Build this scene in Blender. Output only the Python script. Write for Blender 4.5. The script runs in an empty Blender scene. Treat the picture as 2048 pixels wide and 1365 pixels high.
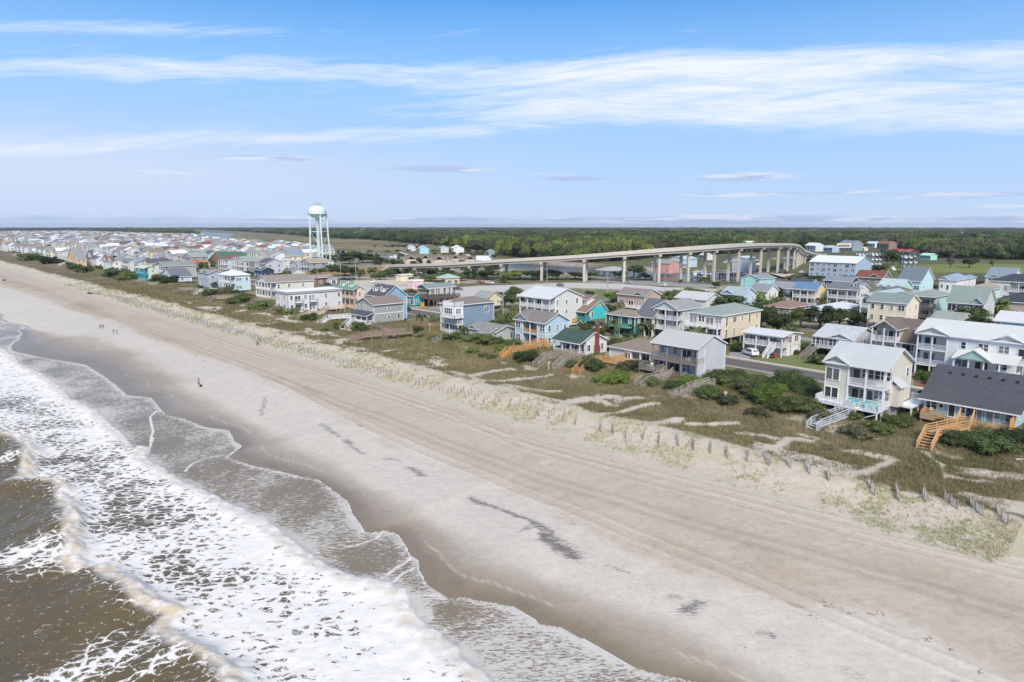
import bpy, bmesh, math, random
import numpy as np
from mathutils import Vector, Matrix
R = math.radians
rng = np.random.default_rng(7)
random.seed(7)
SC = bpy.context.scene
COL = SC.collection

# ------------------------------------------------------------------ camera
FPX, CX, CY, HOR, AZ, CZ = 1365.0, 1024.0, 682.5, 453.0, R(43.0), 32.0
PT = math.atan((CY - HOR) / FPX)
cd = bpy.data.cameras.new('camera'); cam = bpy.data.objects.new('camera', cd); COL.objects.link(cam)
cam.location = (0, 0, CZ); cam.rotation_euler = (R(90) - PT, 0, -AZ)
cd.sensor_width = 36.0; cd.lens = 36.0 * FPX / 2048.0; cd.clip_start = 0.5; cd.clip_end = 60000
SC.camera = cam
SC.view_settings.view_transform = 'Standard'; SC.view_settings.look = 'None'
SC.view_settings.exposure = 0.24; SC.view_settings.gamma = 1.0
SC.cycles.max_bounces = 5; SC.cycles.diffuse_bounces = 2; SC.cycles.glossy_bounces = 2
SC.cycles.transmission_bounces = 2; SC.cycles.transparent_max_bounces = 4; SC.cycles.volume_bounces = 0
SC.cycles.use_adaptive_sampling = True

# ------------------------------------------------------------------ node expression helper
class E:
    """a socket with arithmetic"""
    def __init__(s, nt, sock): s.nt, s.s = nt, sock
    def _m(s, op, *o, clamp=False):
        n = s.nt.nodes.new('ShaderNodeMath'); n.operation = op; n.use_clamp = clamp
        for i, v in enumerate((s,) + o):
            if isinstance(v, E): s.nt.links.new(v.s, n.inputs[i])
            else: n.inputs[i].default_value = float(v)
        return E(s.nt, n.outputs[0])
    def __add__(s, o): return s._m('ADD', o)
    __radd__ = __add__
    def __sub__(s, o): return s._m('SUBTRACT', o)
    def __rsub__(s, o): return (s * -1.0) + o
    def __mul__(s, o): return s._m('MULTIPLY', o)
    __rmul__ = __mul__
    def __truediv__(s, o): return s._m('DIVIDE', o)
    def __pow__(s, o): return s._m('POWER', o)
    def exp(s): return s._m('EXPONENT')
    def clamp(s): return s._m('ADD', 0.0, clamp=True)
    def absv(s): return s._m('ABSOLUTE')
    def mx(s, o): return s._m('MAXIMUM', o)
    def mn(s, o): return s._m('MINIMUM', o)
    def smooth(s, a, b):
        n = s.nt.nodes.new('ShaderNodeMapRange'); n.interpolation_type = 'SMOOTHSTEP'
        s.nt.links.new(s.s, n.inputs[0]); n.inputs[1].default_value = a; n.inputs[2].default_value = b
        return E(s.nt, n.outputs[0])
    def gauss(s, c, w):
        q = (s - c) / w
        return (q * q * -1.0).exp()

def nnode(nt, t, **kw):
    n = nt.nodes.new(t)
    for k, v in kw.items():
        if hasattr(n, k): setattr(n, k, v)
        else: n.inputs[k].default_value = v
    return n

def vec(nt, x, y, z):
    n = nt.nodes.new('ShaderNodeCombineXYZ')
    for i, v in enumerate((x, y, z)):
        if isinstance(v, E): nt.links.new(v.s, n.inputs[i])
        else: n.inputs[i].default_value = v
    return n.outputs[0]

def noise(nt, v, scale=1.0, detail=4.0, rough=0.55, dist=0.0):
    n = nnode(nt, 'ShaderNodeTexNoise'); n.inputs['Scale'].default_value = scale
    n.inputs['Detail'].default_value = detail; n.inputs['Roughness'].default_value = rough
    n.inputs['Distortion'].default_value = dist
    if v is not None: nt.links.new(v, n.inputs['Vector'])
    return E(nt, n.outputs['Fac'])

def mixc(nt, f, a, b):
    n = nt.nodes.new('ShaderNodeMix'); n.data_type = 'RGBA'
    if isinstance(f, E): nt.links.new(f.s, n.inputs[0])
    else: n.inputs[0].default_value = f
    for i, v in ((6, a), (7, b)):
        if isinstance(v, (tuple, list)): n.inputs[i].default_value = (*v[:3], 1)
        else: nt.links.new(v, n.inputs[i])
    return n.outputs[2]

# ------------------------------------------------------------------ world sky with cirrus
SUN_EL, SUN_ROT = R(44), R(216)
W = bpy.data.worlds.new('World'); SC.world = W; W.use_nodes = True
nt = W.node_tree; nt.nodes.clear()
sky = nnode(nt, 'ShaderNodeTexSky'); sky.sky_type = 'NISHITA'; sky.sun_disc = False
sky.sun_elevation = SUN_EL; sky.sun_rotation = SUN_ROT; sky.air_density = 1.0; sky.dust_density = 0.6; sky.ozone_density = 2.2
tc = nt.nodes.new('ShaderNodeTexCoord'); sep = nt.nodes.new('ShaderNodeSeparateXYZ'); nt.links.new(tc.outputs['Generated'], sep.inputs[0])
dx, dy, dz = (E(nt, sep.outputs[i]) for i in range(3))
az = dx._m('ARCTAN2', dy) - AZ            # clockwise from the view axis
el = dz._m('ARCSINE')
az = (az + math.pi + 6.283)._m('MODULO', 6.28318) - math.pi
# streaky coordinates, drifting upwards to the right
warp = noise(nt, vec(nt, az * 2.0, el * 8.0, 3.0), 1.0, 3, 0.5) - 0.5
eu = el + (az * az * 0.095).mn(0.06) - az * 0.006 + warp * 0.05
fine = noise(nt, vec(nt, az * 3.2 + warp * 2, eu * 52.0 - az * 5.0, 0.0), 1.0, 10, 0.68, 1.0)
fib = noise(nt, vec(nt, az * 9.0 - eu * 22.0, eu * 95.0 + az * 4.0, 5.0), 1.0, 8, 0.65, 0.5)
fine = fine * 0.52 + fib * 0.48
patch = noise(nt, vec(nt, az * 1.6, eu * 9.0, 9.0), 1.0, 3, 0.5)
lw = az.smooth(0.25, -0.25); rw = az.smooth(-0.35, 0.15)
band = eu.gauss(0.214, 0.020) * 0.95 + eu.gauss(0.186, 0.03) * rw * 0.74 + eu.gauss(0.150, 0.018) * rw * 0.86
band = band + eu.gauss(0.130, 0.014) * lw * 0.95 + eu.gauss(0.258, 0.012) * lw * 0.75 + eu.gauss(0.322, 0.012) * 0.75 * lw + eu.gauss(0.170, 0.02) * 0.45 + eu.gauss(0.45, 0.04) * 0.5 + eu.gauss(0.62, 0.06) * 0.5 + eu.smooth(0.55, 1.0) * 0.75
veil = (el * -13.0).exp() * 0.95 + el.smooth(0.5, 1.0) * 0.35 + el.gauss(0.075, 0.05) * az.smooth(0.3, -0.6) * 0.62
cir = ((fine - 0.665 + band * 0.31 + (patch - 0.5) * 0.5) * 3.0).clamp()
cir = (cir * (band * 1.1 + 0.05).mn(1.0)).mn(1.0); veil = veil.mn(1.0)
# low flattened cumulus with grey bases
cn = noise(nt, vec(nt, az * 7.0, el * 60.0, 2.0), 1.0, 5, 0.55)
lowb = el.gauss(0.009, 0.006) * 0.40
for a_, e_, wa_, we_ in ((.318, .066, .085, .008), (-.11, .079, .10, .0065), (-.34, .090, .09, .006), (.60, .037, .10, .005), (.09, .066, .06, .004), (.36, .043, .12, .0035), (.30, .010, .11, .006), (-.45, .068, .05, .003), (.62, .024, .05, .003), (-1.6, .07, .2, .01), (1.4, .06, .2, .01), (2.4, .08, .3, .01), (-2.5, .06, .25, .01)):
    lowb = lowb + az.gauss(a_, wa_) * el.gauss(e_, we_) * 0.52
low = ((cn - 0.70 + lowb) * 5.0).clamp()
cn2 = noise(nt, vec(nt, az * 7.0, el * 60.0 + 0.35, 2.0), 1.0, 5, 0.55)
topl = ((cn - cn2) * 9.0 + 0.35).clamp()
sat = nt.nodes.new('ShaderNodeHueSaturation'); sat.inputs['Saturation'].default_value = 1.48; sat.inputs['Value'].default_value = 1.10
nt.links.new(sky.outputs[0], sat.inputs['Color'])
tint = nt.nodes.new('ShaderNodeMix'); tint.data_type = 'RGBA'; tint.blend_type = 'MULTIPLY'; tint.inputs[0].default_value = 1
nt.links.new(sat.outputs[0], tint.inputs[6]); tint.inputs[7].default_value = (1.0, 1.0, 1.10, 1)
cb = mixc(nt, el.smooth(0.37, 0.13) * 0.93, tint.outputs[2], (2.6, 4.6, 7.5))
c0 = mixc(nt, veil, cb, (4.75, 5.6, 7.15))
c1 = mixc(nt, cir, c0, (6.5, 6.9, 7.7))
lowc = mixc(nt, topl, (3.5, 4.4, 6.3), (5.4, 6.0, 7.2))
c2 = mixc(nt, low * 0.9, c1, lowc)
bg = nt.nodes.new('ShaderNodeBackground'); bg.inputs['Strength'].default_value = 0.115
nt.links.new(c2, bg.inputs['Color'])
out = nt.nodes.new('ShaderNodeOutputWorld'); nt.links.new(bg.outputs[0], out.inputs['Surface'])

sd = bpy.data.lights.new('sun', 'SUN'); sd.energy = 3.6; sd.angle = R(19); sd.color = (1.0, 0.92, 0.80)
sun = bpy.data.objects.new('sun', sd); COL.objects.link(sun)
sdir = Vector((math.sin(SUN_ROT) * math.cos(SUN_EL), math.cos(SUN_ROT) * math.cos(SUN_EL), math.sin(SUN_EL)))
sun.rotation_euler = sdir.to_track_quat('Z', 'Y').to_euler(); sun.location = (-20, -20, 80)

# ------------------------------------------------------------------ surveying: sight line -> point on the ground
_fw = np.array([math.sin(AZ) * math.cos(PT), math.cos(AZ) * math.cos(PT), -math.sin(PT)])
_rt = np.array([math.cos(AZ), -math.sin(AZ), 0.0]); _up = np.cross(_rt, _fw)
def gp(px, py, z=2.0):
    d = _fw + (px - CX) / FPX * _rt + (CY - py) / FPX * _up
    t = (z - CZ) / d[2]
    return float(t * d[0]), float(t * d[1])
def pj(x, y, z):
    d = np.array([x, y, z - CZ]); k = d @ _fw
    return CX + FPX * (d @ _rt) / k, CY - FPX * (d @ _up) / k

# ------------------------------------------------------------------ numpy noise
def _h(ix, iy, s):
    n = (ix.astype(np.int64) * 374761393 + iy.astype(np.int64) * 668265263 + s * 974711) & 0xffffffff
    n = ((n ^ (n >> 13)) * 1274126177) & 0xffffffff
    return ((n ^ (n >> 16)) & 0xffff) / 65535.0
def vn(x, y, s=0):
    ix = np.floor(x); iy = np.floor(y); fx = x - ix; fy = y - iy
    fx = fx * fx * (3 - 2 * fx); fy = fy * fy * (3 - 2 * fy)
    a = _h(ix, iy, s); b = _h(ix + 1, iy, s); c = _h(ix, iy + 1, s); d = _h(ix + 1, iy + 1, s)
    return a + (b - a) * fx + (c - a) * fy + (a - b - c + d) * fx * fy
def fbm(x, y, sc=1.0, o=4, s=0, g=0.5):
    t = 0; a = 1; m = 0
    for k in range(o):
        t = t + a * vn(x / sc * 2 ** k + 17.3 * k, y / sc * 2 ** k - 9.1 * k, s + k); m += a; a *= g
    return t / m
def sstep(x, a, b):
    t = np.clip((x - a) / (b - a), 0, 1); return t * t * (3 - 2 * t)
def polydist(X, Y, pts):
    """distance to a polyline and the parameter along it"""
    best = np.full(X.shape, 1e9)
    for (ax, ay), (bx, by) in zip(pts[:-1], pts[1:]):
        vx, vy = bx - ax, by - ay; L = vx * vx + vy * vy + 1e-9
        t = np.clip(((X - ax) * vx + (Y - ay) * vy) / L, 0, 1)
        best = np.minimum(best, np.hypot(X - ax - t * vx, Y - ay - t * vy))
    return best
def inpoly(X, Y, P):
    c = np.zeros(X.shape, bool); n = len(P)
    for i in range(n):
        x0, y0 = P[i]; x1, y1 = P[(i + 1) % n]
        if y0 == y1: continue
        k = ((y0 > Y) != (y1 > Y)) & (X < (x1 - x0) * (Y - y0) / (y1 - y0) + x0)
        c ^= k
    return c
def curve(pts, z=0.0, world=False):
    P = sorted([(p if world else gp(p[0], p[1], z)) for p in pts], key=lambda q: q[1])
    ys = [p[1] for p in P]; xs = [p[0] for p in P]
    return lambda y: np.interp(y, ys, xs)

# ------------------------------------------------------------------ object helpers
def setp(o, label=None, cat=None, group=None, kind=None):
    if label: o['label'] = label
    if cat: o['category'] = cat
    if group: o['group'] = group
    if kind: o['kind'] = kind
    return o
def link(o, parent=None):
    COL.objects.link(o)
    if parent is not None: o.parent = parent
    return o
def empty(name, loc, rz=0.0, label=None, cat=None, group=None):
    o = bpy.data.objects.new(name, None); link(o); o.location = loc; o.rotation_euler = (0, 0, rz); o.empty_display_size = 0.5
    return setp(o, label, cat, group)
def np_mesh(name, V, F, mats=(), smooth=False, mi=None):
    me = bpy.data.meshes.new(name)
    V = np.asarray(V, np.float32); F = np.asarray(F, np.int32); k = F.shape[1]
    me.vertices.add(len(V)); me.vertices.foreach_set('co', V.ravel())
    me.loops.add(F.size); me.loops.foreach_set('vertex_index', F.ravel())
    me.polygons.add(len(F)); me.polygons.foreach_set('loop_start', np.arange(0, F.size, k, dtype=np.int32))
    me.polygons.foreach_set('loop_total', np.full(len(F), k, np.int32))
    if mi is not None: me.polygons.foreach_set('material_index', np.asarray(mi, np.int32))
    if smooth: me.polygons.foreach_set('use_smooth', np.ones(len(F), bool))
    me.update(calc_edges=True)
    for m in mats: me.materials.append(m)
    return me
def fattr(me, name, arr):
    a = me.attributes.new(name, 'FLOAT', 'POINT'); a.data.foreach_set('value', np.asarray(arr, np.float32).ravel())
def cattr(me, name, arr):
    a = me.color_attributes.new(name, 'FLOAT_COLOR', 'POINT')
    c = np.ones((len(me.vertices), 4), np.float32); c[:, :3] = np.asarray(arr).reshape(-1, 3); a.data.foreach_set('color', c.ravel())

def new_mat(name):
    m = bpy.data.materials.new(name); m.use_nodes = True
    nt = m.node_tree; b = nt.nodes['Principled BSDF']; return m, nt, b
def pos(nt): return nt.nodes.new('ShaderNodeNewGeometry').outputs['Position']
def attr(nt, name, c=False):
    n = nt.nodes.new('ShaderNodeAttribute'); n.attribute_name = name
    return n.outputs['Color'] if c else E(nt, n.outputs['Fac'])
def bump(nt, b, h, strength=0.3, dist=0.1):
    n = nt.nodes.new('ShaderNodeBump'); n.inputs['Strength'].default_value = strength; n.inputs['Distance'].default_value = dist
    nt.links.new(h.s, n.inputs['Height']); nt.links.new(n.outputs[0], b.inputs['Normal'])
def scalec(nt, col, f):
    n = nt.nodes.new('ShaderNodeMix'); n.data_type = 'RGBA'; n.blend_type = 'MULTIPLY'; n.inputs[0].default_value = 1
    if isinstance(col, tuple): n.inputs[6].default_value = (*col, 1)
    else: nt.links.new(col, n.inputs[6])
    cc = nt.nodes.new('ShaderNodeCombineXYZ')
    for i in range(3): nt.links.new(f.s, cc.inputs[i])
    nt.links.new(cc.outputs[0], n.inputs[7]); return n.outputs[2]

# ------------------------------------------------------------------ coast lines (x across the shore, y along it)
EDGE = [(1320,1365),(1200,1295),(1130,1256),(1083,1247),(1030,1213),(993,1206),(958,1200),(921,1193),(894,1195),(870,1179),(853,1166),(839,1140),(838,1121),(821,1111),(812,1091),(795,1067),(771,1060),(730,1065),(720,1046),(706,1029),(696,1002),(672,985),(635,958),(604,953),(570,944),(502,930),(455,914),(484,892),(468,880),(458,860),(411,854),(367,837),(331,830),(314,809),(302,795),(254,790),(230,768),(207,752),(174,730),(134,723),(84,715),(30,703),(13,693),(0,680)]
FRONT = [(979,1365),(945,1326),(894,1292),(843,1247),(812,1203),(802,1176),(761,1160),(700,1149),(659,1132),(604,1101),(577,1074),(536,1043),(495,1019),(451,999),(400,977),(351,954),(327,937),(294,914),(290,890),(267,894),(247,870),(214,840),(187,817),(147,800),(114,770),(77,743),(40,730),(17,700)]
CREST = [(440,1365),(393,1320),(353,1300),(313,1273),(345,1235),(290,1217),(227,1168),(195,1140),(150,1150),(133,1133),(143,1077),(140,1033),(120,1010),(121,985),(95,975),(33,970),(57,940),(47,897),(20,880)]
_ef = curve(EDGE, 0.25); _ff = curve(FRONT, 0.1); _cf = curve(CREST, 0.0)
def far_wave(y, c, a, s):
    return c + a * (fbm(y, y * 0, 26, 4, s) - 0.5) * 2
def edge_x(y):
    y = np.asarray(y, float); f = far_wave(y, 30, 7, 3); w = sstep(y, 215, 250)
    lo = 39 + 3 * (vn(y / 9, y * 0, 5) - 0.5)
    e = _ef(y) * (1 - w) + f * w; k = sstep(y, 28, 22); return e * (1 - k) + lo * k
def front_x(y):
    y = np.asarray(y, float); f = far_wave(y, 20, 7, 8); w = sstep(y, 205, 245)
    return _ff(y) * (1 - w) + f * w
def crest_x(y):
    y = np.asarray(y, float); f = far_wave(y, 4, 8, 12); w = sstep(y, 120, 150)
    return _cf(y) * (1 - w) + f * w

# ------------------------------------------------------------------ canal and marsh outlines
CANAL_N = [(1900,7000),(980,3000),(600,1700),(520,1489),(449,1072),(413,835),(385,674),(359,523),(352,458),(343,400),(338,330),(335,280),(328,236),(324,214)]
CANAL_F = [(2100,6900),(1120,2900),(760,2000),(645,1847),(526,1256),(470,950),(455,796),(441,690),(428,600),(420,520),(412,440),(409,380),(405,320),(405,290),(412,268),(420,246)]
CANAL = CANAL_N + [(330,190),(352,176),(372,182),(392,205),(412,222)] + CANAL_F[::-1]
CREEK = [(700,512),(640,507),(560,500),(480,493)]   # kept for reference of the northern bank
MARSH = CANAL_F[:12] + [(450,500),(500,560),(560,650),(660,850),(800,1250),(960,1900),(1300,2900),(2400,6900)]
MARSH2 = [(352,176),(372,182),(392,205),(412,222),(430,205),(455,160),(490,135),(560,60),(640,-60),(520,-100),(430,-60),(372,20),(340,90),(335,140),(330,175)]
LAWN2 = [(455,175),(500,150),(575,70),(660,-60),(800,-60),(740,60),(650,150),(560,205),(500,215)]

def height(X, Y):
    e = edge_x(Y)
    z = -0.5 + 0.021 * (X - 15)
    beach = 0.16 + 0.058 * (X - e) * sstep(X, e - 0.5, e + 3)
    beach = np.where(X < e, 0.16 + (X - e) * 0.05, np.minimum(beach, 1.7 + 0.004 * (X - 60)))
    n1 = fbm(X, Y, 11, 4, 21); n2 = fbm(X, Y, 3.2, 3, 31)
    ridge = np.exp(-((X - 81 - 2 * (fbm(Y, Y * 0, 30, 2, 4) - .5)) / 3.6) ** 2)
    dune = sstep(X, 72, 80)
    rolling = 0.55 + (n1 - 0.5) * 1.7 + (n2 - 0.5) * 0.35
    back = np.exp(-((X - 110) / 7.0) ** 2) * 0.9
    z = beach + dune * (1 - sstep(X, 116, 126)) * (rolling * 0.85 + back * (0.4 + n1)) + ridge * 0.75
    z = z + (vn(X / 0.9, Y / 0.9, 77) - .5) * 0.05 * sstep(X, e + 6, e + 14) * (1 - sstep(X, 116, 124))
    z = np.where(X > 116, z + (2.0 - z) * sstep(X, 116, 124), z)
    return np.maximum(z, -6)
# ------------------------------------------------------------------ terrain grid
def axis(segs):
    out = [segs[0][0]]
    for a, b, d0, d1 in segs:
        x = a
        while x < b - 1e-6:
            f = (x - a) / (b - a); st = d0 * (d1 / d0) ** f
            x = min(b, x + st)
            if b - x < st * 0.4: x = b
            out.append(x)
    return np.array(out)
GX = axis([(20, 40, 0.5, 0.28), (40, 84, 0.28, 0.3), (84, 124, 0.4, 0.5), (124, 330, 1.4, 2.2), (330, 900, 4, 9), (900, 14000, 20, 900)])
GY = axis([(-400, 6, 80, 1.5), (6, 130, 0.32, 0.45), (130, 420, 0.6, 1.8), (420, 1400, 3, 10), (1400, 15000, 25, 900)])
XX, YY = np.meshgrid(GX, GY, indexing='ij')
ZZ = height(XX, YY)
canal = inpoly(XX, YY, CANAL)
marsh = inpoly(XX, YY, MARSH) & ~canal
marsh2 = inpoly(XX, YY, MARSH2)
lawn2 = inpoly(XX, YY, LAWN2)
ZZ = np.where(canal, -1.2, ZZ); ZZ = np.where(marsh, 0.55, ZZ); ZZ = np.where(marsh2 & ~canal, 0.6 + 0.25 * fbm(XX, YY, 20, 3, 8), ZZ)

def col(*c): return np.array(c, float)
def mix(a, b, f): f = np.asarray(f)[..., None]; return a * (1 - f) + b * f
# --- sand
e = edge_x(YY); d = XX - e
wetl = curve([(1640,1365),(1400,1265),(1100,1150),(880,1050),(700,945),(560,870),(400,792),(250,705),(120,672),(0,636)], 0.8)(YY)
pale = curve([(2024,1360),(1921,1304),(1768,1235),(1640,1215),(1512,1187),(1348,1130),(1205,1064),(1000,977),(870,925),(744,862),(671,828),(585,786),(500,750),(420,722),(330,690),(230,650),(100,605),(0,570)], 1.4)(YY)
n_a = fbm(XX, YY / 3.0, 3.0, 5, 41); n_b = fbm(XX, YY / 2.2, 14.0, 4, 52); n_c = fbm(XX, YY, 0.8, 3, 61)
c_wet = col(0.212, 0.176, 0.128); c_damp = col(0.31, 0.275, 0.23); c_pale = col(0.48, 0.462, 0.425); c_tan = col(0.405, 0.36, 0.305)
bw = d / np.maximum(wetl - e, 1.0)
C = mix(c_wet, c_damp, sstep(bw + (n_b - .5) * .5, 0.1, 0.65))
C = mix(C, c_pale, sstep(bw + (n_b - .5) * .7 + (n_a - .5) * .4, 0.5, 1.3))
tanf = sstep(XX - pale + (n_a - .5) * 5 + (n_b - .5) * 4, -1.5, 2.2)
C = mix(C, c_tan * 1.04, tanf)
C = mix(C, col(0.32, 0.268, 0.215), sstep(n_b, 0.5, 0.72) * tanf * np.exp(-((XX - pale - 6) / 6.0) ** 2) * 0.75)
up = sstep(XX, 66, 72)
C = mix(C, col(0.455, 0.425, 0.37), up * 0.85)
C *= (0.94 + 0.12 * n_c)[..., None] * (0.95 + 0.1 * n_b)[..., None]
# footprints and vehicle marks above the wrack line
foot = (vn(XX / 0.55, YY / 0.55, 91) > 0.80) & (vn(XX / 5, YY / 9, 92) > 0.35)
C *= np.where(foot & (tanf > .5) & (XX < 84), 0.91, 1.0)[..., None]
rut = sstep(np.abs(np.sin((XX + 0.55 * np.sin(YY / 23.0) + 0.35 * np.sin(YY / 61.)) * 3.3)), 0.93, 1.0) * sstep(vn(XX / 3.2, YY / 50, 94), 0.45, 0.7)
C *= (1 - 0.10 * rut * tanf * (1 - up))[..., None]
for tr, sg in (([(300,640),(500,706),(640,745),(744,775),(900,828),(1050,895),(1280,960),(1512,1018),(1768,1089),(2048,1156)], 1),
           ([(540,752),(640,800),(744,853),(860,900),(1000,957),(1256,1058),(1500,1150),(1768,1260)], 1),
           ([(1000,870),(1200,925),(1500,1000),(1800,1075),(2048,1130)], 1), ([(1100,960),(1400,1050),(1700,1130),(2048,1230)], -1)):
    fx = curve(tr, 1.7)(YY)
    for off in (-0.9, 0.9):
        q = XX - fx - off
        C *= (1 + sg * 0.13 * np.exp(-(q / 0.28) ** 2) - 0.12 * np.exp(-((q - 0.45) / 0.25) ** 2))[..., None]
# heavy-mineral streaks along the swash limit
dark = np.zeros(XX.shape); n_st = fbm(XX, YY, 2.6, 3, 511); n_st2 = fbm(XX, YY / 1.8, 1.3, 3, 521)
for pts, wd, st in (([(528,796),(524,826)], .9, .7), ([(640,848),(690,880),(730,902)], .8, .75), ([(770,912),(815,930),(850,950)], .9, .85), ([(940,993),(990,1013),(1060,1040),(1100,1064)], .8, .9),
                    ([(1060,1060),(1110,1080),(1150,1108)], 1.8, 1.0), ([(1120,1085),(1190,1120),(1250,1140)], .8, .7), ([(860,968),(930,990)], .6, .35), ([(1340,1190),(1365,1195)], 1.0, .8), ([(1385,1220),(1412,1208)], 1.2, .9),
                    ([(1480,1250),(1550,1262)], .7, .7), ([(1280,1160),(1330,1185)], .8, .35), ([(1700,1330),(1820,1365)], 1.2, .6), ([(1850,1352),(1900,1365)], 1.2, .6), ([(560,880),(600,890)], .5, .35), ([(240,700),(262,706)], .9, .3), ([(570,890),(590,902)], .5, .4)):
    dd = polydist(XX + 1.6 * (n_st - .5), YY + 2.5 * (n_a - .5), [gp(px, py, 1.0) for px, py in pts])
    dark = np.maximum(dark, st * np.exp(-(dd / (wd * .8)) ** 2) * sstep(n_st2, .15, .45))
strk = fbm((XX + YY * 0.25) , YY / 5.5, 0.42, 4, 71)
for k_ in range(46):
    yq = 16 * (14 ** rng.uniform()); xq = float(np.interp(yq, YY[0], pale[0])) - rng.uniform(2, 9); a_ = rng.uniform(.2, .5)
    if k_ < 30: dark = np.maximum(dark, a_ * np.exp(-((XX - xq - .15 * (YY - yq)) / .35) ** 2 - ((YY - yq) / rng.uniform(.8, 2.5)) ** 2))
wr = sstep(1 - np.abs(XX - pale - (n_b - .5) * 3), 0.4, 1.0) * sstep(vn(XX / .4, YY / .8, 95), 0.72, 0.9) * sstep(vn(XX / 9, YY / 16, 96), .45, .7)
C = mix(C, col(0.2, 0.11, 0.07), wr * 0.8)
ring = np.abs(bw - 0.42 - 0.35 * (fbm(YY, YY * 0, 9, 3, 99) - .3)); fm = np.exp(-(ring * (wetl - e) / 0.12) ** 2) * (vn(YY / 7, YY * 0, 98) > .5) * (bw < 1)
C = mix(C, col(0.6, 0.57, 0.52), fm * 0.35)
# --- dune field
vgn = fbm(XX + 6 * (fbm(XX, YY, 9, 2, 5) - .5), YY * 0.62, 5.0, 4, 101); vg2 = fbm(XX, YY, 1.3, 3, 111); vbig = fbm(XX, YY, 22, 3, 121)
PATHS = [([(600,690),(617,688),(655,683),(692,679)], 1.0), ([(690,722),(703,718),(745,706),(792,699)], 0.9), ([(795,748),(805,745),(850,738),(894,730)], 0.9),
         ([(925,752),(966,747),(1023,738)], 1.3), ([(945,758),(955,764),(1010,762),(1050,758),(1100,749)], 1.2), ([(1085,832),(1103,826),(1141,808),(1176,797),(1215,793)], 1.7),
         ([(1160,846),(1182,841),(1217,829),(1264,817),(1310,808)], 0.9), ([(1270,885),(1284,876),(1308,855),(1352,841)], 1.5), ([(1375,848),(1420,850),(1470,848)], .8), ([(1480,866),(1515,872),(1550,878)], 1.0), ([(1480,925),(1530,905),(1580,880),(1620,885)], 1.2),
         ([(1690,965),(1719,953),(1753,936),(1790,922)], 0.9), ([(1900,940),(1940,948),(1976,955)], .7), ([(1905,955),(1935,966),(1968,966)], 1.0), ([(1010,772),(1060,778),(1115,782)], 1.0),
         ([(1030,790),(1080,800),(1150,812)], .8), ([(500,655),(560,645)], .6), ([(500,640),(545,632)], .6), ([(660,715),(720,724),(780,735)], .8), ([(1850,905),(1880,925),(1890,960)], .4)]
bare = np.zeros(XX.shape)
for pts, wd in PATHS:
    W_ = [gp(px, py, 2.3) for px, py in pts]; dd = polydist(XX, YY, W_)
    bare = np.maximum(bare, 1 - sstep(dd + (vg2 - .5) * 1.2, wd * 0.45, wd * 1.05 + .2))
edge_in = sstep(XX + (vgn - .5) * 9, 79.5, 82.8)
bars = sstep(vgn + 0.09 * (1 - sstep(XX, 82, 97)) * (YY < 135) + 0.05 * (vg2 - .5), 0.585, 0.65) * (1 - sstep(XX, 98, 106)) * (YY < 330)
veg = np.clip(edge_in * (1 - bars) * (1 - bare), 0, 1) * (1 - sstep(XX, 133, 136))
bare = np.where((XX > 78), bare, 0)
straw = fbm(XX, YY, 7, 4, 131)
c_v = mix(col(0.135, 0.12, 0.070), col(0.20, 0.165, 0.10), sstep(straw, .35, .65))
c_v = mix(c_v, col(0.105, 0.118, 0.045), sstep(vbig, .5, .68) * .8)
c_v = mix(c_v, col(0.10, 0.085, 0.06), sstep(fbm(XX, YY, 4, 3, 141), .58, .72) * .6)
C = mix(C, col(.36, .36, .22), sstep(XX, 70.5, 73) * (1 - sstep(XX, 80, 83)) * sstep(fbm(XX, YY, 2.2, 3, 301), .45, .65) * .45)
C = mix(C, c_v * (0.75 + 0.5 * vg2)[..., None], veg)
# --- land behind the first row
lotn = fbm(XX, YY, 30, 4, 151); l2 = fbm(XX, YY, 3, 4, 161)
c_l = mix(col(0.145, 0.145, 0.065), col(0.25, 0.215, 0.15), sstep(lotn + (l2 - .5) * .3, .42, .6))
c_l = mix(c_l, col(0.36, 0.335, 0.29), sstep(lotn + (l2 - .5) * .4, .60, .72) * .7)
C = mix(C, c_l * (0.8 + 0.4 * l2)[..., None], sstep(XX, 119, 123))
mg = fbm(XX, YY / 2, 40, 4, 171)
C = mix(C, mix(col(0.155, 0.14, 0.062), col(0.24, 0.20, 0.115), sstep(mg, .35, .65)) * (0.85 + .3 * l2)[..., None], marsh)
C = mix(C, mix(col(0.085, 0.082, 0.05), col(0.15, 0.125, 0.085), sstep(fbm(XX, YY, 14, 4, 181), .35, .6)), marsh2)
fl = (XX > 423) & ~marsh & ~canal & ~marsh2
C = mix(C, mix(col(0.14, 0.15, 0.055), col(0.09, 0.09, 0.05), lotn), sstep(XX, 423, 440) * fl)
C = mix(C, mix(col(0.15, 0.19, 0.045), col(0.20, 0.21, 0.06), lotn), lawn2)
C = mix(C, col(0.055, 0.065, 0.035) + 0 * C, sstep(XX + YY * .0, 1000, 1500) * (~marsh) * (~canal))
C = mix(C, col(0.15, 0.13, 0.10) + 0 * C, canal)
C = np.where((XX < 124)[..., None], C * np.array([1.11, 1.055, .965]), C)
C = np.clip(C, 0.01, 0.9)
rough = np.where(XX < 64, 0.30 + 0.6 * sstep(bw, 0.25, 1.25), 0.95)

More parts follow.
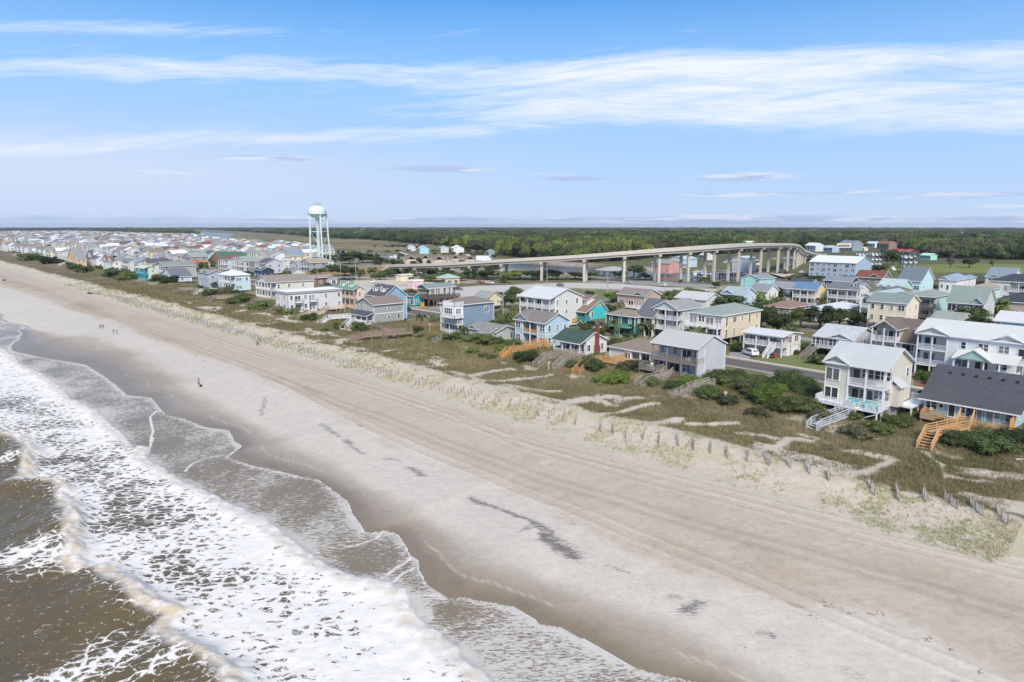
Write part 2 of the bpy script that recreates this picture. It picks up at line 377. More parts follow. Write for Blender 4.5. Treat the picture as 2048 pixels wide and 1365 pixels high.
gm, nt, b = new_mat('sand_and_soil')
p = pos(nt); n1 = noise(nt, p, 2.2, 6, 0.7); n2 = noise(nt, p, 0.35, 4, 0.6)
mp = nt.nodes.new('ShaderNodeMapping'); mp.inputs['Scale'].default_value = (1.6, 0.28, 1.0); nt.links.new(p, mp.inputs[0]); n3 = noise(nt, mp.outputs[0], 2.4, 6, 0.72)
sp = nt.nodes.new('ShaderNodeSeparateXYZ'); nt.links.new(p, sp.inputs[0]); sx_, sy_ = E(nt, sp.outputs[0]), E(nt, sp.outputs[1])
su, sw_ = sx_ * .73 - sy_ * .68, sx_ * .68 + sy_ * .73
hair = noise(nt, vec(nt, su * 1.1, sw_ * 5.5, 0.0), 1.0, 6, 0.7, 1.2); dkf = attr(nt, 'dark')
dks = (dkf * 0.95 + (hair - 0.5) * 2.6).smooth(0.42, 0.95) * dkf.smooth(0.02, 0.2) * 0.88
swl = noise(nt, vec(nt, su * .25, sw_ * 1.1, 4.0), 1.0, 7, 0.66, 1.5)
vf = nt.nodes.new('ShaderNodeTexVoronoi'); vf.inputs['Scale'].default_value = 1.7; nt.links.new(p, vf.inputs['Vector']); fd = (1.0 - E(nt, vf.outputs['Distance']).smooth(0.05, 0.32)) * attr(nt, 'rough').smooth(.6, .9) * n2.smooth(.42, .6) * 0.13
base = scalec(nt, attr(nt, 'tone', True), n1 * 0.46 + n2 * 0.16 + n3 * 0.20 + swl * 0.28 + 0.46 - fd)
nt.links.new(mixc(nt, dks, base, (0.125, 0.112, 0.108)), b.inputs['Base Color'])
nt.links.new(attr(nt, 'rough').s, b.inputs['Roughness']); b.inputs['Specular IOR Level'].default_value = 0.16
bump(nt, b, n1 * attr(nt, 'rough'), 0.55, 0.12)

def grid_mesh(name, i0, i1):
    X = XX[i0:i1 + 1]; Y = YY[i0:i1 + 1]; Z = ZZ[i0:i1 + 1]; n, m = X.shape
    V = np.stack([X, Y, Z], -1).reshape(-1, 3); idx = np.arange(n * m).reshape(n, m)
    F = np.stack([idx[:-1, :-1], idx[1:, :-1], idx[1:, 1:], idx[:-1, 1:]], -1).reshape(-1, 4)
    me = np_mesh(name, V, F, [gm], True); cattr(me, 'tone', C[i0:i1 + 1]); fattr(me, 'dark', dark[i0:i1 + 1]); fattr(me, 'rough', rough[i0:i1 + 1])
    return setp(link(bpy.data.objects.new(name, me)), kind='structure')
ia = int(np.searchsorted(GX, 78)); ib = int(np.searchsorted(GX, 120)); ic = int(np.searchsorted(GX, 420))
grid_mesh('beach', 0, ia); grid_mesh('dunes', ia, ib); grid_mesh('island_ground', ib, ic); grid_mesh('mainland_ground', ic, len(GX) - 1)

_hx, _hy = GX, GY
def ground_z(x, y):
    i = min(max(np.searchsorted(_hx, x) - 1, 0), len(_hx) - 2); j = min(max(np.searchsorted(_hy, y) - 1, 0), len(_hy) - 2)
    fx = (x - _hx[i]) / (_hx[i + 1] - _hx[i]); fy = (y - _hy[j]) / (_hy[j + 1] - _hy[j]); fx = min(max(fx, 0), 1); fy = min(max(fy, 0), 1)
    return float(ZZ[i, j] * (1 - fx) * (1 - fy) + ZZ[i + 1, j] * fx * (1 - fy) + ZZ[i, j + 1] * (1 - fx) * fy + ZZ[i + 1, j + 1] * fx * fy)
def ground_zv(x, y):
    i = np.clip(np.searchsorted(_hx, x) - 1, 0, len(_hx) - 2); j = np.clip(np.searchsorted(_hy, y) - 1, 0, len(_hy) - 2)
    fx = np.clip((x - _hx[i]) / (_hx[i + 1] - _hx[i]), 0, 1); fy = np.clip((y - _hy[j]) / (_hy[j + 1] - _hy[j]), 0, 1)
    return ZZ[i, j] * (1 - fx) * (1 - fy) + ZZ[i + 1, j] * fx * (1 - fy) + ZZ[i, j + 1] * (1 - fx) * fy + ZZ[i + 1, j + 1] * fx * fy
def veg_at(x, y):
    i = np.clip(np.searchsorted(_hx, x), 0, len(_hx) - 1); j = np.clip(np.searchsorted(_hy, y), 0, len(_hy) - 1); return veg[i, j]
def bare_at(x, y):
    i = np.clip(np.searchsorted(_hx, x), 0, len(_hx) - 1); j = np.clip(np.searchsorted(_hy, y), 0, len(_hy) - 1); return bare[i, j]

# ------------------------------------------------------------------ ocean
OX = axis([(-3000, -70, 400, 6), (-70, -12, 2.0, 0.45), (-12, 46, 0.26, 0.23)])
OY = axis([(-300, 14, 60, 1.0), (14, 120, 0.33, 0.4), (120, 260, 0.45, 1.0), (260, 1000, 1.5, 8), (1000, 15000, 20, 900)])
WX, WY = np.meshgrid(OX, OY, indexing='ij')
ex = edge_x(WY); fx_ = front_x(WY) + 1.6 * (fbm(WX * .6, WY, 1.8, 4, 201, .65) - .5); cx_ = crest_x(WY) + 1.6 * (fbm(WX, WY, 2.2, 3, 203) - .5)
dE = ex - WX; sea = WX - cx_           # >0 landward of the breaker
inw = (WX > cx_) & (WX < fx_)
ff = fx_ - WX
wide = np.maximum(fx_ - cx_, 2)
t = np.clip((WX - cx_) / wide, 0, 1)
big = fbm(WX, WY, 9, 4, 211); mid = fbm(WX, WY, 3, 3, 213)
foam = np.zeros(WX.shape)
foam = np.where(inw, 0.25 + 0.17 * np.exp(-(ff / 4.5) ** 2) + 0.22 * np.exp(-(ff / 1.3) ** 2) + 0.24 * np.exp(-(sea / 2.2) ** 2) + (big - .5) * 0.70 + (mid - .5) * .42 + (fbm(WX, WY, 1.1, 3, 217) - .5) * .30, foam)
foam += np.where(inw, 0.10 * sstep(WY, 66, 48) + 0.16 * sstep(WY, 95, 135), 0)
foam = np.where(inw, np.maximum(foam, 0.1), foam)
# thin swash sheet, streaked by run-off
sw = (WX >= fx_) & (WX < ex)
foam = np.where(sw, 0.39 + (big - .5) * 0.55 + (mid - .5) * .3 + 0.06 * sstep(WY, 60, 40) + 0.22 * np.exp(-((WX - fx_) / 1.2) ** 2), foam)
foam = np.where(sw & (WY > 125), foam + 0.10, foam)
linew = 0.24 + 0.16 * sstep(WY, 50, 30) + .003 * WY
foam = foam + 0.25 * np.exp(-(dE / .8) ** 2) * (dE > 0)
# second swash fronts left behind by earlier waves
lined = np.full(WX.shape, 9.0)
for pts in ([(447,912),(415,914),(385,925),(370,940)], [(300,880),(306,860),(300,835),(314,822)], [(295,905),(298,893),(306,872)], [(760,1158),(790,1138),(818,1122),(826,1112)], [(784,1165),(805,1148),(828,1138)], [(770,1062),(752,1078),(720,1088),(690,1092)], [(812,1192),(860,1192),(900,1196)]):
    q = polydist(WX, WY, [gp(px, py, 0.1) for px, py in pts]); lined = np.minimum(lined, q)
# seaward of the breaker: brown swell with trailing streaks
off = WX <= cx_
tr = 0.16 * np.exp(-((cx_ - WX) / 2.0) ** 2) + 0.55 * np.exp(-((WX - 1) / 6.0) ** 2) * np.exp(-((WY - 63) / 3.5) ** 2) * 0
foam = np.where(off, tr * (0.4 + big), foam)
for cxp, cyp, rx, ry, st in ((60, 1110, 4.0, 3.0, .62), (110, 1125, 3.0, 2.5, .62), (170, 1335, 2.6, 2.0, .58), (250, 1320, 3.6, 1.4, .55), (330, 1340, 2.5, 1.2, .55), (80, 1355, 2.5, 1.0, .55), (20, 925, 2.0, 2.0, .6), (200, 1290, 2.2, .8, .42)):
    gx_, gy_ = gp(cxp, cyp, 0); foam = np.where(off, np.maximum(foam, st * .62 * np.exp(-((WX - gx_) / rx) ** 2 - ((WY - gy_) / ry) ** 2)), foam)
foam = np.where(off & (WX > -150) & (WY > 150), np.maximum(foam, .45 * sstep(fbm(WX, WY / 3, 14, 3, 221), .55, .75)), foam)
# heights
br = np.exp(-(np.where(sea > 0, sea / 1.5, sea / 3.6)) ** 2)
br2 = np.exp(-(np.where(ff > 0, ff / 2.4, ff / 0.35)) ** 2)
Z = 0.0 + 1.15 * br * (0.45 + 0.9 * vn(WY / 7, WY * 0, 31)) + 0.42 * br2 * (WX < fx_ + 2)
rub = fbm(WX, WY, 0.7, 3, 231) - .5
Z += 0.46 * rub * (br + 0.55 * br2 + 0.28 * inw)
sw_s = np.sin((WX + 0.25 * WY + 3 * (fbm(WX, WY, 12, 3, 241) - .5)) * 2 * math.pi / 11.0)
Z += np.where(off, 0.20 * sw_s * sstep(cx_ - WX, 1, 8), 0) + np.where(WX < ex - 2, (fbm(WX, WY, 1.7, 3, 243) - .5) * 0.16, 0)
zs = height(WX, WY)
Z = np.where(WX > fx_ - 3, np.maximum(Z, zs + 0.035) if False else Z, Z)
lap = sstep(WX, fx_ - 2, fx_ + 1.5)
Z = Z * (1 - lap) + (zs + 0.045 + 0.05 * np.exp(-((dE - .25) / .3) ** 2) + 0.05 * (fbm(WX, WY, 1.0, 2, 251) - .5) * sstep(dE, .3, 2)) * lap
Z = np.maximum(Z, zs + 0.03)
Z = np.where(WX > ex, zs - 0.06 - 0.2 * (WX - ex), Z)
n, m = WX.shape; idx = np.arange(n * m).reshape(n, m)
F = np.stack([idx[:-1, :-1], idx[1:, :-1], idx[1:, 1:], idx[:-1, 1:]], -1).reshape(-1, 4)
keep = (WX - ex)[:-1, :-1].reshape(-1) < 1.2
om, nt, b = new_mat('surf_water')
p = pos(nt)
fa = attr(nt, 'foam'); sh = attr(nt, 'shallow'); thk = attr(nt, 'churn')
sp = nt.nodes.new('ShaderNodeSeparateXYZ'); nt.links.new(p, sp.inputs[0]); sx_, sy_ = E(nt, sp.outputs[0]), E(nt, sp.outputs[1])
su, sw_ = sx_ * .73 - sy_ * .68, sx_ * .68 + sy_ * .73; pv = vec(nt, su * .62, sw_, 0.0)
wn = nnode(nt, 'ShaderNodeTexNoise'); wn.inputs['Scale'].default_value = 0.9; wn.inputs['Detail'].default_value = 3; nt.links.new(pv, wn.inputs['Vector'])
add = nt.nodes.new('ShaderNodeVectorMath'); add.operation = 'MULTIPLY_ADD'; nt.links.new(wn.outputs['Color'], add.inputs[0]); add.inputs[1].default_value = (1.1, 1.1, 1.1); nt.links.new(pv, add.inputs[2])
def vor(scale, src):
    v = nt.nodes.new('ShaderNodeTexVoronoi'); v.feature = 'DISTANCE_TO_EDGE'; v.inputs['Scale'].default_value = scale; nt.links.new(src, v.inputs['Vector']); return E(nt, v.outputs['Distance'])
v1 = vor(1.15, add.outputs[0]); v2 = vor(3.1, add.outputs[0]); nn = noise(nt, add.outputs[0], 2.4, 6, 0.68); nf = noise(nt, pv, 9.0, 4, 0.7)
lace = (v1 * 1.5).mn(v2 * 3.2 + 0.10) + (nn - 0.5) * 0.75 + (nf - 0.5) * 0.5      # low = strands
stk = noise(nt, vec(nt, su * .9, sw_ * 3.4, 0.0), 1.5, 6, 0.66, 1.0) + (nf - .5) * 0.12
lace2 = (stk - 0.5) * 1.7 + 0.45
pat = mixc(nt, sh, (0, 0, 0), (1, 1, 1))
pf = lace * (1.0 - sh) + lace2 * sh
fo = (fa * 1.02 - 0.06 - pf)
fo = fo.smooth(-0.05, 0.10) * (1.0 - sh * 0.42)
de = attr(nt, 'edged'); jit = noise(nt, p, 1.3, 4, .7); lw_ = jit * .30 + .03
fo = fo.mx((1.0 - ((de - .02) / lw_).absv()).smooth(-.3, .6) * .95)
fo = fo.mx((1.0 - attr(nt, 'lined') / (jit * .40 + .05)).smooth(-.2, .7) * .8)
fo = fo.mn(1.0)
fo = fo.mx(thk)
brown = noise(nt, p, 0.35, 4, 0.6)
wc = mixc(nt, brown, (0.096, 0.074, 0.036), (0.150, 0.117, 0.062))
wc = mixc(nt, sh * 0.85, wc, (0.235, 0.193, 0.132))
fc = mixc(nt, (noise(nt, p, 0.8, 4, 0.6)).smooth(0.30, 0.62) * (thk * .85 + .16), (0.77, 0.745, 0.69), (0.57, 0.475, 0.345))
nt.links.new(mixc(nt, fo, wc, fc), b.inputs['Base Color'])
b.inputs['Specular IOR Level'].default_value = 0.22; nt.links.new((fo * 0.6 + 0.18).s, b.inputs['Roughness']); b.inputs['IOR'].default_value = 1.33
rip = noise(nt, pv, 1.7, 5, 0.6); bump(nt, b, rip * 0.6 + nf * 0.12 + fo * 0.35, 0.55, 0.22)
ome = np_mesh('ocean', np.stack([WX, WY, Z], -1).reshape(-1, 3), F[keep], [om], True)
fattr(ome, 'foam', foam); fattr(ome, 'edged', np.clip(dE, -3, 3)); fattr(ome, 'lined', np.clip(lined, 0, 3)); fattr(ome, 'shallow', sstep(WX - fx_, -0.12, 0.2) * (WX < ex)); fattr(ome, 'churn', np.clip((br * 1.15 - 0.28) * 1.4, 0, 1) * sstep(WX - cx_, -1.1, .1) * (0.5 + .9 * mid) + 0.6 * np.exp(-((ff - .8) / .9) ** 2) * inw)
setp(link(bpy.data.objects.new('ocean', ome)), kind='structure')

# canal water
cm, nt, b = new_mat('canal_water')
b.inputs['Base Color'].default_value = (0.075, 0.08, 0.075, 1); b.inputs['Roughness'].default_value = 0.22; b.inputs['IOR'].default_value = 1.33
p = pos(nt); bump(nt, b, noise(nt, p, 0.9, 4, .6), 0.5, 0.15)
cme = bpy.data.meshes.new('canal_water')
bm = bmesh.new(); vs = [bm.verts.new((x, y, 0.12)) for x, y in CANAL]; bm.faces.new(vs); bmesh.ops.triangulate(bm, faces=bm.faces[:]); bm.normal_update()
for f in bm.faces:
    if f.normal.z < 0: f.normal_flip()
bm.to_mesh(cme); bm.free(); cme.materials.append(cm)
setp(link(bpy.data.objects.new('canal_water', cme)), kind='structure')
# ------------------------------------------------------------------ materials by colour
def srgb(h):
    h = h.lstrip('#'); v = [int(h[i:i + 2], 16) / 255 for i in (0, 2, 4)]
    return tuple(((c / 12.92) if c <= 0.04045 else ((c + 0.055) / 1.055) ** 2.4) for c in v)
_mc = {}
def paint(c, kind='siding'):
    """colour (sRGB hex, taken as surface colour) -> procedural material"""
    k = (c, kind)
    if k in _mc: return _mc[k]
    m, nt, b = new_mat(kind + '_' + c.lstrip('#')); rgb = srgb(c); p = pos(nt)
    n1 = noise(nt, p, 0.45, 5, 0.65); n2 = noise(nt, p, 5.0, 3, 0.6)
    sp = nt.nodes.new('ShaderNodeSeparateXYZ'); nt.links.new(p, sp.inputs[0]); zc = E(nt, sp.outputs[2])
    if kind == 'siding':
        lap = (zc * 5.5)._m('FRACT')
        f = n1 * 0.30 + n2 * 0.08 + 0.82 - lap.smooth(0.86, 1.0) * 0.13
        nt.links.new(scalec(nt, rgb, f), b.inputs['Base Color']); b.inputs['Roughness'].default_value = 0.6; bump(nt, b, lap, 0.25, 0.02)
    elif kind == 'shingle':
        br = nt.nodes.new('ShaderNodeTexVoronoi'); br.inputs['Scale'].default_value = 2.6
        mp = nt.nodes.new('ShaderNodeMapping'); mp.inputs['Scale'].default_value = (1, 1, 2.2); nt.links.new(p, mp.inputs[0]); nt.links.new(mp.outputs[0], br.inputs['Vector'])
        row = (zc * 3.4)._m('FRACT').smooth(0.8, 1.0)
        sx = nt.nodes.new('ShaderNodeSeparateColor'); nt.links.new(br.outputs['Color'], sx.inputs[0]); cell = E(nt, sx.outputs[0])
        f = n1 * 0.30 + n2 * 0.22 + cell * 0.22 + 0.66 - row * 0.12
        nt.links.new(scalec(nt, rgb, f), b.inputs['Base Color']); b.inputs['Roughness'].default_value = 0.95; bump(nt, b, n2 + cell * .5, 0.5, 0.03)
    elif kind == 'metal':
        rgb = (rgb[0], rgb[1] * .975, rgb[2] * .92)
        sy = E(nt, sp.outputs[1]); sxx = E(nt, sp.outputs[0])
        seam = ((sy * 2.2)._m('FRACT').smooth(0.90, 1.0))
        f = n1 * 0.20 + 0.86 - seam * 0.12 - (noise(nt, p, 1.6, 4, .7).smooth(.55, .8)) * 0.10
        nt.links.new(scalec(nt, rgb, f), b.inputs['Base Color']); b.inputs['Roughness'].default_value = 0.6; b.inputs['Specular IOR Level'].default_value = .3; b.inputs['Metallic'].default_value = 0.0
        bump(nt, b, seam, 0.4, 0.03)
    elif kind == 'wood':
        mp = nt.nodes.new('ShaderNodeMapping'); mp.inputs['Scale'].default_value = (6, 6, 1.2); nt.links.new(p, mp.inputs[0])
        w = noise(nt, mp.outputs[0], 1.0, 5, 0.7); f = w * 0.55 + n1 * 0.3 + 0.58
        nt.links.new(scalec(nt, rgb, f), b.inputs['Base Color']); b.inputs['Roughness'].default_value = 0.85; bump(nt, b, w, 0.3, 0.02)
    elif kind == 'concrete':
        f = n1 * 0.4 + n2 * 0.15 + 0.72; mp = nt.nodes.new('ShaderNodeMapping'); mp.inputs['Scale'].default_value = (2, 2, .25); nt.links.new(p, mp.inputs[0])
        f = f - noise(nt, mp.outputs[0], .8, 4, .7).smooth(.52, .75) * 0.16
        nt.links.new(scalec(nt, rgb, f), b.inputs['Base Color']); b.inputs['Roughness'].default_value = 0.9; bump(nt, b, n2, 0.3, 0.03)
    elif kind == 'brick':
        bk = nt.nodes.new('ShaderNodeTexBrick'); bk.inputs['Scale'].default_value = 4.0
        v = vec(nt, E(nt, sp.outputs[0]) + E(nt, sp.outputs[1]), zc, 0.0); nt.links.new(v, bk.inputs['Vector'])
        bk.inputs['Color1'].default_value = (*[c * 1.15 for c in rgb], 1); bk.inputs['Color2'].default_value = (*[c * .75 for c in rgb], 1); bk.inputs['Mortar'].default_value = (.3, .27, .24, 1); bk.inputs['Mortar Size'].default_value = 0.012
        nt.links.new(bk.outputs['Color'], b.inputs['Base Color']); b.inputs['Roughness'].default_value = 0.9
    elif kind == 'gloss':
        nt.links.new(scalec(nt, rgb, n1 * .1 + .95), b.inputs['Base Color']); b.inputs['Roughness'].default_value = 0.25; b.inputs['Coat Weight'].default_value = .5
    elif kind == 'asphalt':
        f = n1 * 0.45 + n2 * 0.25 + 0.66; nt.links.new(scalec(nt, rgb, f), b.inputs['Base Color']); b.inputs['Roughness'].default_value = 0.92; bump(nt, b, n2, 0.3, .02)
    _mc[k] = m; return m
def glassmat(v):
    m, nt, b = new_mat('window_glass'); oi = nt.nodes.new('ShaderNodeObjectInfo'); r = E(nt, oi.outputs['Random'])
    p = pos(nt); sp = nt.nodes.new('ShaderNodeSeparateXYZ'); nt.links.new(p, sp.inputs[0])
    nt.links.new(mixc(nt, r.smooth(.3, 1.0) * 0.9, v, (0.30, 0.31, 0.30)), b.inputs['Base Color'])
    b.inputs['Roughness'].default_value = 0.08; b.inputs['IOR'].default_value = 1.5; return m
GLASS = glassmat((0.045, 0.052, 0.056))
WHITE = paint('#e6e6e4', 'siding'); TRIM = paint('#eaeae8', 'gloss'); GREYWOOD = paint('#8f8880', 'wood'); NEWWOOD = paint('#c8965c', 'wood'); DKWOOD = paint('#6f665c', 'wood')
PALEWOOD = paint('#c9bda8', 'wood'); BLACK = paint('#26282b', 'gloss')

# ------------------------------------------------------------------ mesh builder
class MB:
    def __init__(s): s.v, s.f, s.mi = [], [], []
    def quad(s, a, b, c, d, mi=0):
        n = len(s.v); s.v += [a, b, c, d]; s.f.append((n, n + 1, n + 2, n + 3)); s.mi.append(mi)
    def tri(s, a, b, c, mi=0):
        n = len(s.v); s.v += [a, b, c]; s.f.append((n, n + 1, n + 2)); s.mi.append(mi)
    def box(s, x0, x1, y0, y1, z0, z1, mi=0):
        if x0 > x1: x0, x1 = x1, x0
        if y0 > y1: y0, y1 = y1, y0
        n = len(s.v)
        s.v += [(x0, y0, z0), (x1, y0, z0), (x1, y1, z0), (x0, y1, z0), (x0, y0, z1), (x1, y0, z1), (x1, y1, z1), (x0, y1, z1)]
        for q in ((0, 3, 2, 1), (4, 5, 6, 7), (0, 1, 5, 4), (1, 2, 6, 5), (2, 3, 7, 6), (3, 0, 4, 7)):
            s.f.append(tuple(n + i for i in q)); s.mi.append(mi)
        return s
    def bar(s, a, b, w, h=None, mi=0):
        """a square bar from a to b"""
        h = h or w; a = Vector(a); b = Vector(b); d = (b - a).normalized()
        up = Vector((0, 0, 1)) if abs(d.z) < 0.95 else Vector((1, 0, 0))
        sx = d.cross(up).normalized() * (w / 2); sy = sx.cross(d).normalized() * (h / 2); n = len(s.v)
        for p in (a, b):
            for q in ((-1, -1), (1, -1), (1, 1), (-1, 1)): s.v.append(tuple(p + sx * q[0] + sy * q[1]))
        for q in ((0, 1, 5, 4), (1, 2, 6, 5), (2, 3, 7, 6), (3, 0, 4, 7), (0, 3, 2, 1), (4, 5, 6, 7)):
            s.f.append(tuple(n + i for i in q)); s.mi.append(mi)
        return s
    def slab(s, pts, th, mt=0, me=1):
        """a roof plane: upper polygon, its thickness and its underside"""
        n = len(s.v); k = len(pts); s.v += [tuple(p) for p in pts] + [(p[0], p[1], p[2] - th) for p in pts]
        s.f.append(tuple(range(n, n + k))); s.mi.append(mt); s.f.append(tuple(range(n + 2 * k - 1, n + k - 1, -1))); s.mi.append(me)
        for i in range(k):
            j = (i + 1) % k; s.f.append((n + i, n + k + i, n + k + j, n + j)); s.mi.append(me)
    def mesh(s, name, mats, smooth=False):
        me = bpy.data.meshes.new(name); me.from_pydata(s.v, [], s.f)
        for m in (mats if isinstance(mats, (list, tuple)) else [mats]): me.materials.append(m)
        me.polygons.foreach_set('material_index', s.mi)
        if smooth: me.polygons.foreach_set('use_smooth', [True] * len(s.f))
        me.update(); return me
    def obj(s, name, mats, parent=None, smooth=False, fixn=False):
        me = s.mesh(name, mats, smooth)
        if fixn:
            bm = bmesh.new(); bm.from_mesh(me); bmesh.ops.recalc_face_normals(bm, faces=bm.faces[:]); bm.to_mesh(me); bm.free()
        return link(bpy.data.objects.new(name, me), parent)
def inst(name, me, parent, loc, rz=0.0, sc=None):
    o = bpy.data.objects.new(name, me); link(o, parent); o.location = loc; o.rotation_euler = (0, 0, rz)
    if sc: o.scale = sc
    return o

# windows: unit meshes lie in the plane x=0 looking towards -x
def _win(w, h, mull, rail, fw=0.13, dep=0.09):
    m = MB()
    for y in (-w / 2, w / 2 - fw): m.box(-dep, 0.03, y, y + fw, -h / 2, h / 2)
    m.box(-dep, 0.03, -w / 2 + fw, w / 2 - fw, -h / 2, -h / 2 + fw); m.box(-dep, 0.03, -w / 2 + fw, w / 2 - fw, h / 2 - fw, h / 2)
    for q in mull: m.box(-dep + .02, 0.0, q - .07, q + .07, -h / 2 + fw, h / 2 - fw)
    if rail: m.box(-dep + .03, -0.005, -w / 2 + fw, w / 2 - fw, -.03, .03)
    f = m.mesh('window', TRIM); g = MB().box(-0.02, 0.01, -w / 2 + fw, w / 2 - fw, -h / 2 + fw, h / 2 - fw).mesh('pane', GLASS); return f, g, h
WIN = {'s': _win(1.05, 1.6, [], True), 'm': _win(0.95, 1.25, [], True), 'p': _win(1.9, 1.6, [0], True), 't': _win(2.7, 1.6, [-.42, .42], True), 'q': _win(0.75, 0.8, [], False),
       'd': _win(2.3, 2.1, [0], False, .12), 'e': _win(1.1, 2.1, [], False, .16), 'b': _win(3.6, 1.7, [-.9, 0, .9], True), 'l': _win(1.0, 2.3, [], True, .12)}
def window(parent, kind, face, x, y, z):
    f, g, h = WIN[kind]; rz = 0 if face == 'f' else R(90)
    nm = {'d': 'sliding_door', 'e': 'door'}.get(kind, 'window')
    o = inst(nm, f, parent, (x, y, z), rz); inst('pane', g, o, (0, 0, 0)); return o

def railing(parent, pts, z, mats=None, h=1.0, sp=0.16, post=1.9, name='railing', bw=0.05):
    m = MB()
    for a, b in zip(pts[:-1], pts[1:]):
        za = a[2] if len(a) > 2 else z; zb = b[2] if len(b) > 2 else z
        A = Vector((a[0], a[1], za)); B = Vector((b[0], b[1], zb)); L = (B - A).length
        if L < .2: continue
        m.bar(A + Vector((0, 0, h)), B + Vector((0, 0, h)), 0.12, 0.07); m.bar(A + Vector((0, 0, .14)), B + Vector((0, 0, .14)), 0.05, 0.07)
        k = max(1, int(L / sp))
        for i in range(k):
            q = A.lerp(B, (i + .5) / k); m.bar(q + Vector((0, 0, .14)), q + Vector((0, 0, h)), bw, bw)
        k = max(1, int(round(L / post)))
        for i in range(k + 1):
            q = A.lerp(B, i / k); m.bar(q, q + Vector((0, 0, h + .06)), 0.11, 0.11)
    return m.obj(name, mats or TRIM, parent)

def stairs(parent, A, B, w, mat, z0, z1, rail=True, tname='tread', railm=None, sp=.3):
    """straight flight, A (top) to B (foot), local coordinates"""
    A = Vector((A[0], A[1], z1)); B = Vector((B[0], B[1], z0)); d = B - A; n = max(2, int(abs(z1 - z0) / 0.2)); u = Vector((d.x, d.y, 0)).normalized(); s = Vector((-u.y, u.x, 0))
    m = MB()
    for i in range(n):
        q = A.lerp(B, (i + .5) / n); m.bar(q - s * w / 2, q + s * w / 2, 0.30, 0.06)
    for k in (-1, 1): m.bar(A + s * w / 2 * k - Vector((0, 0, .15)), B + s * w / 2 * k - Vector((0, 0, .05)), 0.08, 0.28)
    o = m.obj('staircase', mat, parent)
    if rail:
        for k in (-1, 1):
            p = A + s * w / 2 * k; q = B + s * w / 2 * k; railing(o, [tuple(p), tuple(q)], 0, railm or mat, .95, sp, 1.8, 'stair_rail')
    return o

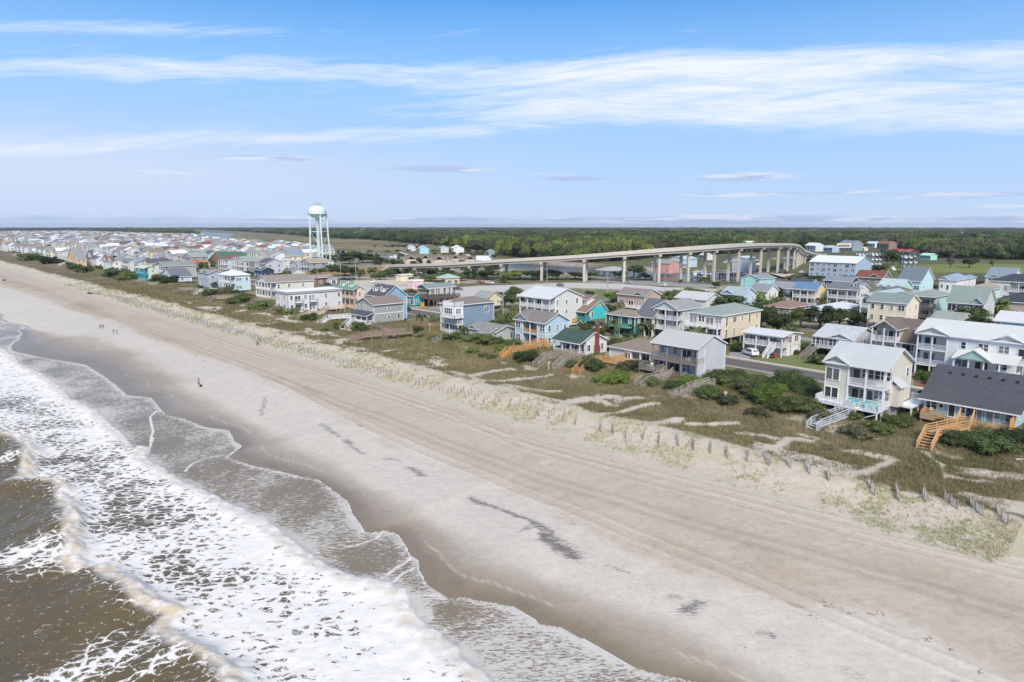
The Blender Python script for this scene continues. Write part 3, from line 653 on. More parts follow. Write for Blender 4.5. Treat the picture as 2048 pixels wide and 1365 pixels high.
def house(name, label, xl, xc, xr, ye, h, wall, roof, rt='gy', rk='shingle', pil=2.4, st=2, pitch=.42, rp=.5, rot=0.0, fw='p d p', sw='s s', porch=None, pr=2.2, pcol=None, ov=.5,
          cat='house', fgab=None, sgab=None, far=False, W_=None, D_=None, trim=None, skirt=0.0, blank=False, xy=None, gz=2.0, group='houses along the beach and the streets behind it', railc=None, low=None, wl=None):
    if xy: X0, Y0 = xy
    else: X0, Y0 = gp(xc, ye, gz + h)
    cr, sr = math.cos(rot), math.sin(rot)
    w = W_; d = D_
    if w is None:
        w = 3
        while w < 60 and pj(X0 - sr * w, Y0 + cr * w, gz + h)[0] > xl: w += .1
    if d is None:
        d = 3
        while d < 60 and pj(X0 + cr * d, Y0 + sr * d, gz + h)[0] < xr: d += .1
    t = empty(name, (X0, Y0, gz), rot, label, cat, group)
    wm = paint(wall); rm = paint(roof, rk); tm = trim or TRIM
    fl = (h - pil) / st            # storey height
    pr = min(pr, d * .35) if porch else 0
    hp = pitch
    # ---- walls, recessed behind the porch bays
    m = MB(); bays = sorted(porch or [])
    m.box(pr, d, 0, w, pil, h)
    if porch:
        y = 0; solid = []
        for a, b2 in bays:
            if a * w > y + .05: solid.append((y, a * w))
            y = b2 * w
        if y < w - .05: solid.append((y, w))
        for a, b2 in solid: m.box(0, pr, a + .001, b2 - .001, pil, h)
    run = d / 2
    if rt == 'gy':
        rx = d * rp; zr = h + hp * max(rx, d - rx) if rp == .5 else h + hp * rx
        zr = h + hp * d / 2 if rp == .5 else h + hp * min(rx, d - rx) * 1.25
        for y in (0.0, w): m.tri((0.02 if not porch else 0.02, y, h - .02), (d - .02, y, h - .02), (rx, y, zr - .05))
    elif rt == 'gx':
        zr = h + hp * w / 2
        for x in (0.0, d): m.tri((x, .02, h - .02), (x, w - .02, h - .02), (x, w / 2, zr - .05))
    else: zr = h + hp * min(w, d) / 2
    if pil > 0.3 and skirt: m.box(pr + .3, d - .3, w * (1 - skirt) if skirt < 1 else .3, w - .3, 0, pil - .002)
    # front gable
    if fgab:
        for a, b2 in fgab:
            ya, yb = a * w, b2 * w; zt = h + hp * 1.15 * (yb - ya) / 2
            m.tri((-.03, ya, h - .02), (-.03, yb, h - .02), (-.03, (ya + yb) / 2, zt))
    m.obj('wall', [wm], t)
    if not far:
        for cx_0, cy_0 in ((0 if not porch or porch[0][0] > .02 else pr, 0), (d, 0), (0 if not porch or porch[-1][1] < .98 else pr, w)): MB().box(cx_0 - .05, cx_0 + .12, cy_0 - .05 if cy_0 == 0 else cy_0 - .12, cy_0 + .12 if cy_0 == 0 else cy_0 + .05, pil + .02, h - .12).obj('corner_trim', tm, t)
    # ---- roof
    o = ov; m = MB(); th = .22
    if rt == 'gy':
        sl1 = (zr - h) / rx; sl2 = (zr - h) / (d - rx)
        m.slab([(-o, -o, h - sl1 * o + .15), (rx, -o, zr + .15), (rx, w + o, zr + .15), (-o, w + o, h - sl1 * o + .15)], th)
        m.slab([(d + o, -o, h - sl2 * o + .15), (d + o, w + o, h - sl2 * o + .15), (rx, w + o, zr + .15), (rx, -o, zr + .15)], th)
    elif rt == 'gx':
        sl = hp
        m.slab([(-o, -o, h - sl * o + .15), (d + o, -o, h - sl * o + .15), (d + o, w / 2, zr + .15), (-o, w / 2, zr + .15)], th)
        m.slab([(-o, w + o, h - sl * o + .15), (-o, w / 2, zr + .15), (d + o, w / 2, zr + .15), (d + o, w + o, h - sl * o + .15)], th)
    elif rt == 'hip':
        zo = h - hp * o + .15; zt = zr + .15; a = [(-o, -o, zo), (d + o, -o, zo), (d + o, w + o, zo), (-o, w + o, zo)]
        if d > w: r1, r2 = (w / 2, w / 2, zt), (d - w / 2, w / 2, zt); m.slab([a[0], a[1], r2, r1], th); m.slab([a[1], a[2], r2], th); m.slab([a[2], a[3], r1, r2], th); m.slab([a[3], a[0], r1], th)
        else: r1, r2 = (d / 2, d / 2, zt), (d / 2, w - d / 2, zt); m.slab([a[0], a[1], r1], th); m.slab([a[1], a[2], r2, r1], th); m.slab([a[2], a[3], r2], th); m.slab([a[3], a[0], r1, r2], th)
    elif rt == 'flat': m.slab([(-o * .6, -o * .6, h + .55), (d + o * .6, -o * .6, h + .55), (d + o * .6, w + o * .6, h + .55), (-o * .6, w + o * .6, h + .55)], .75)
    if fgab:
        for a, b2 in fgab:
            ya, yb = a * w, b2 * w; ym = (ya + yb) / 2; sl = hp * 1.15; zt = h + sl * (yb - ya) / 2
            xi = min((zt - h) / max((zr - h) / (d * rp if rt == 'gy' else min(w, d) / 2), .05), d * .5)
            for y2 in (ya - o, yb + o): m.slab([(-o - .12, y2, h - sl * o + .19), (-.12 - o, ym, zt + .19), (xi, ym, zt + .19), (.1 if True else 0, y2, h - sl * o + .19)][:: (1 if y2 > ym else -1)], .16)
    ro = m.obj('roof', [rm, tm], t, fixn=True)
    if sgab:       # gable dormers on the ocean slope: (centre fraction, width)
        for yc, dw in sgab:
            yc *= w; sl1 = (zr - h) / (d * rp); x0 = d * rp * .30; z0 = h + sl1 * x0; hh = 1.5; dm = MB()
            x1 = min(d * rp, x0 + (hh + dw * .3) / sl1)
            dm.box(x0, x1, yc - dw / 2, yc + dw / 2, z0 - .2, z0 + hh); dm.tri((x0, yc - dw / 2, z0 + hh), (x0, yc + dw / 2, z0 + hh), (x0, yc, z0 + hh + dw * .3))
            do = dm.obj('dormer', [TRIM], t, fixn=True); rr = MB()
            for sgn in (-1, 1): rr.slab([(x0 - .25, yc + sgn * (dw / 2 + .25), z0 + hh - .12), (x0 - .25, yc, z0 + hh + dw * .3 + .12), (x1 + .4, yc, z0 + hh + dw * .3 + .12), (x1 - .4, yc + sgn * (dw / 2 + .25), z0 + hh - .12)][::sgn], .14)
            rr.obj('dormer_roof', [rm, tm], do, fixn=True)
            window(do, 'p' if dw > 2.4 else 's', 'f', x0 - .01, yc, z0 + hh * .55)
    if far and blank: return t
    # ---- pilings
    if pil > 0.5:
        pm = MB().box(-.14, .14, -.14, .14, 0, pil).mesh('piling', GREYWOOD if not far else TRIM)
        nx = max(2, int(d / (4 if not far else 6))); ny = max(2, int(w / (3.2 if not far else 5)))
        for i in range(nx + 1):
            for j in range(ny + 1):
                if i in (0, 1) or j == 0: inst('piling', pm, t, (.2 + (d - .4) * i / nx, .2 + (w - .4) * j / ny, 0))
    # ---- porches
    fx_main = pr
    if porch:
        pcm = pcol or TRIM
        for a, b2 in bays:
            ya, yb = a * w, b2 * w
            for s_ in range(st):
                zf = pil + s_ * fl
                MB().box(-.12, pr + .0, ya + .002, yb - .002, zf - .28, zf - .02).obj('porch_floor', pcm, t)
                railing(t, [(0, ya + .06), (0, yb - .06)] if ya > .1 else [(pr - .1, 0.02), (0, .02), (0, yb - .06)], zf, railc or pcm, 1.0, .16 if not far else .5, 2.4)
            k = max(1, int(round((yb - ya) / 3.2))); cmx = MB().box(-.12, .12, -.12, .12, 0, h - .15).mesh('column', pcm)
            for i in range(k + 1): inst('column', cmx, t, (.0, ya + .13 + (yb - ya - .26) * i / k, 0))
            MB().box(-.1, .1, ya + .003, yb - .003, h - .45, h - .05).obj('porch_beam', pcm, t)
    # ---- openings: 'k k k' spread along the width on each storey, '|' parts storeys from the top, '-' leaves a gap
    def row(spec, face, L):
        rows = spec.split('|')
        for s_ in range(st):
            r_ = rows[min(s_, len(rows) - 1)].split(); zc = pil + fl * (st - 1 - s_)
            for i, k in enumerate(r_):
                if k == '-': continue
                q = L * (i + .5) / len(r_); wh = WIN[k][2]; z = zc + (wh / 2 + .06 if k in 'del' else max(1.0 + .55, wh / 2 + .75))
                if face == 'f':
                    yy = L - q; inb = any(a * w - .1 < yy < b2 * w + .1 for a, b2 in bays)
                    window(t, k, 'f', (pr if inb else 0) - .012, yy, z)
                else: window(t, k, 's', max(q, pr + .8) if porch and bays[0][0] < .02 else q, -.012, z)
    row(fw, 'f', w); row(sw, 's', d)
    return t
def hx(t): return t
def shed_roof(t, pts, mats, name='roof', th=.18):
    m = MB(); m.slab(pts, th); return m.obj(name, mats, t, fixn=True)

def local_dims(t):
    xs = []; 
    for c in t.children:
        if c.name.startswith('wall'):
            bb = [v[:] for v in c.bound_box]; return max(b[0] for b in bb), max(b[1] for b in bb)
# ------------------------------------------------------------------ houses of the first row, ocean side of the road
N2, N1 = R(-2.5), R(-1.5)
def deck(t, x0, x1, y0, y1, z, mat, posts=True, rail=True, gap=None, railm=None, th=.25, braces=False, name='deck'):
    o = MB().box(x0, x1, y0, y1, z - th, z).obj(name, mat, t)
    if rail:
        seg = [(x1, y0 + .05), (x0 + .05, y0 + .05), (x0 + .05, y1 - .05), (x1, y1 - .05)]
        if gap:
            g0, g1 = gap; railing(t, [seg[0], seg[1], (x0 + .05, g0)], z, railm or mat); railing(t, [(x0 + .05, g1), seg[2], seg[3]], z, railm or mat)
        else: railing(t, seg, z, railm or mat)
    if posts:
        pm = MB().box(-.1, .1, -.1, .1, -1.2, z - th).mesh('post', mat); k = max(1, int((y1 - y0) / 2.8))
        for i in range(k + 1): inst('post', pm, t, (x0 + .15, y0 + .15 + (y1 - y0 - .3) * i / k, 0))
    if braces:
        m = MB(); k = max(1, int((y1 - y0) / 3.2))
        for i in range(k):
            a = y0 + (y1 - y0) * i / k; b_ = y0 + (y1 - y0) * (i + 1) / k
            m.bar((x0 + .1, a, .1), (x0 + .1, b_, z - .3), .12); m.bar((x0 + .14, b_, .1), (x0 + .14, a, z - .3), .12)
        m.obj('cross_brace', mat, t)
    return o

hA = house('beach_house', 'pale teal single-storey beach house with a huge charcoal shingle roof at the right edge', 1876, 2032, 2300, 821, 4.2, '#a9c6c2', '#4a4d52', 'gy', pil=1.4, st=1, pitch=.62, rp=.5, rot=N2, fw='p q e m d d m s', sw='s s', D_=12.5, W_=11.5, pr=.02, ov=.9)
deck(hA, -2.6, -.02, 0, 11.3, 1.4, paint('#a68463', 'wood'), railm=NEWWOOD, gap=(6.2, 8.2))
MB().box(-2.62, .2, -.08, -.02, 1.2, 3.4).obj('windbreak_panel', NEWWOOD, hA)
MB().box(-2.7, -2.62, 9.4, 11.3, 1.1, 2.2).obj('windbreak_panel', paint('#b49a7c', 'wood'), hA)
pmv = MB().box(-.16, .16, -.16, .16, 0, .35).mesh('roof_vent', BLACK)
for i in range(6): inst('roof_vent', pmv, hA, (4.7, 1.2 + i * 1.75, 4.2 + .62 * 4.7 + .1))
hB = house('beach_house', 'cream two-storey beach house with white balconies and pale metal roof nearest the dune', 1654, 1773, 1824, 739, 8.9, '#d0ccbb', '#bcc2c4', 'gy', 'metal', pil=2.7, st=2, pitch=.50, rot=N2, fw='d d p t|d d d t', sw='- - s|- s -', porch=[(0, .62)], pr=2.2, fgab=[(.62, 1.0)], pcol=TRIM)
wB = 8.7
deck(hB, -2.4, -.02, -.2, wB + .6, 2.7, TRIM, braces=True, gap=(1.6, 3.4))
b_ = MB(); b_.box(2.9, 5.0, -1.0, 0, 2.7, 6.1); bo = b_.obj('entrance_bay', [paint('#d0ccbb')], hB); shed_roof(bo, [(2.6, -1.4, 5.9), (5.3, -1.4, 5.9), (5.3, 0, 7.0), (2.6, 0, 7.0)], [paint('#bcc2c4', 'metal'), TRIM], 'bay_roof')
d2 = MB().box(5.2, 11.4, -2.2, -.02, 2.3, 2.55).obj('side_deck', TRIM, hB); railing(hB, [(9.0, -2.1), (11.3, -2.1), (11.3, 0)], 2.55, TRIM)
pm = MB().box(-.1, .1, -.1, .1, 0, 2.3).mesh('post', TRIM)
for x, y in ((5.4, -2.1), (8.2, -2.1), (11.2, -2.1)): inst('post', pm, hB, (x, y, 0))
MB().box(3.0, 9, 0.1, 6, 0, 2.69).obj('storage_wall', paint('#a9adab'), hB)
hC = house('beach_house', 'grey three-level beach house with weathered wooden balconies and plain grey end wall', 1305, 1396, 1451, 698, 7.6, '#c3c6c6', '#b7bbb8', 'gy', 'metal', pil=1.5, st=2, pitch=.42, rot=N1, fw='p s d p|d d p s', sw='- -', porch=[(0, 1)], pr=2.3, pcol=GREYWOOD, ov=.35)
MB().box(0.0, 2.3, 0.0, .06, 1.5, 7.6).obj('end_wall', paint('#c3c6c6'), hC)
deck(hC, -2.6, -.02, 7.4, 11.6, 2.6, GREYWOOD)
hD = house('beach_house', 'low brown-roofed bungalow with white walls behind the wooden walkover', 1220, 1322, 1372, 709, 3.5, '#dad7cd', '#85776a', 'hip', pil=.5, st=1, pitch=.36, rot=N1, fw='- d d p', sw='s s', porch=[(0, .58)], pr=2.0)
deck(hD, -4.0, -.02, .5, 9.5, 1.3, PALEWOOD, railm=NEWWOOD)
hE = house('beach_house', 'white cottage with dark green roof and a tall red brick chimney', 1108, 1160, 1212, 687, 4.2, '#dcd8d0', '#3d5248', 'gy', pil=1.2, st=1, pitch=.46, rot=N1, fw='s d s s', sw='s - s', porch=[(0, 1)], pr=2.2)
ch = MB().box(4.7, 5.9, -.85, -.02, -.5, 3.2).box(4.95, 5.65, -.75, -.02, 3.2, 8.0).box(4.88, 5.72, -.8, .05, 8.0, 8.25).obj('chimney', paint('#7d3a2b', 'brick'), hE)
sh = MB().box(-.45, -.02, -.05, 0, -.8, .8).mesh('shutter', paint('#3c4f55', 'gloss'))
for x in (1.75 + .0, 8.5 + .0):
    for q in (-.75, .75 + .43): inst('shutter', MB().box(-.21, .21, -.06, -.02, -.8, .8).mesh('shutter', paint('#3c4f55', 'gloss')), hE, (x + (q if q < 0 else q - .43), 0, 2.75))
hF = house('beach_house', 'light blue two-storey beach house with brown roof and new wooden rails', 1031, 1091, 1137, 646, 7.0, '#b4ccd4', '#7c7670', 'gy', pil=.9, st=2, pitch=.5, rot=N1, fw='p d d s p', sw='s s m|s - -', porch=[(.24, .76)], pr=2.2, fgab=[(.55, 1.0)], railc=NEWWOOD)
MB().box(-.05, 0, 0, 2.5, 3.8, 4.05).obj('trim_band', TRIM, hF); MB().box(0, 8.3, -.05, 0, 3.8, 4.05).obj('trim_band', TRIM, hF)
hG = house('beach_house', 'small sage grey bungalow with a bay window beside the blue tower house', 939, 992, 1032, 664, 3.4, '#b4bab2', '#85827f', 'gy', pil=.5, st=1, pitch=.36, rot=0, fw='t t b b', sw='s s', fgab=[(.02, .38), (.7, 1.0)])
MB().box(-2.2, -.02, .5, 4.2, .5, 3.3).obj('bay_wall', paint('#b4bab2'), hG)
shed_roof(hG, [(-2.6, .1, 3.15), (-2.6, 4.6, 3.15), (.6, 4.6, 4.4), (.6, .1, 4.4)], [paint('#85827f', 'shingle'), TRIM], 'bay_roof')
window(hG, 'b', 'f', -2.21, 2.35, 1.95)
deck(hG, -5.0, -.02, 6.2, 13.5, .9, GREYWOOD)
hH = house('beach_house', 'slate blue three-storey house with a white roof terrace and round window', 881, 916, 987, 610, 9.0, '#8497a6', '#7b716b', 'hip', pil=0.9, st=3, pitch=.34, rot=0, fw='b b|b b|d d', sw='- - -', porch=[(.0, 1.0)], pr=1.5)
MB().box(-1.6, 1.5, -.4, 4.8, 5.4, 8.5).obj('sunroom', TRIM, hH); window(hH, 'b', 'f', -1.61, 2.2, 7.3); window(hH, 'p', 's', -.3, -.41, 7.3)
railing(hH, [(1.5, -.4), (-1.6, -.4), (-1.6, 4.8), (1.5, 4.8)], 8.5, TRIM, 1.3, .12); railing(hH, [(1.4, -.5), (-1.75, -.5), (-1.75, 5)], 5.2, TRIM)
def round_window(t, x, z, r):
    m = MB(); n = 24
    for i in range(n):
        a0, a1 = 2 * math.pi * i / n, 2 * math.pi * (i + 1) / n
        m.bar((x + r * math.cos(a0), -.05, z + r * math.sin(a0)), (x + r * math.cos(a1), -.05, z + r * math.sin(a1)), .14, .1)
    m.bar((x, -.05, z - r), (x, -.05, z + r), .1, .08); o = m.obj('window', TRIM, t); g = MB(); pts = [(x + r * math.cos(2 * math.pi * i / n), -.02, z + r * math.sin(2 * math.pi * i / n)) for i in range(n)]
    g.v += pts; g.f.append(tuple(range(n))); g.mi.append(0); g.obj('pane', GLASS, o)
round_window(hH, 10.2, 7.0, .95)
hI = house('beach_house', 'grey-green two-storey house with low dark porch roof and white gable', 712, 747, 806, 610, 6.9, '#a3a89f', '#857569', 'gx', pil=1.3, st=2, pitch=.34, rot=0, fw='s p p|d d p', sw='- s -|- m s', fgab=None)
deck(hI, -2.4, -.02, -.1, 10.2, 1.3, TRIM, gap=(8, 9.6)); shed_roof(hI, [(-2.8, -.3, 3.7), (-2.8, 10.4, 3.7), (-.02, 10.4, 4.7), (-.02, -.3, 4.7)], [paint('#4b4f55', 'shingle'), TRIM], 'porch_roof')
pm = MB().box(-.1, .1, -.1, .1, 1.3, 3.65).mesh('column', TRIM)
for i in range(4): inst('column', pm, hI, (-2.4, .1 + 3.3 * i, 0))
MB().box(0, 10.5, -.05, 0, 3.95, 4.2).obj('trim_band', TRIM, hI)
house('beach_house', 'tall sky blue house with steep charcoal roof behind the grey-green house', 735, 768, 812, 593, 8.2, '#8fb2c6', '#4e5053', 'gy', pil=.4, st=3, pitch=.72, rot=0, fw='s s s', sw='- s -|- s -|-', sgab=[(.3, 2.2), (.75, 2.2)])
house('beach_house', 'peach balconied house with a green roof between the condo and the blue house', 672, 708, 727, 579, 7.4, '#dcc9b3', '#5f8a74', 'gy', pil=.5, st=2, pitch=.6, rot=0, fw='d d s', sw='s', porch=[(0, 1)], pr=2.4, pcol=paint('#dcc9b3'), sgab=[(.3, 2.4), (.75, 2.4)])
hL = house('condo_building', 'long white flat-roofed beach condo with a grey parapet and recessed balconies', 551, 575, 683, 588, 7.6, '#d9d7d3', '#f2f2f0', 'flat', 'metal', pil=1.5, st=2, rot=0, fw='p p', sw='s - s s - s - s', cat='apartment building', trim=paint('#a5a4a5'))
for zz in (1.5, 4.55):
    for x0 in (2.2, 7.4):
        MB().box(x0, x0 + 2.6, -1.3, -.0, zz - .2, zz).obj('balcony', TRIM, hL); railing(hL, [(x0, 0), (x0, -1.25), (x0 + 2.6, -1.25), (x0 + 2.6, 0)], zz, TRIM, 1, .3); window(hL, 'd', 's', x0 + 1.3, -.012, zz + 1.1)
house('condo_building', 'cream and white porched building with tan gable roof beside the flat-roofed condo', 511, 541, 626, 565, 8.0, '#dcd7c8', '#8f8376', 'gx', pil=1.4, st=2, pitch=.30, rot=0, fw='d p d', sw='s - s - s -', porch=[(0, 1)], pr=2.4, cat='apartment building')
house('beach_house', 'pale aqua three-storey beach house with white hip roof and stacked porches', 438, 460, 499, 551, 8.6, '#c5dcdc', '#dfe4e6', 'hip', 'metal', pil=1.6, st=2, pitch=.4, rot=0, fw='p d p', sw='p m s|p s -', porch=[(0, 1)], pr=2.2)
house('beach_house', 'grey-blue twin-gabled house just left of the pale aqua house', 396, 418, 445, 547, 8.2, '#aab6c0', '#84888a', 'gy', pil=1.2, st=2, pitch=.4, rot=0, fw='s s p s', sw='s s', fgab=[(.1, .45), (.6, .95)])
house('beach_house', 'long warm grey house with grey roof above the low blue cottage', 310, 328, 391, 533, 8.2, '#aeaca2', '#868a85', 'gx', pil=1.6, st=2, pitch=.26, rot=0, fw='d d', sw='s m m -|- - -', porch=[(0, 1)], pr=2.2)
house('beach_cottage', 'low cottage with pale blue gable below the long grey house', 322, 345, 383, 554, 4.0, '#ccd4de', '#6b6f75', 'gx', pil=1.2, st=1, pitch=.4, rot=0, fw='s s', sw='s s -')
house('beach_house', 'pale green house with turquoise porch front on the beach row', 271, 288, 311, 537, 8.0, '#cdd6bd', '#c6d2b4', 'gy', 'metal', pil=1.8, st=2, pitch=.4, rot=0, fw='d d|d d', sw='- s', porch=[(0, 1)], pr=2.0, pcol=paint('#5db4c4'))
house('beach_house', 'cream two-storey beach house with grey roof left of the pale green house', 241, 262, 282, 523, 8.2, '#dddacb', '#767a7e', 'gy', pil=1.8, st=2, pitch=.4, rot=0, fw='d s d', sw='s', porch=[(.3, 1)], pr=2.0)
house('beach_house', 'white beach house with two steep front gables and red-brown roof', 205, 226, 240, 524, 7.6, '#e2e1da', '#775a50', 'gy', pil=1.8, st=2, pitch=.5, rot=0, fw='d s d', sw='s', fgab=[(.05, .5), (.55, 1)])
house('beach_house', 'white beach house with steep front gable and tall white chimney tower', 172, 192, 208, 517, 7.8, '#e4e4e2', '#5d6064', 'gy', pil=1.6, st=2, pitch=.5, rot=0, fw='d s d', sw='s', fgab=[(.3, .9)])
house('beach_house', 'yellow-orange gabled beach house among the far left row', 136, 153, 171, 517, 8.0, '#d0b98a', '#8a8a88', 'gx', pil=1.2, st=2, pitch=.5, rot=0, fw='d d', sw='s s')

# ------------------------------------------------------------------ houses across the road, right half of the picture
K = 'houses along the beach and the streets behind it'
ha = house('house', 'grey house with brown shingle roof, a white dormer and a parked car beneath', 1754, 1858, 1896, 689, 5.6, '#b5b1ab', '#6e635b', 'gy', pil=2.5, st=1, pitch=.74, rot=N2, fw='- d d p p', sw='- - s', porch=[(0, .52)], pr=2.2, sgab=[(.22, 2.2)])
b_ = MB(); b_.box(0.1, 6.5, 5.8, 10.6, 5.6, 8.4); b_.tri((.1, 5.8, 8.4), (.1, 10.6, 8.4), (.1, 8.2, 9.9)); bo = b_.obj('upper_wall', [paint('#b5b1ab')], ha, fixn=True)
m_ = MB()
for y2 in (5.3, 11.1): m_.slab([(-2.6, y2, 8.25), (-2.6, 8.2, 10.1), (6.5, 8.2, 10.1), (6.5, y2, 8.25)][:: (1 if y2 > 8 else -1)], .2)
m_.obj('gable_roof', [paint('#6e635b', 'shingle'), TRIM], ha, fixn=True)
MB().box(-2.2, .1, 5.6, 10.8, 5.35, 5.6).obj('porch_floor', TRIM, ha); MB().box(-2.2, .1, 5.6, 10.8, 2.3, 2.5).obj('porch_floor', TRIM, ha)
for z_ in (2.5, 5.6): railing(ha, [(0, 5.7), (-2.15, 5.7), (-2.15, 10.7), (0, 10.7)], z_, TRIM)
pm = MB().box(-.12, .12, -.12, .12, 0, 8.3).mesh('column', TRIM)
for y in (5.75, 8.2, 10.65): inst('column', pm, ha, (-2.15, y, 0))
window(ha, 'd', 'f', .08, 7, 6.7); window(ha, 'd', 'f', .08, 9.4, 6.7)
hb = house('house', 'large white balconied house with pale metal roof and brown gable at the right edge', 1889, 2075, 2300, 690, 8.6, '#dcdfde', '#cdd1d2', 'gy', 'metal', pil=2.2, st=2, pitch=.38, rot=N2, fw='d s s p p d|d s d d p d', sw='s s', D_=12, W_=20, porch=[(.72, 1)], pr=2.6, fgab=[(.72, 1.0), (.1, .35)])
shed_roof(hb, [(-3.6, 2.0, 4.9), (-3.6, 12.5, 4.9), (-.02, 12.5, 6.1), (-.02, 2.0, 6.1)], [paint('#cdd1d2', 'metal'), TRIM], 'porch_roof')
m_ = MB(); m_.tri((-3.75, 6.0, 4.95), (-3.75, 11.6, 4.95), (-3.75, 8.8, 6.7)); m_.obj('porch_gable', paint('#a6ccc0'), hb)
m_ = MB()
for y2 in (5.6, 12.0): m_.slab([(-4.0, y2, 4.9), (-4.0, 8.8, 6.95), (-.5, 8.8, 6.95), (-.5, y2, 4.9)][:: (1 if y2 > 8 else -1)], .18)
m_.obj('gable_roof', [paint('#cdd1d2', 'metal'), TRIM], hb, fixn=True)
MB().box(-3.4, -.02, 2, 12.3, 1.95, 2.2).obj('porch_floor', TRIM, hb); railing(hb, [(0, 2.1), (-3.35, 2.1), (-3.35, 12.2), (0, 12.2)], 2.2, TRIM)
pm = MB().box(-.12, .12, -.12, .12, 0, 4.9).mesh('column', TRIM)
for i in range(5): inst('column', pm, hb, (-3.35, 2.1 + 2.5 * i, 0))
hc = house('house', 'lilac-grey single-storey raised house with pale roof across the road', 1632, 1706, 1752, 680, 4.9, '#c9c9cf', '#b4b8b8', 'gy', pil=2.1, st=1, pitch=.34, rot=N2, fw='b b - s', sw='p s p', fgab=[(.05, .6)])
stairs(hc, (-.8, 8.3), (-6.5, 8.3), 1.3, GREYWOOD, 0, 2.1); MB().box(-1.4, 0, 7.4, 9.2, 1.9, 2.1).obj('landing', GREYWOOD, hc)
hd = house('house', 'small white house on posts with a wraparound balcony and red chairs by the road', 1488, 1566, 1601, 674, 4.9, '#e3d9c6', '#d2d5d6', 'gy', 'metal', pil=2.4, st=1, pitch=.16, rot=N2, fw='d p d s', sw='p p', porch=[(0, 1)], pr=2.4, skirt=.55)
stairs(hd, (-.1, 2.2), (-3.6, 2.2), 1.2, TRIM, 0, 2.4)
MB().box(2.6, 8.8, .1, 4, 0, 2.39).obj('ground_floor_wall', WHITE, hd)
he = house('house', 'large pale yellow three-storey house with grey-green hip roof', 1380, 1446, 1521, 631, 8.3, '#dccdb0', '#8b948d', 'hip', pil=2.3, st=2, pitch=.34, rot=N1, fw='d p d p', sw='l p s l m|l l q - l')
MB().box(-2.4, -.02, -.1, 10, 4.95, 5.2).obj('balcony', TRIM, he); railing(he, [(0, -.05), (-2.35, -.05), (-2.35, 9.9), (0, 9.9)], 5.2, TRIM); MB().box(-2.4, -.02, -.1, 6, 2.1, 2.3).obj('balcony', TRIM, he); railing(he, [(0, -.05), (-2.35, -.05), (-2.35, 5.9), (0, 5.9)], 2.3, TRIM)
pm = MB().box(-.13, .13, -.13, .13, 0, 5.0).mesh('column', TRIM)
for y in (0, 3, 6, 9.8): inst('column', pm, he, (-2.25, y, 0))
hf = house('house', 'white house with a tall front gable porch and long slate grey side roof', 1308, 1356, 1402, 620, 8.0, '#ccd2cc', '#8e8f8b', 'gx', pil=2.4, st=2, pitch=.5, rot=N1, fw='d d|p p', sw='q q q -|s - - -', porch=[(0, 1)], pr=2.4)
house('house', 'slate grey lean-to wing with white posts joined to the gabled porch house', 1275, 1306, 1352, 634, 5.6, '#cdd2d2', '#63666b', 'gy', pil=2.4, st=1, pitch=.8, rot=N1, fw='p p p', sw='s', porch=[(0, 1)], pr=2.0)
hg = house('house', 'dark teal house with brown roof and pale green stairs', 1213, 1270, 1300, 634, 5.4, '#1d5a54', '#8a7d70', 'hip', pil=2.4, st=1, pitch=.36, rot=N1, fw='s s s', sw='s s', skirt=1.0)
stairs(hg, (-.9, 5.5), (-5, 2.0), 1.2, paint('#6fae93', 'wood'), 0, 2.4); MB().box(-1.8, -.02, 1, 8, 2.15, 2.4).obj('deck', paint('#6fae93', 'wood'), hg); railing(hg, [(-1.75, 1), (-1.75, 8)], 2.4, paint('#6fae93', 'wood'))
hh = house('house', 'bright turquoise house with brown saltbox roof and a white shed dormer', 1136, 1172, 1213, 624, 4.8, '#45c2c0', '#7e6a5e', 'gy', pil=2.2, st=1, pitch=.66, rp=.62, rot=N1, fw='s d s s', sw='s - -', porch=[(0, 1)], pr=2.0, pcol=paint('#3f9f9c', 'wood'))
MB().box(2.8, 6.0, 2.0, 6.0, 6.2, 8.1).obj('dormer', TRIM, hh); shed_roof(hh, [(2.4, 1.6, 8.1), (2.4, 6.4, 8.1), (6.4, 6.4, 9.3), (6.4, 1.6, 9.3)], [paint('#7e6a5e', 'shingle'), TRIM], 'dormer_roof'); window(hh, 'b', 'f', 2.79, 4, 7.3)
window(hh, 'm', 's', 5.2, -.01, 6.6); window(hh, 'm', 's', 7.0, -.01, 6.6)
m_ = MB()
for i in range(3):
    a = 2.2 * i; m_.bar((-.1, a, .1), (-.1, a + 2.2, 2.1), .12); m_.bar((-.04, a + 2.2, .1), (-.04, a, 2.1), .12)
m_.obj('lattice', TRIM, hh)
stairs(hh, (-.2, 3.6), (-4.5, 5.4), 1.2, NEWWOOD, 0, 2.2)
house('house', 'white three-storey house with pale metal roof behind the blue beach house', 1040, 1100, 1164, 598, 9.2, '#d5d5cd', '#cfd2d3', 'gy', 'metal', pil=.6, st=3, pitch=.36, rot=N1, fw='s d s|s d s|s s s', sw='s m s|s m -|-', porch=[(0, 1)], pr=2.2)
ht = house('house', 'tan house with white arched gables and a long white outside staircase', 1236, 1290, 1320, 592, 6.8, '#baa593', '#857a74', 'gy', pil=2.6, st=1, pitch=.42, rot=N1, fw='p d s', sw='s s', fgab=[(.05, .4)], sgab=None, skirt=1.0)
stairs(ht, (-1.5, 2.0), (-2.0, -7.0), 1.4, TRIM, 0, 2.6); MB().box(-2, -.02, .5, 7.8, 2.35, 2.6).obj('balcony', TRIM, ht); railing(ht, [(-1.95, 2.8), (-1.95, 7.8), (0, 7.8)], 2.6, TRIM)
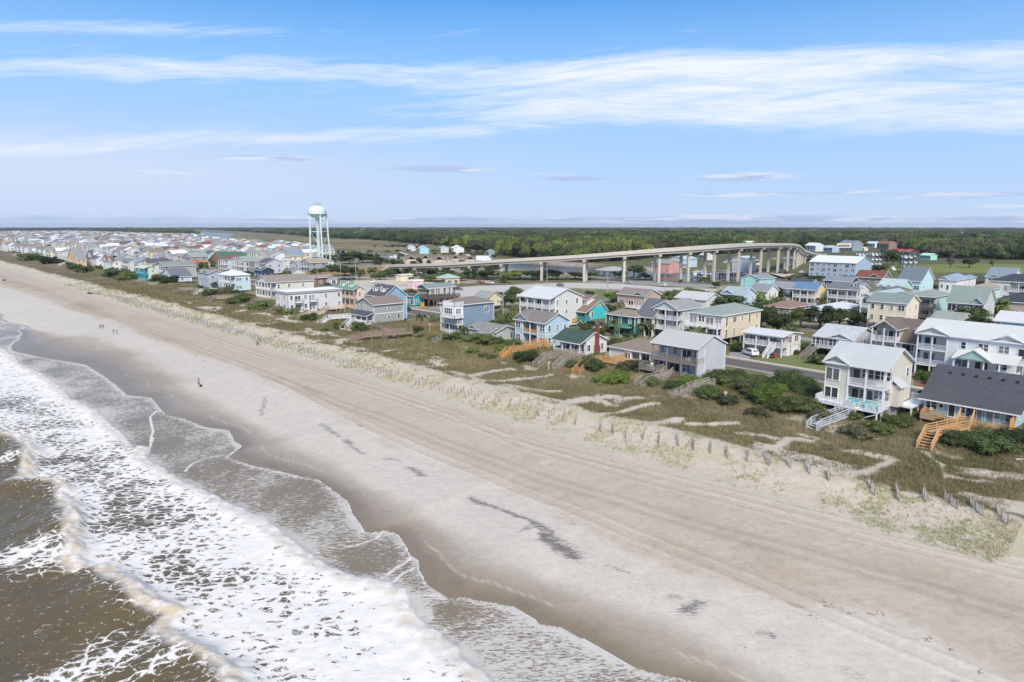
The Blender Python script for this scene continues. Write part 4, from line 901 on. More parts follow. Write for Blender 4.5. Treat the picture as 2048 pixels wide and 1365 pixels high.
house('house', 'small cream house with grey-green gable roof behind the blue tower house', 947, 972, 1003, 597, 4.4, '#dccfa8', '#8d958c', 'gy', pil=1.4, st=1, pitch=.55, rot=0, fw='s d', sw='s s', porch=[(0, 1)], pr=1.6)
hl = house('pavilion_house', 'open two-level dark timber pavilion with turquoise gable and ground arches', 836, 856, 908, 576, 7.4, '#2f8fa0', '#7d8587', 'gx', pil=6.9, st=1, pitch=.36, rot=0, fw='-', sw='-', ov=.8)
for o_ in [c for c in hl.children if c.name.startswith('piling')]: pass
for z_ in (3.4,):
    dk_ = MB().box(-.2, 15, -.2, 11, z_ - .3, z_).obj('gallery_floor', DKWOOD, hl); railing(hl, [(15, -.1), (-.1, -.1), (-.1, 11)], z_, DKWOOD, 1.1, .14, 2.4)
m_ = MB()
for i in range(6):
    x = .2 + i * 2.5; m_.box(x - .15, x + .15, .05, .3, 0, 6.9)
    for k in range(6):
        a0 = math.pi * k / 6; a1 = math.pi * (k + 1) / 6; cx0 = x + 1.25
        m_.bar((cx0 - 1.05 * math.cos(a0), .15, 1.9 + 1.0 * math.sin(a0)), (cx0 - 1.05 * math.cos(a1), .15, 1.9 + 1.0 * math.sin(a1)), .2, .3)
m_.obj('arcade', DKWOOD, hl); MB().box(3, 14, 3, 10, 0, 3.0).obj('ground_floor_wall', paint('#4a443f'), hl)
house('cottage', 'small turquoise cottage with dark roof left of the timber pavilion', 814, 828, 842, 593, 4.0, '#3ba3ac', '#50565c', 'gy', pil=.5, st=1, pitch=.6, rot=0, fw='s d', sw='m', skirt=1)
house('house', 'navy blue house with charcoal roof left of the water tower base', 508, 523, 548, 541, 5.5, '#31475c', '#4f565e', 'gy', pil=1, st=1, pitch=.45, rot=0, fw='s s s', sw='s s', sgab=[(.5, 2.2)])
house('cottage', 'white cottage with grey gable roof behind the tan-roofed condo', 567, 581, 610, 546, 3.6, '#dcdad4', '#777a7d', 'gy', pil=.4, st=1, pitch=.5, rot=0, fw='s s', sw='s s')
house('restaurant_building', 'long low brick restaurant with weathered shingle roof below the water tower', 606, 618, 663, 556, 3.8, '#8d5b44', '#938a80', 'gx', pil=.2, st=1, pitch=.34, rot=0, fw='s s', sw='d d p', cat='restaurant', ov=.9)
house('garage', 'white garage with dark green door beside the brick restaurant', 655, 661, 673, 557, 3.2, '#dadbd8', '#71787a', 'gx', pil=.1, st=1, pitch=.4, rot=0, fw='m', sw='d', cat='garage')
house('house', 'white house with low orange hip roof on the left of the big green roof', 374, 398, 419, 526, 4.8, '#dfdcd4', '#a9734f', 'hip', pil=.5, st=1, pitch=.42, rot=0, fw='p d s', sw='m p')
house('lodge', 'big lodge with steep dark green roof and brick walls', 418, 448, 500, 523, 5.0, '#93705f', '#4c6a5b', 'gx', pil=.3, st=1, pitch=.42, rot=0, fw='d d d', sw='s s s', cat='restaurant')
house('house', 'cream two-storey house with orange tiled roof and brick chimney before the green-roofed lodge', 448, 458, 490, 520, 7.0, '#e4dcbf', '#b3805a', 'hip', pil=.3, st=2, pitch=.35, rot=0, fw='s s', sw='s s s|s s s')
house('motel_building', 'long low cream motel with flat pale roof left of the water tower', 505, 519, 588, 522, 5.8, '#ddd8bd', '#cfd0cb', 'flat', 'metal', pil=.2, st=2, rot=0, fw='s d s', sw='s d s d s d', cat='motel', W_=10)
house('motel_building', 'second pale flat-roofed motel wing in front of the long low cream motel', 547, 560, 598, 531, 4.0, '#d7dacb', '#cbd2d2', 'flat', 'metal', pil=.2, st=1, rot=0, fw='s d', sw='s d s d', cat='motel')
house('house', 'red-roofed white house just above the flat motel', 507, 520, 541, 506, 6.5, '#e2dcd4', '#a2553f', 'hip', pil=1, st=2, pitch=.4, rot=0, fw='s s', sw='s s')
house('house', 'coral pink roofed house near the canal', 548, 562, 576, 501, 7.0, '#d9cdbf', '#d0735f', 'gx', pil=1, st=2, pitch=.45, rot=0, fw='s s', sw='s s')
house('house', 'cream house with orange roof left of the tower leg', 568, 588, 606, 503, 6.5, '#e0dac0', '#c07a55', 'hip', pil=1, st=2, pitch=.4, rot=0, fw='s s', sw='s s')
house('house', 'mint green house seen between the water tower legs', 625, 634, 645, 507, 6.5, '#a9d9c2', '#bfe0cf', 'gx', pil=1, st=2, pitch=.4, rot=0, fw='s s', sw='s s')

house('house', 'brown-roofed low bungalow with white fascia among the pines', 1531, 1580, 1618, 616, 3.6, '#8e7d6c', '#8b6f62', 'hip', pil=.3, st=1, pitch=.36, rot=N1, fw='s s s', sw='s s', group=K)
house('house', 'low grey hip-roofed house behind the dark pines', 1612, 1664, 1722, 622, 4.2, '#cfd3d6', '#c0c5c8', 'hip', pil=.4, st=1, pitch=.3, rot=N1, fw='s p s', sw='s s s')
house('house', 'pale yellow house with steel blue roof and double white porches', 1586, 1632, 1653, 580, 7.2, '#e3d6a4', '#5f7d98', 'gy', pil=1.2, st=2, pitch=.5, rot=N1, fw='s d s s', sw='- -', porch=[(0, 1)], pr=2.2)
house('house', 'white double-porch house with dark grey roof right of the yellow house', 1656, 1716, 1738, 580, 8.0, '#dad6cc', '#6f7073', 'gy', pil=1.4, st=2, pitch=.42, rot=N1, fw='p d p d', sw='s s', porch=[(0, 1)], pr=2.4, sgab=[(.1, 2.6)])
house('house', 'navy blue house with grey roof and white trim', 1650, 1703, 1716, 563, 8.2, '#243b57', '#7c848b', 'gy', pil=1, st=2, pitch=.48, rot=N1, fw='s l s d', sw='s')
house('house', 'olive grey craftsman house with red-brown roof and tall white-trimmed gable', 1712, 1764, 1781, 556, 8.8, '#8d8c7e', '#7a4a3c', 'gy', pil=1, st=2, pitch=.55, rot=N1, fw='p s p', sw='s', fgab=[(.1, .5)])
house('house', 'narrow white house with peach porches in front of the dark hip roof', 1724, 1742, 1806, 592, 8.6, '#e8cdb0', '#a9bcc4', 'gx', 'metal', pil=1.6, st=2, pitch=.4, rot=N1, fw='d d', sw='s s -', porch=[(0, 1)], pr=2.4)
house('house', 'pale yellow two-storey house with slate roof and outside stairs', 1738, 1814, 1838, 607, 8.6, '#e6dac2', '#7d8985', 'gy', pil=2.4, st=2, pitch=.44, rot=N1, fw='s s s p|s s d p', sw='s s')
house('house', 'mint green house with grey hip roof and dark double decks', 1816, 1869, 1900, 594, 8.0, '#b7d9cd', '#8c9089', 'hip', pil=1.3, st=2, pitch=.38, rot=N1, fw='s d d s', sw='s s', porch=[(0, 1)], pr=2.2, pcol=DKWOOD)
house('house', 'white house with big grey-green roof and gabled front porch', 1896, 1968, 1990, 608, 7.4, '#c6c8c6', '#828f86', 'gy', pil=1.6, st=2, pitch=.78, rot=N1, fw='d d p p', sw='s s s', fgab=[(.02, .38)])
house('house', 'mint gabled house with tan roof behind the big grey-green roof', 1925, 1966, 2000, 582, 8.4, '#b9dcd8', '#9a8b7a', 'gx', pil=1.2, st=2, pitch=.5, rot=N1, fw='s s', sw='s s')
house('house', 'beige house with black hip roof at the right edge', 1998, 2090, 2140, 608, 5.6, '#bfae9e', '#3b4048', 'hip', pil=.6, st=1, pitch=.45, rot=N1, fw='s p s p s', sw='s', W_=14, D_=12)
house('house', 'white upper-storey house with black hip roof on the far right', 2001, 2080, 2130, 566, 9.0, '#dcdad6', '#3d444c', 'hip', pil=1.4, st=2, pitch=.42, rot=N1, fw='p d d p', sw='s', W_=16, D_=12, porch=[(0, .6)])
house('house', 'white house with grey roof and small porch gable above the black roof', 1972, 2025, 2045, 556, 7.5, '#d8dcde', '#7f8a93', 'gy', pil=1.4, st=2, pitch=.45, rot=N1, fw='s d s', sw='s', fgab=[(.05, .35), (.5, .85)])
house('house', 'low peach bungalow with pale green-grey roof behind the brown shingle roof', 1860, 1918, 1946, 646, 3.6, '#d8c5ac', '#8f958c', 'gy', pil=.3, st=1, pitch=.36, rot=N2, fw='s s', sw='s s')
house('house', 'sky blue house with white roof at the right edge', 1986, 2075, 2120, 648, 5.8, '#a5c4e6', '#d0d3d5', 'gy', 'metal', pil=1.2, st=1, pitch=.36, rot=N2, fw='s s', sw='s', W_=9, D_=11, porch=[(.85, 1)])
house('house', 'white turreted house with steel blue roofs and a blue door', 1880, 1914, 1938, 560, 9.2, '#e4e2dd', '#8a9bab', 'hip', pil=.6, st=2, pitch=.6, rot=N1, fw='s e s', sw='s s', fgab=[(.5, .98)])
house('house', 'small white tower wing with blue pyramid roof right of the turreted house', 1922, 1940, 1952, 556, 9.0, '#e4e2dd', '#7f96aa', 'hip', pil=.6, st=2, pitch=.5, rot=N1, fw='p', sw='s')
house('house', 'tall mint house with dark roof and a steep side gable', 1797, 1842, 1867, 562, 9.4, '#c0dfdf', '#6b747a', 'gy', pil=.8, st=2, pitch=.68, rot=N1, fw='p p p', sw='s s')
house('house', 'mint house with several small front gables and pale roof', 1756, 1802, 1824, 575, 7.6, '#aedacb', '#a9b9b8', 'gy', pil=.8, st=2, pitch=.45, rot=N1, fw='s s s', sw='s s', fgab=[(.02, .3), (.4, .65), (.72, .98)])
house('house', 'white house with brown-grey hip roof before the mint gables', 1752, 1796, 1826, 586, 7.0, '#dfe0dc', '#6f6a66', 'hip', pil=.8, st=2, pitch=.4, rot=N1, fw='s s s', sw='s s')
house('house', 'light blue gable-fronted house leftmost of the roof row by the field', 1444, 1486, 1512, 590, 6.6, '#bdd0e0', '#9aa6a8', 'gy', pil=.4, st=2, pitch=.5, rot=N1, fw='s s s', sw='s s', fgab=[(.45, .98)])
house('house', 'white house with grey roof second in the roof row by the field', 1500, 1534, 1556, 583, 6.6, '#dcdddb', '#85898b', 'gy', pil=.4, st=2, pitch=.55, rot=N1, fw='s s s', sw='s s')
house('house', 'white house with grey roof third in the roof row by the field', 1542, 1580, 1600, 577, 7.0, '#e2e2df', '#8a8d8e', 'gy', pil=.4, st=2, pitch=.5, rot=N1, fw='s s s', sw='s s')
house('house', 'white house with charcoal roof and small porch behind the yellow house', 1576, 1618, 1638, 572, 7.0, '#dfdfdc', '#474d57', 'gy', pil=.4, st=2, pitch=.5, rot=N1, fw='s s s', sw='s s', fgab=[(.05, .4)])
house('restaurant_building', 'pale turquoise waterside restaurant with grey roof near the bridge foot', 1483, 1521, 1550, 558, 6.0, '#9fd6d0', '#83898d', 'gx', pil=.4, st=2, pitch=.34, rot=N1, fw='s - p', sw='s s', cat='restaurant')
house('storage_building', 'light grey gabled hall with a plain metal roof below the field', 1352, 1412, 1442, 600, 5.4, '#d8d9d8', '#c3c5c5', 'gy', 'metal', pil=.1, st=1, pitch=.42, rot=N1, fw='-', sw='- s', cat='hall')
hs8 = house('condo_building', 'large light blue canal-side condo block with white metal roof', 1620, 1713, 1722, 527, 9.0, '#a5bccb', '#dfe3e6', 'gy', 'metal', pil=.3, st=3, pitch=.32, rot=N1, fw='d p d p d p d p|d p d p d p d p|e p e p e p e p', sw='s', D_=22, cat='apartment building', gz=1.5)
house('waterfront_building', 'salmon pink waterfront building with grey roof seen under the bridge', 1305, 1340, 1358, 527, 7.0, '#d99a8c', '#8a8f8c', 'gy', pil=.3, st=2, pitch=.4, rot=N1, fw='s s s s', sw='s s', cat='restaurant', gz=1.2)
house('warehouse', 'pale blue-grey boat shed right of the salmon building', 1338, 1368, 1394, 519, 7.0, '#c3d3dd', '#b9c4c8', 'gx', 'metal', pil=.2, st=1, pitch=.3, rot=N1, fw='-', sw='-', cat='shed', gz=1.2)
house('marina_shed', 'tall grey boat storage shed behind the bridge piers', 1466, 1490, 1512, 517, 10.0, '#c2cad0', '#cfd3d3', 'gx', 'metal', pil=.2, st=1, pitch=.25, rot=N1, fw='-', sw='-', cat='shed', gz=1.2)
hp_ = house('pavilion', 'open picnic pavilion with wide grey roof between the bridge piers', 1198, 1222, 1250, 540, 4.2, '#8d857a', '#a4a3a0', 'hip', pil=3.9, st=1, pitch=.3, rot=0, fw='-', sw='-', cat='pavilion', ov=1.6)
house('shop_building', 'small cream roadside building with white roof by the embankment', 792, 802, 825, 551, 3.6, '#e3d6ba', '#e2dfd6', 'gx', 'metal', pil=.1, st=1, pitch=.14, rot=0, fw='-', sw='-', cat='shop')
house('shop_building', 'pink shop with white flat roof behind the timber pavilion', 816, 826, 846, 563, 3.8, '#e3b9b4', '#e6e2dc', 'flat', 'metal', pil=.1, st=1, rot=0, fw='s', sw='s e', cat='shop')
house('shop_building', 'peach shop with pale green roof and striped front beside the crossing', 874, 892, 918, 556, 3.6, '#e2c0a8', '#9db5a8', 'hip', pil=.1, st=1, pitch=.4, rot=0, fw='p p', sw='d d', cat='shop')
# ------------------------------------------------------------------ roads, paths, car parks (thin sheets, each a little above the one below)
def smooth_line(P, n=6):
    P = [np.array(p, float) for p in P]; Q = [P[0] * 2 - P[1]] + P + [P[-1] * 2 - P[-2]]; out = []
    for i in range(1, len(Q) - 2):
        for k in range(n):
            t = k / n; a, b, c, d_ = Q[i - 1], Q[i], Q[i + 1], Q[i + 2]
            out.append(0.5 * (2 * b + (c - a) * t + (2 * a - 5 * b + 4 * c - d_) * t * t + (3 * b - a - 3 * c + d_) * t ** 3))
    out.append(P[-1]); return [tuple(o) for o in out]
def ribbon(name, pts, off0, off1, z, mat, z1=None, dash=None, kind='structure', parent=None):
    """strip between two offsets of a line; with z1 it is a solid kerb-like strip"""
    m = MB(); L = []; n = len(pts)
    for i in range(n):
        a = pts[max(i - 1, 0)]; b = pts[min(i + 1, n - 1)]; dx_, dy_ = b[0] - a[0], b[1] - a[1]; q = math.hypot(dx_, dy_); nx, ny = dy_ / q, -dx_ / q
        zz = (pts[i][2] if len(pts[i]) > 2 else 0)
        L.append(((pts[i][0] + nx * off0, pts[i][1] + ny * off0), (pts[i][0] + nx * off1, pts[i][1] + ny * off1), zz))
    for i in range(n - 1):
        if dash and i % dash[1] >= dash[0]: continue
        (a, b, za), (c, d_, zb) = L[i], L[i + 1]
        if z1 is None: m.quad((*b, za + z), (*d_, zb + z), (*c, zb + z), (*a, za + z))
        else:
            m.quad((*b, za + z1), (*d_, zb + z1), (*c, zb + z1), (*a, za + z1)); m.quad((*a, za + z), (*a, za + z1), (*c, zb + z1), (*c, zb + z)); m.quad((*b, za + z), (*d_, zb + z), (*d_, zb + z1), (*b, za + z1)); m.quad((*b, za + z), (*a, za + z), (*c, zb + z), (*d_, zb + z))
    o = m.obj(name, mat, parent, fixn=z1 is not None)
    return setp(o, kind=kind) if kind else o
def sheet(name, P, z, mat, kind='structure'):
    me = bpy.data.meshes.new(name); bm = bmesh.new(); f = bm.faces.new([bm.verts.new((x, y, z)) for x, y in P]); bmesh.ops.triangulate(bm, faces=[f]); bm.normal_update()
    for f in bm.faces:
        if f.normal.z < 0: f.normal_flip()
    bm.to_mesh(me); bm.free(); me.materials.append(mat); return setp(link(bpy.data.objects.new(name, me)), kind=kind)
ASPH = paint('#5b5956', 'asphalt'); ASPL = paint('#8f8d8a', 'asphalt'); CONC = paint('#b9b3a8', 'asphalt'); SANDY = paint('#bdb19c', 'asphalt')
YEL = paint('#b87a35', 'asphalt'); WHT = paint('#c9c9c6', 'asphalt'); LAWN = paint('#6c7340', 'asphalt'); MULCH = paint('#7c5a49', 'asphalt')
RD = smooth_line([(133, -20), (135.0, 20), (137.5, 55), (138.6, 85), (140.2, 120), (140.5, 150), (139, 180), (140, 230), (146, 300), (152, 380), (156, 520), (158, 800), (160, 1200), (170, 2400)], 6)
ribbon('roadway', RD, -3.9, 3.9, 2.03, ASPH)
ribbon('road_shoulder', RD, 3.95, 5.6, 2.02, SANDY, 2.10); ribbon('road_shoulder', RD, -4.6, -3.95, 2.012, SANDY)
ribbon('road_marking', RD, -.22, -.10, 2.036, YEL); ribbon('road_marking', RD, .10, .22, 2.036, YEL)
ribbon('road_marking', RD, -3.25, -3.12, 2.036, WHT); ribbon('road_marking', RD, 3.12, 3.25, 2.036, WHT)
for k, xr_ in enumerate((190, 222, 254, 290)):
    ribbon('side_street', smooth_line([(xr_ - 2, 420 if k > 1 else 372), (xr_, 600), (xr_ + 6 * k, 1000), (xr_ + 30 * k, 2000)], 5), -2.6, 2.6, 2.02, ASPL)
ribbon('side_street', smooth_line([(176, -20), (179, 40), (182, 80), (184, 120)], 5), -2.4, 2.4, 2.02, ASPL)
ribbon('side_street', smooth_line([(222, 0), (226, 60), (229, 110), (228, 150)], 5), -2.4, 2.4, 2.02, ASPL)
G2 = lambda L, z=2.0: [gp(x, y, z) for x, y in L]
sheet('parking_area', G2([(700,574),(790,571),(890,577),(960,572),(1040,570),(1130,566),(1240,568),(1330,575),(1440,580),(1440,586),(1330,582),(1240,579),(1130,576),(1040,585),(1060,597),(980,604),(915,603),(860,598),(800,592),(700,588)]), 2.025, CONC)
sheet('dirt_lot', G2([(690,562),(790,560),(880,566),(900,575),(800,571),(700,573)]), 2.018, SANDY)
sheet('parking_area', G2([(1225,563),(1300,562),(1354,566),(1440,571),(1440,578),(1354,573),(1290,570),(1225,567)]), 2.032, ASPL)
sheet('lawn', G2([(1120,579),(1230,582),(1320,586),(1360,590),(1352,603),(1240,600),(1190,598),(1110,596)]), 2.012, LAWN)
sheet('lawn', G2([(1480,722),(1600,706),(1660,725),(1665,762),(1560,744)]), 2.010, LAWN)
sheet('driveway', G2([(1452,728),(1462,700),(1515,702),(1495,722),(1478,722)]), 2.024, ASPL)
sheet('driveway', G2([(1451,742),(1520,756),(1490,775),(1440,768)]), 2.024, paint('#a3a7a4', 'asphalt'))
sheet('driveway', G2([(1832,786),(1880,760),(1912,748),(1905,765),(1862,800)]), 2.03, paint('#a9adaa', 'asphalt'))
sheet('mulch_bed', G2([(1822,742),(1840,735),(1890,745),(1880,760),(1830,782)]), 2.02, MULCH)
sheet('driveway', G2([(1845,735),(1870,720),(1905,725),(1885,742)]), 2.026, CONC)
# dirt yard of the boat dealer beyond the canal and the ramp road under the bridge
sheet('dirt_lot', G2([(1540,548),(1590,530),(1625,529),(1600,545),(1570,556)], 1.5), 1.65, SANDY)
sheet('dirt_lot', G2([(1390,534),(1470,536),(1560,530),(1560,538),(1470,545),(1395,543)], 1.2), 1.3, SANDY)

# ------------------------------------------------------------------ bridge
BR = smooth_line([(246, 381, 6.6), (246, 366, 7.3), (247, 352, 8.0), (250, 327, 9.5), (258, 305, 11.2), (268, 282, 13.0), (282, 256, 15.0), (296, 234, 17.2), (312, 219, 18.8), (330, 210, 19.8), (354, 206, 20.5), (390, 208, 20.7), (430, 213, 20.2), (456, 217, 19.5), (480, 223, 18.1), (504, 232, 16.2), (525, 240, 14.3), (545, 247, 12.3), (562, 252, 10.8), (600, 262, 8), (681, 287, 4.5), (760, 320, 2.4)], 6)
CM = paint('#c4bdb1', 'concrete'); CM2 = paint('#b5aea2', 'concrete')
bt = empty('road_bridge', (246, 381, 2), 0, 'long curved grey concrete road bridge on tall twin-column piers over the canal', 'bridge')
BL = [(x - 246, y - 381, z - 2) for x, y, z in BR]
ribbon('deck', BL, -5.2, 5.2, -.45, CM2, 0, kind=None, parent=bt); ribbon('road_surface', BL, -4.6, 4.6, .01, ASPL, kind=None, parent=bt)
for a, b_ in ((-5.25, -4.95), (4.95, 5.25)): ribbon('parapet', BL, a, b_, -.48, CM, 1.0, kind=None, parent=bt)
for a in (-4.5, -1.6, 1.3, 4.1): ribbon('girder', BL, a, a + .45, -1.65, CM2, -.46, kind=None, parent=bt)
for a in range(3, len(BL) - 12, 5 if True else 6):
    x, y, z = BL[a]; xa, ya = BL[a + 1][:2]; rz = math.atan2(ya - y, xa - x)
    if z < 2.0: continue
    gz = -3.2 if (340 < x + 246 < 425) else -.2
    pr_ = MB().box(-.8, .8, -5.0, 5.0, z - 2.9, z - 1.67).obj('pier_cap', CM2, bt); pr_.location = (x, y, 0); pr_.rotation_euler = (0, 0, rz)
    for s_ in (-3.1, 3.1):
        c_ = MB().box(-.65, .65, s_ - .65, s_ + .65, gz, z - 2.9).obj('pier_column', CM, pr_)
    if z > 12: MB().box(-.45, .45, -2.44, 2.44, z * .5 - .6, z * .5 + .5).obj('pier_strut', CM2, pr_)
# grassy approach embankment curving down towards the beach road
m = MB(); EMB = smooth_line([(247, 374, 6.5), (243, 392, 6.2), (228, 404, 5.8), (208, 406, 5.0), (190, 400, 3.6), (174, 392, 2.1)], 4)
prev = None
for i, (x, y, z) in enumerate(EMB):
    a = EMB[max(i - 1, 0)]; b_ = EMB[min(i + 1, len(EMB) - 1)]; q = math.hypot(b_[0] - a[0], b_[1] - a[1]); nx, ny = (b_[1] - a[1]) / q, -(b_[0] - a[0]) / q; hgt = z - 2
    cur = [(x + nx * s_, y + ny * s_, zz) for s_, zz in ((-6 - hgt * 2.2, 1.9), (-6, z - .02), (6, z - .02), (6 + hgt * 2.2, 1.9))]
    if prev is None: m.quad(*cur)
    else:
        for k in range(3): m.quad(prev[k], prev[k + 1], cur[k + 1], cur[k])
    prev = cur
setp(m.obj('embankment', paint('#85714f', 'asphalt'), fixn=True), kind='structure')
ribbon('ramp_road', EMB, -4.3, 4.3, .02, ASPL)
ab = MB(); ab.box(-.6, .6, -6, 6, -4.6, -.1); ab.bar((0, -6, -.2), (0, -16, -4.4), .6, .5); ab.bar((0, 6, -.2), (0, 16, -4.4), .6, .5)
setp(ab.obj('abutment', CM, bt), None).rotation_euler = (0, 0, R(90)); bpy.data.objects['abutment'].location = (0, -7, 4.6)

# ------------------------------------------------------------------ water tower
def lathe(prof, n=28):
    V = []; F = []
    for r, z in prof:
        for i in range(n): V.append((r * math.cos(2 * math.pi * i / n), r * math.sin(2 * math.pi * i / n), z))
    for j in range(len(prof) - 1):
        for i in range(n): F.append((j * n + i, j * n + (i + 1) % n, (j + 1) * n + (i + 1) % n, (j + 1) * n + i))
    return V, F
def lathe_obj(name, prof, mat, parent, n=28, loc=(0, 0, 0)):
    V, F = lathe(prof, n); me = bpy.data.meshes.new(name); me.from_pydata(V, [], F); me.materials.append(mat); me.polygons.foreach_set('use_smooth', [True] * len(F)); o = link(bpy.data.objects.new(name, me), parent); o.location = loc; return o
AQ = paint('#dbe8e3', 'gloss')
tx, ty = gp(639, 530, 2.0)
wt = empty('water_tower', (tx, ty, 2), 0, 'tall pale aqua water tower with a rounded tank on splayed legs above the town', 'water tower')
k = math.hypot(tx, ty) / 560.0
RT = 7.0 * k; Zb, Zm0, Zm1, Zt = 36.4, 39.3, 41.8, 46.0
lathe_obj('tank', [(1.7, Zb - .4)] + [(RT * math.sin(a) if a < 1.55 else RT, Zm0 - (Zm0 - Zb) * math.cos(a)) for a in (.3, .55, .8, 1.05, 1.3, 1.56)] + [(RT, Zm1)] + [(RT * max(math.cos(a), 0) ** .8, Zm1 + (Zt - Zm1) * math.sin(a)) for a in (.2, .45, .7, .95, 1.2, 1.4, 1.57)], AQ, wt)
lathe_obj('catwalk', [(RT, Zm0 - .1), (RT + .7, Zm0 - .1), (RT + .7, Zm0 + .1), (RT, Zm0 + .1)], paint('#9db8b0', 'gloss'), wt)
lathe_obj('riser', [(1.35 * k, 0), (1.35 * k, Zb - .8), (1.9, Zb - .1)], AQ, wt, 20)
va = math.atan2(-math.sin(math.atan2(tx, ty)), math.cos(math.atan2(tx, ty)))  # picture-right direction on the ground
LG = []
for i in range(5):
    a = va + 2 * math.pi * i / 5; c_, s_ = math.cos(a), math.sin(a); top = Vector((c_ * RT * .98, s_ * RT * .98, Zm0)); foot = Vector((c_ * RT * 1.2, s_ * RT * 1.2, 0)); LG.append((top, foot))
    MB().bar(foot, top, .85).obj('leg', AQ, wt)
for i in range(5):
    (t0, f0), (t1, f1) = LG[i], LG[(i + 1) % 5]; m = MB(); m2 = MB()
    for lv in (.30, .66): m.bar(f0.lerp(t0, lv), f1.lerp(t1, lv), .35)
    for a, b_ in ((0.0, .30), (.30, .66), (.66, .98)):
        m2.bar(f0.lerp(t0, a), f1.lerp(t1, b_), .13); m2.bar(f1.lerp(t1, a), f0.lerp(t0, b_), .13)
    m.obj('horizontal_strut', AQ, wt); m2.obj('cross_rod', AQ, wt)
for i in range(9):
    a = i * .9; r = 1.0 + (i % 3) * 1.2; MB().bar((r * math.cos(a) + 1, r * math.sin(a), Zt - .8), (r * math.cos(a) + 1, r * math.sin(a), Zt + 1.6 + (i % 4) * .5), .18).obj('antenna', paint('#8f9a98', 'gloss'), wt)
MB().box(-9, 9, -6.5, -6.2, 0, 3).box(-9, -8.7, -6.5, 6, 0, 3).obj('compound_fence', paint('#9a6b4c', 'wood'), wt)

# ------------------------------------------------------------------ dune walkovers
def walkover(label, pts, w, mat, detail=1, name='dune_walkover', group='wooden walkovers across the dunes', posts=True, boards=False):
    P = [Vector((*gp(px, py, z), z)) for px, py, z in pts]; P[0].z = ground_z(P[0].x, P[0].y) + .12
    o = P[0].copy(); t = empty(name, o, 0, label, 'boardwalk', group); P = [p - o for p in P]
    sp_ = .16 if detail else .45
    for a, b_ in zip(P[:-1], P[1:]):
        u = Vector((b_.x - a.x, b_.y - a.y, 0)); L = (b_ - a).length
        if u.length < .05: continue
        u.normalize(); s = Vector((-u.y, u.x, 0)) * w / 2
        slope = abs(b_.z - a.z) / L
        if slope > .22:
            n = max(2, int(abs(b_.z - a.z) / .19)); me_ = MB().bar(-s, s, .3, .06).mesh('tread', mat)
            if detail:
                for i in range(n): q = a.lerp(b_, (i + .5) / n); inst('tread', me_, t, q)
            else:
                m = MB()
                for i in range(n): q = a.lerp(b_, (i + .5) / n); m.bar(q - s, q + s, .3, .06)
                m.obj('steps', mat, t)
        else:
            if detail and boards:
                n = int(L / .32); me_ = MB().bar(-s, s, .27, .05).mesh('deck_board', mat)
                for i in range(n): inst('deck_board', me_, t, a.lerp(b_, (i + .5) / n))
            else:
                m = MB(); n = int(L / (.35 if detail else 1.2))
                for i in range(max(1, n)): q = a.lerp(b_, (i + .5) / max(1, n)); m.bar(q - s, q + s, (.31 if detail else L / max(1, n) - .05), .06)
                m.obj('walkway', mat, t)
        m = MB()
        for k in (-1, 1): m.bar(a + s * k - Vector((0, 0, .16)), b_ + s * k - Vector((0, 0, .16)), .08, .24)
        m.obj('stringer', mat, t)
        for k in (-1, 1):
            m = MB(); e1, e2 = a + s * k, b_ + s * k; up = Vector((0, 0, 1))
            m.bar(e1 + up * 1.0, e2 + up * 1.0, .14, .07); m.bar(e1 + up * .62, e2 + up * .62, .05, .09); m.bar(e1 + up * .3, e2 + up * .3, .05, .09)
            if detail:
                for i in range(int(L / .45)): q = e1.lerp(e2, (i + .5) / int(L / .45)); m.bar(q + up * .1, q + up * .98, .04)
            n = max(1, int(L / 1.8))
            for i in range(n + 1): q = e1.lerp(e2, i / n); m.bar(q - up * .1, q + up * 1.05, .11)
            m.obj('handrail', mat, t)
        n = max(1, int(L / 2.6)); m = MB()
        for i in range(n + 1):
            q = a.lerp(b_, i / n)
            for k in (-1, 1): m.bar(q + s * k - Vector((0, 0, .1)), q + s * k - Vector((0, 0, max(1.2, q.z + o.z - ground_z(q.x + o.x, q.y + o.y) + .5))), .13)
        m.obj('supports', mat, t)
    return t
ORW = paint('#c9a070', 'wood'); SGW = paint('#b9bdbd', 'wood'); WGW = paint('#a39a8e', 'wood'); BEW = paint('#d2c3a9', 'wood'); WHW = paint('#e0dfda', 'wood'); BRW = paint('#9b8676', 'wood'); TNW = paint('#c69a6c', 'wood')
walkover('bright orange new-timber stairway climbing to the charcoal-roofed house', [(1847,900,2.4),(1864,866,3.6),(1926,852,3.7),(1934,832,4.6)], 1.7, ORW, 1, boards=True)
walkover('pale grey walkway stepping down from the cream house deck to the dune', [(1622,862,2.4),(1632,850,3.1),(1687,829,3.7),(1700,817,4.4),(1733,811,4.5),(1741,803,4.75)], 1.6, SGW, 1, boards=True)
walkover('weathered grey stairway leading from the grey balconied house', [(1274,777,2.4),(1288,763,3.5),(1328,755,3.7),(1346,735,4.6)], 1.5, WGW, 1, boards=True)
walkover('weathered walkover ending in green bushes right of the grey house', [(1340,798,2.3),(1354,793,2.7),(1382,778,3.5),(1424,767,3.8)], 1.3, WGW)
walkover('light timber walkover rising and running right to the brown bungalow deck', [(1151,749,2.4),(1170,729,3.6),(1208,720,3.9),(1262,730,3.4)], 1.5, TNW, 1)
walkover('grey wooden walkover in front of the brick chimney cottage', [(1071,734,2.4),(1093,715,3.6),(1133,708,3.7),(1166,706,3.7)], 1.4, WGW)
walkover('short grey-brown stairway between two bushes below the cottage', [(1111,740,2.4),(1129,721,3.5),(1158,715,3.6)], 1.3, WGW)
